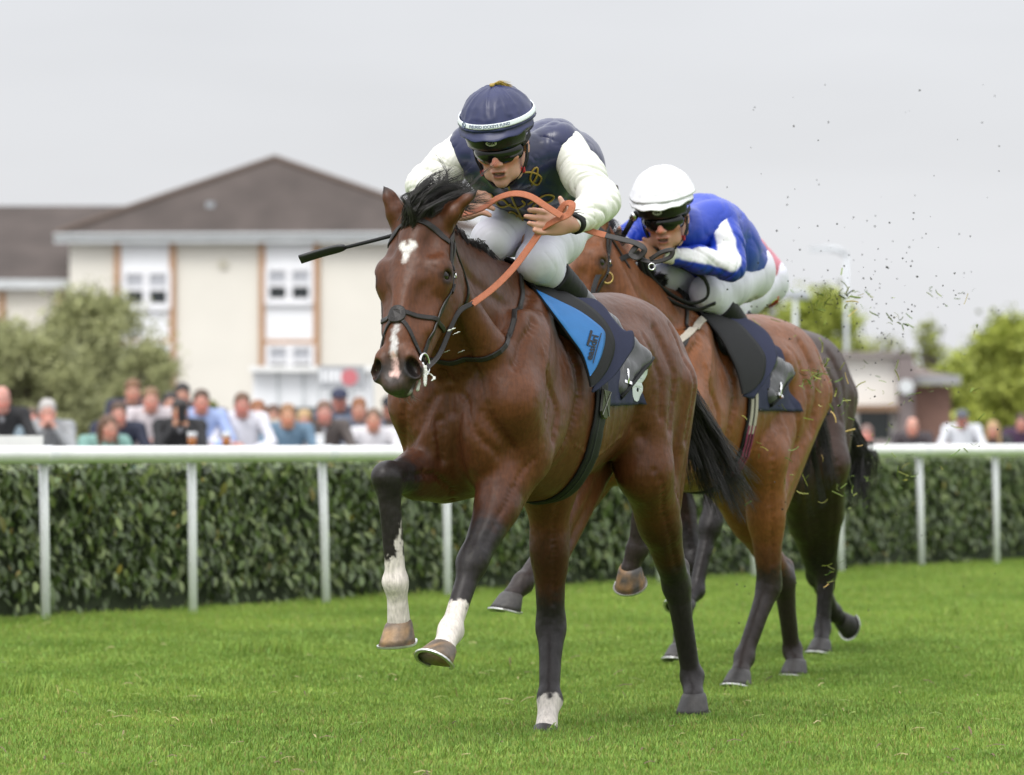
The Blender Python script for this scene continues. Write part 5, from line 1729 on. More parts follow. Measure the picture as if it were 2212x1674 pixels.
def build_head(S, c, ax, neck_to, k=1.0, nr=.052):
    u, v, w = ax
    def P(a, b, d): return c + k * (u * a + v * b + w * d)
    def e(p, r, kk=.02, sub=False): S.ell(P(*p), np.array(r) * k, axes=ax, k=kk * k, sub=sub)
    e((0, -.012, .05), (.076, .096, .088), 0)
    e((0, .028, -.015), (.062, .062, .085), .03)
    e((0, .030, -.080), (.050, .048, .036), .03)
    e((0, .070, -.104), (.020, .018, .016), .02)
    for s in (1, -1):
        e((s * .043, .058, -.018), (.024, .024, .018), .02)
        e((s * .046, .018, -.085), (.014, .030, .022), .02)
        e((s * .078, -.012, -.012), (.010, .022, .032), .008)
        e((s * .030, .089, .012), (.016, .012, .010), .012, True)
    e((0, .075, .030), (.050, .018, .010), .015)
    S.seg(P(0, .088, .012), P(0, .113, -.026), .008 * k, .0125 * k, k=.012)
    for s in (1, -1): e((s * .013, .101, -.031), (.009, .012, .008), .008)
    e((0, .086, -.060), (.026, .013, .008), .010)
    e((0, .083, -.076), (.022, .012, .008), .010)
    e((0, .097, -.068), (.021, .014, .0062), .003, True)
    S.seg(P(0, -.02, -.04), np.asarray(neck_to), nr * k, nr * 1.1 * k, k=.03)
    return P


def skin_paint(vt, P, tone, k=1.0):
    t = np.array(tone)
    st = [(P(.03, .08, -.03), P(.055, .05, -.02), .022 * k, .018, t * [1.15, .74, .68]), (P(-.03, .08, -.03), P(-.055, .05, -.02), .022 * k, .018, t * [1.15, .74, .68]),
          (P(0, .12, -.03), P(0, .115, -.02), .014 * k, .008, t * [1.12, .72, .66]),
          (P(-.018, .095, -.063), P(.018, .095, -.063), .006 * k, .003, t * [.85, .42, .40]), (P(-.016, .092, -.076), P(.016, .092, -.076), .006 * k, .003, t * [.85, .45, .42]),
          (P(-.013, .092, -.0685), P(.013, .092, -.0685), .0075 * k, .0015, np.array([.06, .02, .02])), (P(-.010, .090, -.0645), P(.010, .090, -.0645), .0032 * k, .001, np.array([.45, .40, .36])),
          (P(0, .07, -.10), P(0, .03, -.1), .03 * k, .025, t * [.85, .82, .80], .6)]
    return paint(vt, t, st)


def jockey(fr, J, st, label, h=0.0042):
    root = empty("person", fr.M, label, "jockey", "jockeys riding the racehorses")
    g = {k_: np.asarray(v_, float) for k_, v_ in J.items() if k_ not in ("hands",)}
    ax = st["axes"]; hc = g["head"]
    # ---------- body in one skin
    P = None
    allp = np.array([g[k_] for k_ in g if g[k_].shape == (3,)])
    lo, hi = allp.min(axis=0) - .2, allp.max(axis=0) + .2
    S = Sdf(lo, hi, h)
    HK = 1.07
    P = build_head(S, hc, ax, g["neck"], HK)
    def seg(a, b, r0, r1, k=.03): S.seg(g[a], g[b], r0, r1, k=k)
    S.seg(g["neck"], g["chest"], .06, .10, k=.04); S.seg(g["chest"], g["pelvis"], .105, .11, k=.05)
    for s in "LR":
        S.seg(g["neck"], g["sh" + s], .05, .045, k=.05); S.seg(g["sh" + s], g["el" + s], .042, .034, k=.03); S.seg(g["el" + s], g["wr" + s], .036, .025, k=.02)
        S.seg(g["pelvis"], g["kn" + s], .075, .05, k=.05); S.seg(g["kn" + s], g["an" + s], .045, .03, k=.03)
        hp = J["hands"].get(s)
        if hp: hand(S, g["wr" + s], *hp)
    v, q = S.mesh(2)
    c = skin_paint(v, P, st["tone"])
    hb = st.get("hairc", (.06, .035, .02))
    c = paint(v, c, [(P(0, -.07, .03), P(0, -.06, -.02), .062, .012, np.array(hb))], jitter=.006)
    obj("body", raw_mesh("body", v, quads=q, col=c), M_skin, root)
    # ---------- garments
    def garment(nm, prims, m, cr=None, cuts=(), hh=None, sm=2, pt_=None, fade=None):
        pts = np.array([p for a in prims for p in (a[0], a[1])]); rm = max(max(a[2], a[3]) for a in prims) * 1.4 + .08
        G = Sdf(pts.min(axis=0) - rm, pts.max(axis=0) + rm, hh or h)
        for a in prims:
            G.seg(a[0], a[1], a[2], a[3], k=a[4] if len(a) > 4 else .04, side=a[5] if len(a) > 5 else None, asp=a[6] if len(a) > 6 else 1.0)
        for (pt, n_) in cuts: G.cut_plane(pt, n_)
        v, q = G.mesh(sm)
        v0 = v
        for cc in (cr or []): v = crease(v, q, *cc)
        if fade is not None:
            w_ = np.clip((np.linalg.norm(v0 - fade, axis=1) - .05) / .08, 0, 1)[:, None]; v = v0 + (v - v0) * w_
        cl_ = paint(v, pt_[0], pt_[1], jitter=.004, js=30) if pt_ else None
        return obj(nm, raw_mesh(nm, v, quads=q, col=cl_), m, root)
    lat = nrm(g["shL"] - g["shR"])
    tx = g["chest"] - g["pelvis"]
    mid = g["chest"] * .5 + g["pelvis"] * .5
    garment("silk_vest", [(g["neck"] - nrm(g["neck"] - g["chest"]) * .02, g["chest"], .075, .118, .05, lat, 1.25), (g["chest"], mid, .118, .125, .05, lat, 1.28), (mid, g["pelvis"], .125, .115, .05, lat, 1.25),
                          (g["neck"], g["shL"] - lat * .03, .07, .074, .06), (g["neck"], g["shR"] + lat * .03, .07, .074, .06),
                          (g["chest"] + lat * .09 + np.array([-.10, 0, .04]), g["pelvis"] + lat * .05 + np.array([0, 0, .03]), .085, .10, .10), (g["chest"] - lat * .09 + np.array([-.10, 0, .04]), g["pelvis"] - lat * .05 + np.array([0, 0, .03]), .085, .10, .10),
                          (g["chest"] + lat * .08, g["shL"] - lat * .03, .09, .075, .06), (g["chest"] - lat * .08, g["shR"] + lat * .03, .09, .075, .06)] + st.get("vest_extra", []),
            st["vest"], [(.0032, tx + lat * .25, 1.6, 19, 3)], pt_=st.get("vest_paint"))
    for s in "LR":
        sh, el, wr = g["sh" + s], g["el" + s], g["wr" + s]
        cuff = wr + nrm(el - wr) * .022
        garment("sleeve", [(sh, sh * .5 + el * .5, .068, .066), (sh * .5 + el * .5, el, .066, .060), (el, el * .5 + cuff * .5, .060, .053), (el * .5 + cuff * .5, cuff, .053, .036)],
                st["sleeve"], [(.0065, nrm(el - sh) + nrm(wr - el) * .6, 30, 2.2, 11 + ord(s)), (.0035, nrm(wr - el) + lat * .5, 55, 3, 21)], pt_=st.get("sleeve_paint"), fade=sh)
        garment("cuff", [(wr + nrm(el - wr) * .06, wr - nrm(el - wr) * .02, .041, .034, .0)], st["cuff"], hh=.004, cuts=[(wr + nrm(el - wr) * .045, nrm(el - wr)), (wr - nrm(el - wr) * .002, nrm(wr - el))])
        kn, an = g["kn" + s], g["an" + s]
        bt = kn + (an - kn) * .16
        side = lat if s == "L" else -lat
        hp_ = g["pelvis"] + side * .075
        garment("breeches_leg", [(hp_, hp_ * .45 + kn * .55, .112, .098, .05), (hp_ * .45 + kn * .55, kn, .098, .066, .05), (kn, bt, .066, .056, .04)], st["breech"], [(.0018, kn - hp_, 22, 3, 31), (.0014, kn - hp_ + lat * .3, 60, 7, 33)], pt_=st.get("breech_paint"))
        # boot: top, shank, foot
        m1 = bt + (an - bt) * .30
        garment("boot_top", [(bt, m1, .068, .058, .0)], M_boott, [(.0015, an - bt, 30, 10, 3)], cuts=[(bt, nrm(bt - an)), (m1, nrm(an - bt))])
        garment("boot", [(m1 - nrm(an - bt) * .01, m1 * .4 + an * .6, .056, .046), (m1 * .4 + an * .6, an, .046, .041), (an, g["he" + s], .041, .036, .03), (an, g["to" + s] * .45 + an * .55, .042, .040, .03),
                         (g["he" + s], g["to" + s], .037, .033, .03), (an * .4 + g["to" + s] * .6, g["to" + s], .040, .032, .03)], M_boot, [(.0022, an - bt, 34, 12, 5)],
                cuts=[(m1 - nrm(an - bt) * .004, nrm(bt - an))])
        he_, to_ = g["he" + s], g["to" + s]
        fd = nrm(to_ - he_); dn_ = nrm((he_ + to_) / 2 - an); dn_ = nrm(dn_ - fd * (dn_ @ fd)); sx_ = np.cross(fd, dn_)
        so_ = spline([he_ - fd * .032, he_ + fd * .02, (he_ + to_) / 2, to_ - fd * .01, to_ + fd * .036], 14) + dn_ * .030
        MB().strap(so_, dn_, [.05, .062, .066, .064, .062, .062, .064, .068, .072, .074, .072, .066, .054, .036], .012).build("boot_sole", M_boott, root)
        MB().strap(spline([an + sx_ * .043 - dn_ * .01, an + fd * .05 + sx_ * .02, an * .4 + to_ * .6 - dn_ * .012], 12), -dn_, .004, .004).build("boot_seam", M_boott, root)
    garment("breeches_seat", [(g["pelvis"] + nrm(tx) * .03, g["pelvis"] - nrm(tx) * .05, .125, .115, .05, lat, 1.3), (g["pelvis"] - lat * .07, g["pelvis"] + lat * .07, .115, .115, .05)], st["breech"], [(.004, lat, 14, 8, 41)])
    # ---------- helmet
    u, vv, w = ax
    cc = hc + w * .066 - vv * .008
    rad = (.119, .137, .128)
    hm = dome(cc, ax, rad, 0, 97, 16, 48).build("helmet", M_helm, root, smooth=True)
    # peak of the shell that shows beneath the cover
    dome(cc, ax, (.119, .143, .117), 72, 112, 8, 28, lon0=-64, lon1=64, flare=.02).build("helmet_front", M_helm, hm, smooth=True)
    cover = dome(cc, ax, (.128, .146, .140), 0, 80, 34, 110, wr=.034, seed=3, flare=.05, thick=.003).build("cap_cover", st["cap"], hm, smooth=True)
    # cover's brim over the peak
    vs = []
    for k_ in range(2):
        for i in range(5):
            for j in range(25):
                lo_ = R(-78 + 156 * j / 24); t = i / 4
                la = R(78 + 6 * t); ex = 1 + (.03 + .13 * math.cos(lo_ * 1.12) ** 2) * t * t
                p = np.array([math.sin(la) * math.sin(lo_) * .130 * ex, math.sin(la) * math.cos(lo_) * .148 * ex, math.cos(la) * .14 - .012 * t * math.cos(lo_) - k_ * .004])
                p[2] += .003 * math.sin(j * 1.3) * t
                vs.append(cc + p @ ax)
    fs = [(k_ * 125 + i * 25 + j, k_ * 125 + i * 25 + j + 1, k_ * 125 + (i + 1) * 25 + j + 1, k_ * 125 + (i + 1) * 25 + j) for k_ in range(2) for i in range(4) for j in range(24)]
    fs += [(100 + j, 101 + j, 226 + j, 225 + j) for j in range(24)]
    MB().add(vs, fs).build("cap_brim", st["cap"], hm, smooth=True)
    if st.get("band"):
        dome(cc, ax, (.1365, .1545, .1485), 69.2, 75.8, 4, 64).build("cap_band", M_white_print, hm, smooth=True)
        def mpb(x, y, rr=(.1373, .1553, .1493)):
            lo_ = x / .125; la = R(72.5) - y / .135
            p = np.array([math.sin(la) * math.sin(lo_) * rr[0], math.sin(la) * math.cos(lo_) * rr[1], math.cos(la) * rr[2]])
            return cc + p @ ax
        ink = mat("blue_grey_ink", (.10, .13, .22), rough=.6)
        text_obj("band_lettering", st["band"], .0128, mpb, ink, hm, bold=.0003)
        MB().tube([mpb(-.098 + .0085 * math.cos(a), .0085 * math.sin(a)) for a in np.linspace(0, 6.28, 15)], .0016, n=6).build("band_emblem", ink, hm)
        MB().tube([mpb(-.100, .003), mpb(-.098, -.004), mpb(-.094, -.003)], .0016, n=6).build("band_emblem", ink, hm)
    # badge on the shell
    def mpg(x, y, o=0.0):
        lo_ = x / .135; la = R(97) - y / .115
        p = np.array([math.sin(la) * math.sin(lo_) * (.1215 + o), math.sin(la) * math.cos(lo_) * (.1455 + o), math.cos(la) * (.1195 + o)])
        return cc + p @ ax
    vs = [mpg(.0215 * math.cos(a) * k_, .0105 * math.sin(a) * k_, o_) for (k_, o_) in ((1, -.002), (1, .001), (.0, .0015)) for a in np.linspace(0, 6.283, 25)[:-1]]
    fs = [(i * 24 + j, i * 24 + (j + 1) % 24, (i + 1) * 24 + (j + 1) % 24, (i + 1) * 24 + j) for i in range(2) for j in range(24)]
    MB().add(vs, fs).build("badge", mat("badge_grey", (.50, .50, .47), rough=.4), hm)
    text_obj("badge_lettering", "GPA", .014, lambda x, y: mpg(x, y, .0025), M_black_print, hm, bold=.0006)
    # goggles
    gc = P(0, 0.0, -.004)
    gg = dome(gc, ax, (.093, .119, .062), 50, 122, 12, 32, lon0=-68, lon1=68, thick=.012).build("goggles", M_lens, root, smooth=True)
    for s in (1, -1):
        MB().strap([P(s * .080, .045, .012), P(s * .088, .01, .014), P(s * .092, -.03, .02), P(s * .075, -.09, .03)], u * s, .022, .003).build("goggle_strap", M_black, gg, smooth=True)
        MB().strap([P(s * .088, .012, .0), P(s * .082, .02, -.04), P(s * .062, .035, -.085), P(s * .03, .055, -.115), P(0, .06, -.124)], [u * s, u * s, u * s - w * .3, -w, -w], .016, .004).build("chin_strap", M_black, hm, smooth=True)
        MB().tube([P(s * .084, -.015, -.005), P(s * .076, .0, -.055), P(s * .064, .03, -.088)], .006, n=6).build("chin_strap", M_black, hm, smooth=True)
        MB().box(P(s * .066, .032, -.078), (.012, .012, .018), ax.T).build("strap_clip", M_red, hm)
    if st.get("tassel"):
        rg_ = np.random.default_rng(9); t0 = cc + w * .137
        MB().tube([t0, t0 + w * .01], .009, n=8).build("tassel_knot", M_gold, hm, smooth=True)
        cs_ = []
        for i in range(60):
            d_ = nrm(-vv * .5 + u * 1.0 - w * .15 + rg_.normal(size=3) * .12)
            cs_.append(np.array([t0 + w * .008, t0 + w * .011 + d_ * .03, t0 + d_ * .065 - w * .008 + rg_.normal(size=3) * .004]))
        strands("tassel", cs_, hm, M_gold, r0=.0016)
    return root, P, ax


# axes given as rows: left, face, up
def axes_from(face, up):
    v = nrm(face); w = nrm(np.asarray(up, float) - v * (np.asarray(up, float) @ v))
    return np.array([np.cross(w, v), v, w])


J1 = dict(head=A(1082, 312, 1.74), neck=A(1112, 352, 1.60), chest=A(1128, 372, 1.44), pelvis=A(1196, 450, 1.02),
          shL=A(1222, 318, 1.50), elL=A(1298, 436, 1.58), wrL=A(1240, 485, 1.78), shR=A(1004, 322, 1.52), elR=A(918, 402, 1.60), wrR=A(976, 462, 1.74),
          knL=A(1160, 564, 1.40), anL=A(1350, 752, 0.84), heL=A(1384, 776, 0.80), toL=A(1334, 838, 0.96),
          knR=A(1062, 520, 1.44), anR=np.array([0.96, -.30, 1.30]), heR=np.array([.90, -.32, 1.26]), toR=np.array([1.06, -.33, 1.16]))
lcam = nrm([0.899, 0.438, 0])
vl = np.array([0.438, -0.899, 0])          # towards the viewer's left
J1["hands"] = dict(L=(vl + np.array([.15, 0, .08]), np.array([0, 0, 1.0]), .10, [np.array([.1, .0, -.08]), np.array([.12, 0, .02]), np.array([.2, .1, .1]), np.array([.2, .1, .2])], np.array([0.1, -.35, 1.0])),
                   R=(-vl * .8 + np.array([.3, 0, .25]), np.array([0, 0, 1.0]), .05, np.array([-.3, .5, -.6]), np.array([.3, .3, .8])))
face1 = lcam * .86 + vl * .17 + np.array([0, 0, -.37])
st1 = dict(axes=axes_from(face1, np.array([0, 0, 1.0]) + vl * .07), vest_extra=[(A(1196, 308, 1.32), A(1230, 352, 1.15), .075, .085, .12), (A(1230, 352, 1.15), A(1225, 430, 1.05), .085, .10, .10)], tone=(.52, .29, .215), vest=M_silkn, sleeve=M_silkw, cuff=M_boott, breech=M_breech, cap=mat("navy_cap_silk", (.016, .021, .078), rough=.42, var=.15, vscale=20), band="INJURED JOCKEYS FUND", tassel=True)
jock1, P1, ax1 = jockey(h1, J1, st1, "jockey in navy silks with white sleeves and navy cap on the leading horse", .0040)
stirrup(saddle1, J1["toL"] * .78 + J1["anL"] * .22 + np.array([0, 0, -.035]), J1["anL"] - J1["toL"] * .6 - J1["heL"] * .4, J1["toL"] - J1["heL"])
stirrup(saddle1, J1["toR"] * .78 + J1["anR"] * .22 + np.array([0, 0, -.035]), J1["anR"] - J1["toR"] * .6 - J1["heR"] * .4, J1["toR"] - J1["heR"])
# gold frogging, laid on the vest
vest1 = Skin(child(jock1, "silk_vest"), h1)
for pl in ([(1128, 372), (1150, 372), (1168, 382), (1160, 398), (1145, 388), (1150, 368), (1160, 362), (1158, 380), (1148, 398)],
           [(1098, 398), (1104, 420), (1112, 440), (1124, 462), (1136, 490), (1146, 512)],
           [(1104, 440), (1085, 446), (1072, 436), (1086, 430), (1100, 442), (1118, 448), (1134, 440), (1128, 432)],
           [(1140, 440), (1158, 430), (1180, 420), (1196, 424), (1184, 436), (1164, 434), (1150, 446), (1160, 450), (1172, 440)],
           [(1124, 462), (1106, 472), (1096, 462), (1108, 456), (1126, 468), (1146, 466), (1154, 458)],
           [(1136, 490), (1120, 498), (1112, 490), (1124, 484), (1140, 494)], [(1048, 425), (1058, 418), (1066, 426), (1056, 434), (1046, 428)]):
    p_, n_ = vest1.seeline(pl, 30, .003)
    if len(p_) > 3: MB().tube(p_, .0036, n=6).build("gold_braid", M_gold, jock1, smooth=True)
# ---- reins, whip
rein = empty("reins", h1.M, "orange rubber grip reins held by the navy capped jockey", "reins")
toC = np.array([.899, .438, 0])
def rline(nm, pts, w_, m, nrmv=None, n=40, t=.0045):
    return MB().strap(spline([A(*p) for p in pts], n), toC * .8 + np.array([0, 0, .5]) if nrmv is None else nrmv, w_, t).build(nm, m, rein)
bl = hd1["H"](.072, -.086, .535)
MB().strap(spline([bl, hd1['H'](.062, -.19, .43), A(988, 678, 2.10), A(1024, 654, 2.03)], 20), toC, .017, .005).build("rein_leather", M_leather, rein)
rline("rein_grip", [(1020, 657, 2.04), (1066, 622, 1.97), (1108, 580, 1.91), (1146, 530, 1.86), (1172, 492, 1.84)], .0235, M_orange)
rline("rein_loop", [(1172, 492, 1.84), (1200, 476, 1.85), (1228, 462, 1.84), (1236, 442, 1.83), (1222, 440, 1.82), (1204, 462, 1.81)], .0235, M_orange)
rline("rein_arch", [(1212, 466, 1.86), (1180, 446, 1.88), (1145, 424, 1.90), (1110, 418, 1.91), (1075, 428, 1.90), (1040, 450, 1.88), (1000, 462, 1.85), (975, 460, 1.82)], .0235, M_orange)
rline("rein_end", [(1255, 492, 1.72), (1285, 502, 1.70), (1308, 508, 1.69)], .0235, M_orange)
re_ = rline("rein_leather", [(1306, 508, 1.69), (1340, 516, 1.68), (1376, 526, 1.67), (1392, 540, 1.67), (1378, 556, 1.67), (1364, 548, 1.67), (1376, 530, 1.66)], .020, M_leather)
rline("rein_leather", [(1385, 560, 1.66), (1412, 566, 1.65), (1446, 556, 1.65), (1452, 540, 1.65), (1430, 544, 1.65), (1404, 560, 1.65)], .016, M_leather)
torus(A(1408, 576, 1.66), toC, .011, .0025, 12, 6).build("rein_buckle", M_steel, rein, smooth=True)
br_ = hd1["H"](-.072, -.086, .535)
MB().strap(spline([br_, hd1["H"](-.12, -.22, .30), A(905, 560, 1.95), A(955, 470, 1.84)], 24), toC, .017, .005).build("rein_leather", M_leather, rein)
whip = empty("whip", h1.M, "black padded whip sticking out past the leading horse's head", "whip")
wp = spline([A(985, 470, 1.80), A(905, 492, 1.84), A(828, 514, 1.88), A(740, 536, 1.92)], 16)
MB().tube(wp, np.linspace(.008, .006, 16), n=10).build("shaft", M_boott, whip, smooth=True)
MB().strap(spline([A(746, 534, 1.92), A(720, 540, 1.93), A(690, 548, 1.945), A(648, 561, 1.965)], 12), toC * .7 + np.array([0, 0, -.7]), [.016, .026, .03, .032, .033, .033, .033, .033, .033, .033, .034, .034], .010).build("flap", mat("black_whip_pad", (.02, .02, .022), rough=.5), whip, smooth=True)

# ================================================================== THE CHASING HORSES
h2 = Frame(1.262, 20.28, 26.0)
B = h2.at
pose2 = dict(
    poll=B(1246, 448, 2.14), muzzle=B(1196, 764, 2.40), earL=B(1336, 396, 2.08), earR=B(1200, 402, 2.12), head_yaw=2, hw=1.15,
    legs=dict(
        FL=dict(elbow=(1.60, .17, .98), knee=B(1392, 1055, 2.00), fet=B(1374, 1188, 1.95), cor=B(1361, 1230, 1.95), front=(.6, 0, .8), down=(-.55, -.1, -.85), toe=(.85, 0, -.55), hoofcol=((0.22, 0.12, 0.05), (0.05, 0.045, 0.042))),
        FR=dict(elbow=(1.62, -.17, .96), knee=B(1190, 1172, 2.02), fet=B(1128, 1258, 2.22), cor=B(1104, 1290, 2.28), front=(1, 0, .6), down=(.25, -.1, -1), toe=(1, -.2, .2)),
        HL=dict(stifle=B(1648, 985, .86), hock=B(1662, 1262, .72), fet=B(1607, 1420, .88), cor=B(1598, 1455, .95), back=(-1, 0, .3), down=(.3, 0, -1), black_from=.85, blk=0),
        HR=dict(stifle=B(1548, 1010, .62), hock=B(1692, 1252, .12), fet=B(1711, 1406, -.03), cor=B(1719, 1432, .0), back=(-1, 0, .1), down=(.2, 0, -1), black_from=.8, blk=0)))
col2 = dict(base=(0.185, 0.064, 0.021), dark=(0.085, 0.031, 0.014), black=(0.026, 0.018, 0.016), white=(.6, .56, .5), muzzle=(.05, .035, .03))
horse2, hd2 = make_horse(h2, "racehorse", "bright bay racehorse chasing second with its head behind the leading jockey's knee", pose2, col2, 0.0080)
sk2 = Skin(child(horse2, "body"), h2)
bridle2 = bridle(h2, sk2, hd2, "dark leather bridle on the second horse's bright bay head", "plain")
M_webred = mat("red_blue_webbing", (0.22, 0.03, 0.08), rough=.8, var=.3, vscale=80)
cloth2, saddle2 = saddlery(h2, sk2, None, False, "black racing saddle with striped elastic girth on the second horse", "plain navy saddle cloth under the second horse's saddle", (M_black, M_webcream, M_webred),
    dict(padL=[(1518, 678), (1557, 726), (1579, 765), (1596, 803), (1605, 839), (1607, 849)], padR=[(1541, 676), (1592, 695), (1621, 722), (1647, 755), (1655, 778), (1650, 813), (1631, 839), (1607, 852)],
         navyL=[(1575, 684), (1610, 722), (1636, 755), (1643, 778), (1640, 813), (1622, 839), (1606, 856)], navyR=[(1580, 680), (1612, 687), (1645, 706), (1666, 729), (1679, 765), (1672, 794), (1656, 820), (1628, 862)]))
rg = np.random.default_rng(31)
gp = []
for i, t in enumerate(np.linspace(0, 1, 20)):
    r0_ = sk2.snap(np.array(pose2["poll"]) * (1 - t) + np.array([1.50, 0, 1.62]) * t + [-.05, -.0, .05], -.004)[0]
    gp.append([r0_, r0_ + [-.02, .0, .03], r0_ + [-.07, -.01, .04], r0_ + [-.13, -.03, .02], r0_ + [-.17, -.05, -.03]])
strands("mane", hair_mass(gp, 10, 4, 0, rg, .012, .025, .007, .016, m=10), horse2, r0=.0016)
tp = [[(.11, 0, 1.31), (-.02, .0, 1.22), (-.10, .04, 1.05), (-.14, .06, .80)], [(.11, 0, 1.31), (-.03, .0, 1.2), (-.14, -.05, 1.0), (-.22, -.06, .75)]]
strands("tail", hair_mass(tp, 14, 16, 0, rg, .018, .035, .010, .02, m=12), horse2, r0=.002)
# breast girth and neck strap of the second horse
P_, N_ = sk2.line([*[sk2.see(x, y)[0] for (x, y) in ((1526, 684), (1508, 701), (1490, 718), (1472, 735), (1454, 752), (1440, 766))], (1.85, .12, 1.12), (1.90, .0, 1.10), (1.80, -.17, 1.12), (1.5, -.22, 1.32)], 50, .006)
o = MB().strap(P_, N_, .030, .006).build("breast_girth", M_webcream, label="cream webbing breast girth across the second horse's shoulder", cat="strap"); o.matrix_world = h2.M
P_, N_ = sk2.line([(1.40, 0, 1.60), (1.50, .12, 1.52), (1.64, .17, 1.40), (1.78, .16, 1.30), (1.88, .05, 1.24), (1.84, -.08, 1.26), (1.62, -.15, 1.42), (1.42, -.05, 1.58)], 50, .006)
o = MB().strap(P_, N_, .017, .006).build("neck_strap", M_leather, label="grey leather neck strap round the second horse's neck", cat="strap"); o.matrix_world = h2.M

J2 = dict(head=B(1437, 468, 1.74), neck=B(1478, 500, 1.58), chest=B(1500, 510, 1.42), pelvis=B(1578, 588, 1.02),
          shL=B(1560, 478, 1.44), elL=B(1578, 572, 1.52), wrL=B(1432, 548, 1.72), shR=B(1392, 492, 1.50), elR=B(1338, 548, 1.60), wrR=B(1346, 528, 1.78),
          knL=B(1528, 632, 1.36), anL=B(1674, 798, .86), heL=B(1694, 804, .80), toL=B(1660, 856, .97),
          knR=B(1440, 600, 1.40), anR=np.array([.95, -.30, 1.26]), heR=np.array([.88, -.32, 1.22]), toR=np.array([1.04, -.33, 1.12]))
J2["hands"] = dict(L=(vl + np.array([.1, 0, .12]), np.array([.2, .2, 1.0]), .02, np.array([-.3, .45, -.45]), vl * .8 + np.array([.2, .1, .4])),
                   R=(vl * .3 + np.array([.5, 0, -.25]), np.array([0, 0, 1.0]), .02, np.array([-.5, .3, -.6]), np.array([.3, .3, .5])))
M_silkbw = mat("royal_blue_and_white_silk", attr=True, rough=0.38, spec=0.5, var=0.08, vscale=14)
BLUE, WHT = np.array([.012, .045, .40]), np.array([.74, .74, .76])
tc_ = np.array([.86, .42, .25]) * .07
st2 = dict(axes=axes_from(lcam * .95 + vl * .22 + np.array([0, 0, -.30]), np.array([0, 0, 1.0]) + vl * .07), tone=(.50, .27, .20), vest=M_silkbw, sleeve=M_silkbw, cuff=M_silkw, breech=M_breech, cap=M_capw,
           vest_paint=(BLUE, [(B(1515, 418, 1.2), B(1560, 432, 1.1), .045, .006, WHT)]),
           sleeve_paint=(BLUE, [(J2["shL"] + tc_ + [0, -.03, .03], J2["elL"] + tc_, (.028, .045), .006, WHT), (J2["elL"] + tc_ + [0, 0, .01], J2["wrL"] * .8 + J2["elL"] * .2 + tc_ * .8, (.045, .03), .006, WHT)]),
           vest_extra=[(B(1520, 480, 1.28), B(1560, 520, 1.12), .12, .105, .06), (B(1560, 515, 1.12), B(1578, 555, 1.04), .105, .11, .06)])
jock2, P2_, ax2 = jockey(h2, J2, st2, "jockey in royal blue silks with white arm panels and white cap", .0048)
stirrup(saddle2, J2["toL"] * .78 + J2["anL"] * .22 + np.array([0, 0, -.035]), J2["anL"] - J2["toL"] * .6 - J2["heL"] * .4, J2["toL"] - J2["heL"])
stirrup(saddle2, J2["toR"] * .78 + J2["anR"] * .22 + np.array([0, 0, -.035]), J2["anR"] - J2["toR"] * .6 - J2["heR"] * .4, J2["toR"] - J2["heR"])
rein2 = empty("reins", h2.M, "black reins looping from the blue silked jockey's hands over the mane", "reins")
MB().tube(spline([B(1385, 545, 1.78), B(1400, 590, 1.72), B(1440, 630, 1.64), B(1490, 655, 1.56), B(1528, 640, 1.50), B(1520, 600, 1.54), B(1470, 575, 1.62)], 40), .012, n=8, flat=.5).build("rein_loop", M_black, rein2, smooth=True)
MB().tube(spline([B(1378, 548, 1.80), B(1395, 600, 1.73), B(1440, 645, 1.64), B(1500, 668, 1.54), B(1545, 655, 1.48)], 40), .012, n=8, flat=.5).build("rein_grip", M_black, rein2, smooth=True)
MB().strap(spline([hd2["H"](.072, -.086, .535), B(1290, 600, 2.2), B(1340, 560, 2.0), B(1382, 545, 1.82)], 24), toC, .02, .005).build("rein_leather", M_black, rein2)
torus(B(1312, 600, 2.12), toC + [0, .4, 0], .022, .004, 18, 8).build("martingale_ring", mat("brass", (.6, .42, .16), rough=.3, metal=1.0), rein2, smooth=True)
wh2 = empty("whip", h2.M, "short black whip handle with silver cap beside the white capped jockey's goggles", "whip")
MB().tube([B(1340, 520, 1.80), B(1356, 492, 1.81), B(1368, 470, 1.82)], [.011, .011, .012], n=10).build("handle", M_boott, wh2, smooth=True)
MB().tube([B(1366, 474, 1.82), B(1370, 466, 1.822), B(1374, 459, 1.825)], [.015, .018, .012], n=12).build("cap", M_steel, wh2, smooth=True)

# ---- the third horse, mostly hidden
h3 = Frame(1.54, 22.58, 26.0)
D_ = h3.at
pose3 = dict(
    poll=D_(1425, 560, 2.10), muzzle=D_(1355, 830, 2.36), earL=D_(1435, 520, 2.06), earR=D_(1390, 520, 2.1), head_yaw=2, hw=1.15,
    legs=dict(
        FL=dict(elbow=(1.60, .17, .98), knee=D_(1535, 1135, 1.80), fet=D_(1502, 1276, 1.92), cor=D_(1482, 1302, 2.0), front=(1, 0, .3), down=(.7, -.25, -.8), toe=(1, -.3, .3)),
        FR=dict(elbow=(1.58, -.17, .94), knee=D_(1498, 1215, 1.62), fet=D_(1474, 1370, 1.60), cor=D_(1468, 1400, 1.66), down=(.3, 0, -1)),
        HL=dict(stifle=D_(1788, 1000, .62), hock=D_(1786, 1225, .20), fet=D_(1776, 1358, .22), cor=D_(1774, 1388, .28), back=(-1, 0, .2), down=(.3, 0, -1), black_from=.3),
        HR=dict(stifle=D_(1715, 1030, .70), hock=D_(1764, 1240, .15), fet=D_(1798, 1325, -.12), cor=D_(1818, 1338, -.20), back=(-1, 0, -.2), down=(-.9, .3, -.2), toe=(-.2, .1, -1), black_from=.3)))
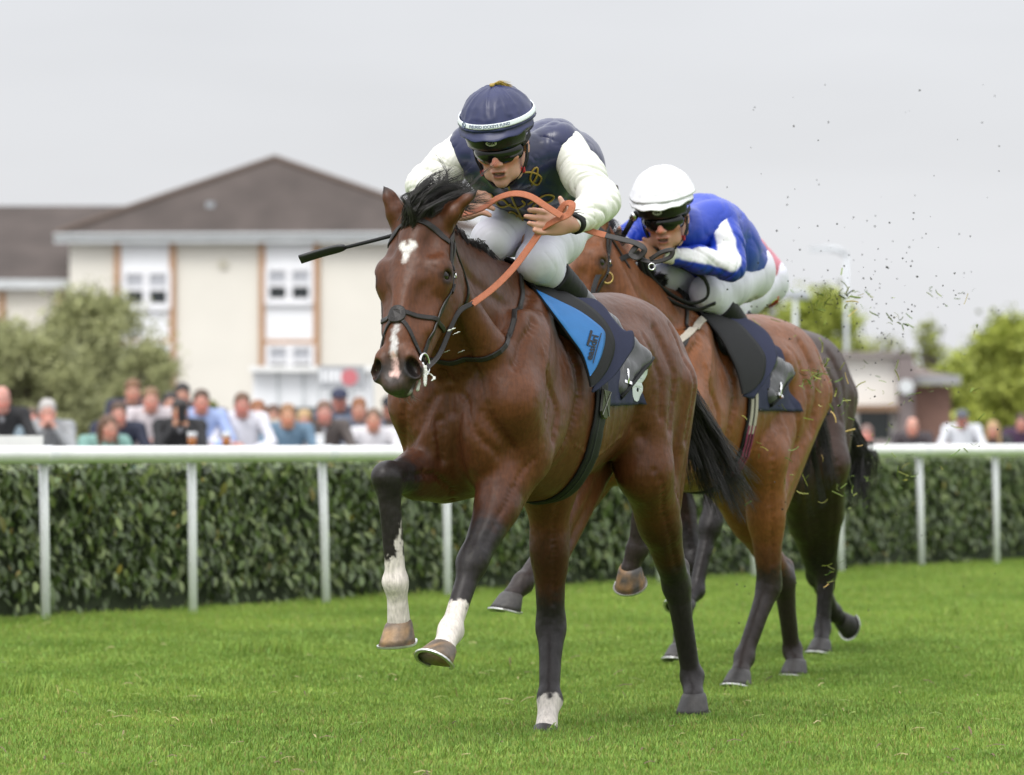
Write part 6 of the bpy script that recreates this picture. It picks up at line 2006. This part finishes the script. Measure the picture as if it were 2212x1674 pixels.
col3 = dict(base=(0.040, 0.019, 0.013), dark=(0.022, 0.013, 0.011), black=(0.015, 0.012, 0.012), white=(.6, .56, .5), muzzle=(.03, .025, .02))
horse3, hd3 = make_horse(h3, "racehorse", "dark brown racehorse almost hidden behind the bright bay chaser", pose3, col3, 0.011)
sk3 = Skin(child(horse3, "body"), h3)
rg = np.random.default_rng(41)
tp = [[(.10, 0, 1.31), D_(1852, 985, -.06), D_(1862, 1020, -.1), D_(1868, 1105, -.1)], [(.10, 0, 1.31), D_(1862, 965, -.08), D_(1880, 985, -.15), D_(1868, 1060, -.15)], [(.10, 0, 1.31), D_(1835, 985, -.05), D_(1820, 1040, -.1), D_(1800, 1060, -.1)]]
strands("tail", hair_mass(tp, 14, 16, 0, rg, .018, .03, .012, .02, m=12), horse3, r0=.0022)
gp = []
for i, t in enumerate(np.linspace(0, 1, 12)):
    r0_ = sk3.snap(np.array(pose3["poll"]) * (1 - t) + np.array([1.50, 0, 1.62]) * t + [-.05, 0, .05], -.004)[0]
    gp.append([r0_, r0_ + [-.03, -.02, .02], r0_ + [-.07, -.06, .0], r0_ + [-.1, -.1, -.06]])
strands("mane", hair_mass(gp, 6, 4, 0, rg, .012, .025, .007, .016, m=8), horse3, r0=.002)
bridle3 = bridle(h3, sk3, hd3, "leather bridle on the hidden dark brown horse", "plain")
cloth3, saddle3 = saddlery(h3, sk3, None, False, "black racing saddle on the hidden dark brown horse", "navy saddle cloth on the hidden dark brown horse", (M_black, None))
J3 = dict(head=D_(1474, 516, 1.66), neck=D_(1505, 530, 1.52), chest=D_(1525, 540, 1.38), pelvis=D_(1618, 605, .95),
          shL=D_(1585, 525, 1.40), elL=D_(1600, 610, 1.48), wrL=D_(1520, 600, 1.68), shR=D_(1450, 530, 1.44), elR=D_(1430, 600, 1.55), wrR=D_(1470, 590, 1.72),
          knL=D_(1570, 660, 1.34), anL=D_(1690, 800, .95), heL=D_(1705, 806, .88), toL=D_(1672, 850, 1.05),
          knR=D_(1500, 640, 1.38), anR=np.array([.95, -.30, 1.26]), heR=np.array([.88, -.32, 1.22]), toR=np.array([1.04, -.33, 1.12]), hands={})
J3["hands"] = dict(L=(vl, np.array([.2, .2, 1.0]), .02, np.array([-.3, .45, -.45]), vl * .8 + np.array([.2, .1, .4])))
PINK = np.array([.62, .17, .24])
M_silkp = mat("pink_silk", (.62, .17, .24), rough=.42, var=.08, vscale=14)
st3 = dict(axes=axes_from(lcam + np.array([0, 0, -.3]), (0, 0, 1)), tone=(.5, .28, .2), vest=M_silkp, sleeve=M_silkp, cuff=M_silkw, breech=M_breech, cap=M_silkp,
           vest_extra=[(D_(1565, 535, 1.2), D_(1608, 565, 1.0), .10, .10, .06)])
jock3, P3_, ax3 = jockey(h3, J3, st3, "jockey in pink silks and white breeches half hidden behind the blue silked jockey", .007)
# printed breeches panel: a red scrawl and a green hem
sk_b = Skin(child(jock3, "breeches_seat"), h3)
M_scr = mat("red_print", (.62, .10, .035), rough=.6)
for pl in ([(1650, 662), (1656, 648), (1660, 664), (1664, 646), (1668, 660), (1672, 642), (1676, 656), (1680, 640)], [(1652, 668), (1662, 662), (1672, 656), (1680, 650)]):
    p_, n_ = sk_b.seeline(pl, 24, .004)
    if len(p_) > 3: MB().tube(p_, .005, n=6).build("printed_script", M_scr, jock3, smooth=True)

# ================================================================== SPECTATORS
M_hairp = mat("human_hair", attr=True, rough=0.5, var=0.3, vscale=40, bump=0.4, bscale=90)
M_cloth = mat("spectator_cloth", attr=True, rough=0.75, var=0.08, vscale=12)


def spectator(xv, ytop, top, hair, label, tone=(.50, .27, .20), off=4.4, hstyle="short", yaw=0.0, tie=None, shirt=None, arms="rail", cap=None, bulk=1.12, pitch=-.12):
    r = (xv - 1106.0) / FPX
    p0 = RP + RN * (off + 6.0)                       # the line the crowd stands along
    t = (r * p0[1] - p0[0]) / (RD[0] - r * RD[1])
    base = p0 + RD * t; base[2] = SOIL
    s = FPX / base[1]
    zt = 1.0 + (950 - ytop) / s - SOIL - (.012 if hstyle != "bald" else 0)
    to = np.array([0.6, 15.0, 0]) - base
    ang = math.atan2(to[1], to[0]) - math.pi / 2 + R(yaw)
    root = empty("person", Matrix.Translation(Vector(base)) @ Matrix.Rotation(ang, 4, 'Z'), label, "person", "spectators behind the rail")
    ax = axes_from((0, 1, pitch), (0, 0, 1))
    hc = np.array([0, .10, zt - .138]); sh_z = zt - .262
    nk = np.array([0, .02, zt - .245]); pel = np.array([0, -.10, max(.62, sh_z - .52)])
    G = {}
    for sx in (1, -1):
        sh = np.array([sx * .185 * bulk, 0, sh_z])
        if arms == "rail": el = np.array([sx * .27 * bulk, .14, sh_z - .25]); wr = np.array([sx * .10, .33, sh_z - .29 + .03 * sx])
        elif arms == "face": el = np.array([sx * .22, .20, sh_z - .22]); wr = np.array([sx * .06, .20, zt - .26])
        else: el = np.array([sx * .27 * bulk, -.02, sh_z - .27]); wr = np.array([sx * .24, .16, sh_z - .42])
        G[sx] = (sh, el, wr)
    S = Sdf((-.48, -.4, -.02), (.48, .55, zt + .05), .0125)
    P = build_head(S, hc, ax, nk)
    S.seg(nk, (0, -.03, sh_z - .12), .06, .10, k=.05); S.seg((0, -.03, sh_z - .12), pel, .10, .10, k=.05)
    for sx in (1, -1):
        sh, el, wr = G[sx]
        S.seg(nk, sh, .05, .045, k=.04); S.seg(sh, el, .042, .035); S.seg(el, wr, .035, .026)
        dv = nrm(wr - el)
        hx = nrm(np.cross(dv, [0.2, .3, 1.])); S.ell(wr + dv * .05, (.035, .045, .02), axes=[hx, dv, np.cross(hx, dv)], k=.02)
        for i in range(4): S.seg(wr + dv * .07 + hx * (i - 1.5) * .017, wr + dv * .13 + hx * (i - 1.5) * .017 + np.array([0, 0, -.01]), .010, .008, k=.006)
        S.seg(wr + dv * .03, wr + dv * .07 + np.array([-sx * .045, 0, .01]), .012, .009, k=.01)
        S.seg(pel + [sx * .09, 0, 0], (sx * .10, -.06, pel[2] * .5), .075, .055); S.seg((sx * .10, -.06, pel[2] * .5), (sx * .10, -.10, .07), .055, .04)
        S.seg((sx * .10, -.10, .05), (sx * .10, .08, .035), .04, .035)
    v, q = S.mesh(1)
    c = skin_paint(v, P, tone)
    c = paint(v, c, [(P(.031, .09, .012), P(.031, .1, .012), .011, .004, np.array([.03, .02, .018])), (P(-.031, .09, .012), P(-.031, .1, .012), .011, .004, np.array([.03, .02, .018])),
                     ((.1, -.1, .02), (.1, .1, .02), .07, .01, np.array([.03, .025, .02])), ((-.1, -.1, .02), (-.1, .1, .02), .07, .01, np.array([.03, .025, .02]))])
    obj("body", raw_mesh("body", v, quads=q, col=c), M_skin, root)
    # clothes
    S = Sdf((-.5, -.42, pel[2] - .14), (.5, .5, sh_z + .12), .0125)
    S.seg((0, -.03, sh_z - .06), pel, .125 * bulk, .125 * bulk, k=.05, side=(1, 0, 0), asp=1.3)
    for sx in (1, -1):
        sh, el, wr = G[sx]
        S.seg((0, -.01, sh_z + .02), sh, .065, .068, k=.05); S.seg(sh, el, .064, .055, k=.04); S.seg(el, wr - nrm(wr - el) * .03, .053, .040, k=.03)
    S.ell(nk + [0, .03, .045], (.055, .06, .055), k=.01, sub=True)
    v, q = S.mesh(1); v = crease(v, q, .006, (0, .3, 1), 5, 12, int(xv) % 17)
    stk = []
    if shirt is not None: stk.append(((0, .17, sh_z + .03), (0, .17, sh_z - .22), (.075, .03), .008, np.array(shirt)))
    if tie is not None: stk.append(((0, .18, sh_z - .03), (0, .18, sh_z - .4), .022, .004, np.array(tie)))
    obj("top", raw_mesh("top", v, quads=q, col=paint(v, np.array(top), stk)), M_cloth, root)
    S = Sdf((-.3, -.3, .04), (.3, .2, pel[2] + .12), .016)
    for sx in (1, -1):
        S.seg(pel + [sx * .08, 0, 0], (sx * .10, -.06, pel[2] * .5), .105, .08, k=.04); S.seg((sx * .10, -.06, pel[2] * .5), (sx * .10, -.10, .09), .08, .065, k=.03)
    v, q = S.mesh(1)
    obj("trousers", raw_mesh("trousers", v, quads=q, col=np.tile(np.array([.03, .035, .05]), (len(v), 1))), M_cloth, root)
    # hair or cap
    if hstyle != "bald":
        S = Sdf(hc - [.2, .22, .42], hc + [.2, .2, .2], .0115)
        e = lambda p, r_, k=.02, sub=False: S.ell(P(*p), r_, axes=ax, k=k, sub=sub)
        e((0, -.020, .062), (.086, .102, .090), 0)
        e((0, -.055, .01), (.080, .07, .09), .03)
        if hstyle == "long":
            for sx in (1, -1): S.seg(P(sx * .065, -.03, .03), P(sx * .085, -.03, -.20), .04, .045, k=.04)
            S.seg(P(0, -.08, .02), P(0, -.09, -.20), .07, .07, k=.04)
        e((0, .085, -.03), (.068, .085, .082), .01, True)
        v, q = S.mesh(1); v = crease(v, q, .005, (0, -.3, 1), 4, 26, 3)
        obj("hair", raw_mesh("hair", v, quads=q, col=np.tile(np.array(hair), (len(v), 1))), M_hairp, root)
    if cap is not None:
        cc = P(0, -.005, .066)
        cp = dome(cc, ax, (.098, .118, .085), 0, 88, 10, 28).build("cap", mat("cap_%d" % int(xv), cap, rough=.8), root, smooth=True)
        MB().add([cc + np.array(q_) for q_ in ((-.08, .085, -.0), (.08, .085, -.0), (.065, .165, -.02), (-.065, .165, -.02), (-.08, .085, -.008), (.08, .085, -.008), (.065, .165, -.028), (-.065, .165, -.028))],
                 [(0, 1, 2, 3), (7, 6, 5, 4), (0, 1, 5, 4), (1, 2, 6, 5), (2, 3, 7, 6), (3, 0, 4, 7)]).build("cap_peak", mat("cap_%d" % int(xv), cap), cp)
    return root, base, ang, G, zt


BR, DK, GI, BL, GY = (.07, .035, .018), (.018, .013, .011), (.22, .085, .03), (.42, .28, .13), (.42, .40, .38)
NAVY, BLACK_, WHITE_ = (.018, .022, .045), (.014, .014, .016), (.66, .67, .72)
spectator(2, 835, BLACK_, GY, "balding man in dark jacket at the end of the crowd", tone=(.56, .28, .23), hstyle="bald", shirt=WHITE_)
spectator(30, 873, (.20, .26, .30), BL, "long haired blonde woman turned away beside the balding man", hstyle="long", yaw=-75)
spectator(101, 861, (.30, .31, .32), GY, "grey haired man in pale grey jumper leaning on the rail", tone=(.55, .29, .23), arms="face")
spectator(226, 895, (.20, .36, .32), (.10, .05, .025), "girl with long brown hair in mint green top", hstyle="long", yaw=20)
spectator(255, 866, NAVY, BR, "brown haired man in dark navy jacket behind the girl in mint", tone=(.55, .28, .22), off=4.9, shirt=(.4, .42, .5))
spectator(286, 818, NAVY, (.16, .075, .03), "tall ginger haired man in navy suit and white shirt", off=5.5, shirt=WHITE_, bulk=1.1)
spectator(325, 836, (.55, .50, .52), (.20, .11, .05), "fair haired man in pale pink shirt with arms on the rail", tone=(.56, .29, .23), off=5.0)
spectator(368, 845, (.03, .06, .17), DK, "dark haired man in bright blue suit behind the man with a phone", off=6.0)
spectator(393, 826, (.05, .05, .06), DK, "dark haired man at the back whose face shows over the blue suit", off=6.8)
pb_ = spectator(388, 860, BLACK_, DK, "dark haired man in black jacket raising a phone", tone=(.42, .22, .14), arms="face", shirt=WHITE_)
spectator(434, 840, (.33, .42, .68), BR, "man in pale blue shirt watching beside the phone holder", tone=(.55, .27, .21), off=4.8)
spectator(522, 847, (.66, .66, .72), (.12, .06, .03), "man in open white shirt leaning forward on the rail", tone=(.53, .25, .20), off=4.5, bulk=1.12)
spectator(556, 863, (.42, .36, .28), (.25, .10, .04), "auburn haired woman in beige at the white shirted man's shoulder", hstyle="long", off=5.0, arms="face")
spectator(621, 871, (.12, .20, .28), (.28, .15, .07), "woman with tied back hair in blue denim jacket", tone=(.58, .31, .20), off=4.6)
spectator(657, 884, (.64, .65, .72), BL, "blonde woman in white top with sunglasses", off=4.8, hstyle="short")
spectator(700, 864, (.085, .07, .065), (.16, .09, .06), "man in brown jacket with pink tie", tone=(.56, .29, .24), off=4.6, shirt=WHITE_, tie=(.60, .26, .50))
spectator(733, 838, (.07, .09, .14), BR, "man in navy flat cap and slate waistcoat over white sleeves", tone=(.50, .25, .20), off=5.4, cap=(.03, .035, .07), shirt=(.6, .6, .66))
spectator(775, 858, (.10, .12, .17), GI, "ginger haired man in dark waistcoat beside the flat cap", off=5.0, shirt=WHITE_)
spectator(806, 881, (.66, .65, .68), (.14, .08, .045), "person in white top bending over the rail", tone=(.54, .28, .20), off=4.5)
spectator(842, 854, (.13, .105, .09), DK, "person in taupe jacket and black cap near the horse's muzzle", off=4.9, cap=(.02, .02, .025))
spectator(1872, 917, (.20, .17, .16), (.2, .12, .1), "red faced man beside the dark horse's rump", tone=(.58, .27, .22), off=4.6)
spectator(1971, 902, (.05, .04, .045), BR, "bald man in dark top before the brick building", tone=(.58, .30, .23), off=4.6, hstyle="bald")
spectator(2078, 884, (.62, .64, .68), BR, "man in grey cap and white top", tone=(.48, .24, .19), off=4.8, cap=(.10, .11, .13))
spectator(2145, 908, (.03, .03, .035), BL, "blonde woman in black jacket beside the white top", off=4.6, hstyle="long")
spectator(2207, 893, (.055, .025, .06), BR, "man in dark purple jacket", tone=(.52, .26, .21), off=4.6)
spectator(68, 880, (.30, .20, .20), BR, "ruddy faced person peering from behind the grey haired man", tone=(.58, .27, .22), off=6.0)
spectator(590, 873, (.50, .47, .44), (.10, .05, .03), "brown haired person in cream behind the denim jacket", off=6.4)
spectator(478, 880, (.36, .38, .42), (.09, .05, .03), "short person in grey top between the pale blue and white shirts", off=6.2)
# things in hands
M_beer = mat("amber_beer", (.30, .10, .015), rough=.2)
M_cup = mat("clear_plastic_cup", (.70, .72, .74), rough=.15, spec=.6)
for (xv, yv, d, lb) in ((415, 951, 40.4, "half drunk pint of beer held beside the man in pale blue"), (489, 951, 41.0, "pint of beer held by the man in the white shirt"), (692, 953, 42.5, "white paper cup held above the rail by the man with the pink tie")):
    c = W(xv, yv, d)
    g_ = empty("drink_cup", Matrix.Translation(Vector(c)), lb, "drink")
    beer = "beer" in lb
    MB().tube([(0, 0, -.07), (0, 0, .03)], [.034, .040], n=16).build("beer" if beer else "cup", M_beer if beer else M_cup, g_, smooth=True)
    MB().tube([(0, 0, .0302), (0, 0, .07)], [.0405, .043], n=16).build("cup_rim", M_cup, g_, smooth=True)
ph_ = empty("phone", Matrix.Translation(Vector(W(393, 893, 40.0))), "black phone held up by the dark haired man in black jacket", "phone")
MB().box((0, 0, 0), (.072, .009, .145)).build("case", M_black, ph_)
MB().box((0, .0056, 0), (.066, .002, .138)).build("screen", M_lens, ph_)

# ================================================================== TURF AND SOIL KICKED UP BEHIND THE HORSES
rg = np.random.default_rng(77)
def bits(name, label, n, size, shape, colr, region, d0, d1, m):
    V, Q, C = [], [], []
    for i in range(n):
        x, y = region(rg); d = rg.uniform(d0, d1)
        c = W(x, y, d)
        if c[2] < .03: c[2] = .03 + rg.uniform(0, .1)
        a = nrm(rg.normal(size=3)); b = nrm(np.cross(a, rg.normal(size=3))); e = np.cross(a, b)
        L_ = size * rg.uniform(.5, 1.6); w_ = L_ * shape; bend = rg.normal(0, .35) * L_
        n0 = len(V)
        if shape < .3:
            for t in (-1, -.35, .35, 1):
                p = c + a * L_ * t + e * bend * t * t
                V += [p - b * w_, p + b * w_, p + e * w_ * .6]
            for k in range(3):
                for j in range(3): Q.append((n0 + k * 3 + j, n0 + k * 3 + (j + 1) % 3, n0 + k * 3 + 3 + (j + 1) % 3, n0 + k * 3 + 3 + j))
            C += [np.array(colr) * rg.uniform(.6, 1.5) * np.array([rg.uniform(.8, 1.5), 1, 1])] * 1
            C[-1:] = [C[-1]] * 12
        else:
            q = [c + (a * math.cos(k * 2.09) + b * math.sin(k * 2.09)) * L_ * rg.uniform(.6, 1.2) for k in range(3)]
            V += q + [c + e * L_ * .8, c - e * L_ * .7, c - e * L_ * .75]
            for k in range(3):
                Q.append((n0 + k, n0 + (k + 1) % 3, n0 + 3, n0 + 3)); Q.append((n0 + (k + 1) % 3, n0 + k, n0 + 4, n0 + 5))
            cc = np.array(colr) * rg.uniform(.5, 1.4)
            C += [cc] * 6
    P_ = [tuple(dict.fromkeys(f)) for f in Q]
    obj(name, raw_mesh(name, np.array(V), polys=P_, col=np.array(C), smooth=False), m, label=label, cat="debris", kind="stuff")

M_bit = mat("turf_bits", attr=True, rough=.7)
cl_c = [(1780, 640), (1835, 635), (1770, 790), (1815, 870), (1940, 690), (1750, 820), (1840, 1060), (1960, 1020), (1880, 960), (1800, 1240), (1720, 1020), (1930, 860)]
def reg_g(r):
    if r.uniform() < .55:
        c = cl_c[r.integers(len(cl_c))]; return c[0] + r.normal(0, 22), c[1] + r.normal(0, 22)
    return r.uniform(1600, 2120), 620 + 480 * r.uniform() ** 1.5
def reg_s(r):
    u = r.uniform()
    if u < .6: return 1850 + r.normal(0, 110), 660 + r.normal(0, 90)
    return r.uniform(1560, 2160), r.uniform(180, 1350)
bits("flying_grass", "loose grass clippings thrown up behind the horses", 190, .016, .10, (.13, .19, .03), reg_g, 18.0, 20.5, M_bit)
bits("flying_grass", "pale roots and straw thrown up behind the horses", 26, .018, .10, (.32, .30, .09), reg_g, 18.0, 20.0, M_bit)
bits("flying_soil", "small dark specks of soil in the air behind the horses", 330, .0042, 1.0, (.02, .018, .014), reg_s, 18.0, 20.5, M_bit)
def reg_t(r):
    c = cl_c[r.integers(6)]; return c[0] + r.normal(0, 12), c[1] + r.normal(0, 9)
bits("flying_turf", "green torn turf tufts in mid air behind the second horse", 50, .014, .16, (.09, .13, .02), reg_t, 18.2, 19.5, M_bit)

# clods and straw lying on the turf, and dark hoof cuts
def reg_ground(r):
    return r.uniform(-40, 2260), 1230 + 440 * r.uniform() ** .8
V, Q, C = [], [], []
for i in range(260):
    x, y = reg_ground(rg); d = FPX * 1.0 / (y - 950)
    if d > 34 or d < 13: continue
    c = W(x, y, d); c[2] = rg.uniform(-.012, .002)
    if (c - RP) @ RN > -.1: continue
    a = nrm([rg.normal(), rg.normal(), rg.normal() * .25]); b = nrm(np.cross(a, [0, 0, 1.])); L_ = rg.uniform(.012, .04); w_ = rg.uniform(.0015, .0035)
    n0 = len(V)
    for t in (-1, 0, 1):
        p = c + a * L_ * t + np.array([0, 0, .006 * (1 - t * t)])
        V += [p - b * w_, p + b * w_, p + np.array([0, 0, w_])]
    for k in range(2):
        for j in range(3): Q.append((n0 + k * 3 + j, n0 + k * 3 + (j + 1) % 3, n0 + k * 3 + 3 + (j + 1) % 3, n0 + k * 3 + 3 + j))
    C += [np.array([(.34, .29, .13), (.20, .26, .06), (.16, .11, .06)][rg.integers(3)]) * rg.uniform(.7, 1.2)] * 9
obj("loose_clippings", raw_mesh("loose_clippings", np.array(V), polys=Q, col=np.array(C), smooth=False), M_bit, label="loose straw and clippings lying on the mown turf", cat="debris", kind="stuff")
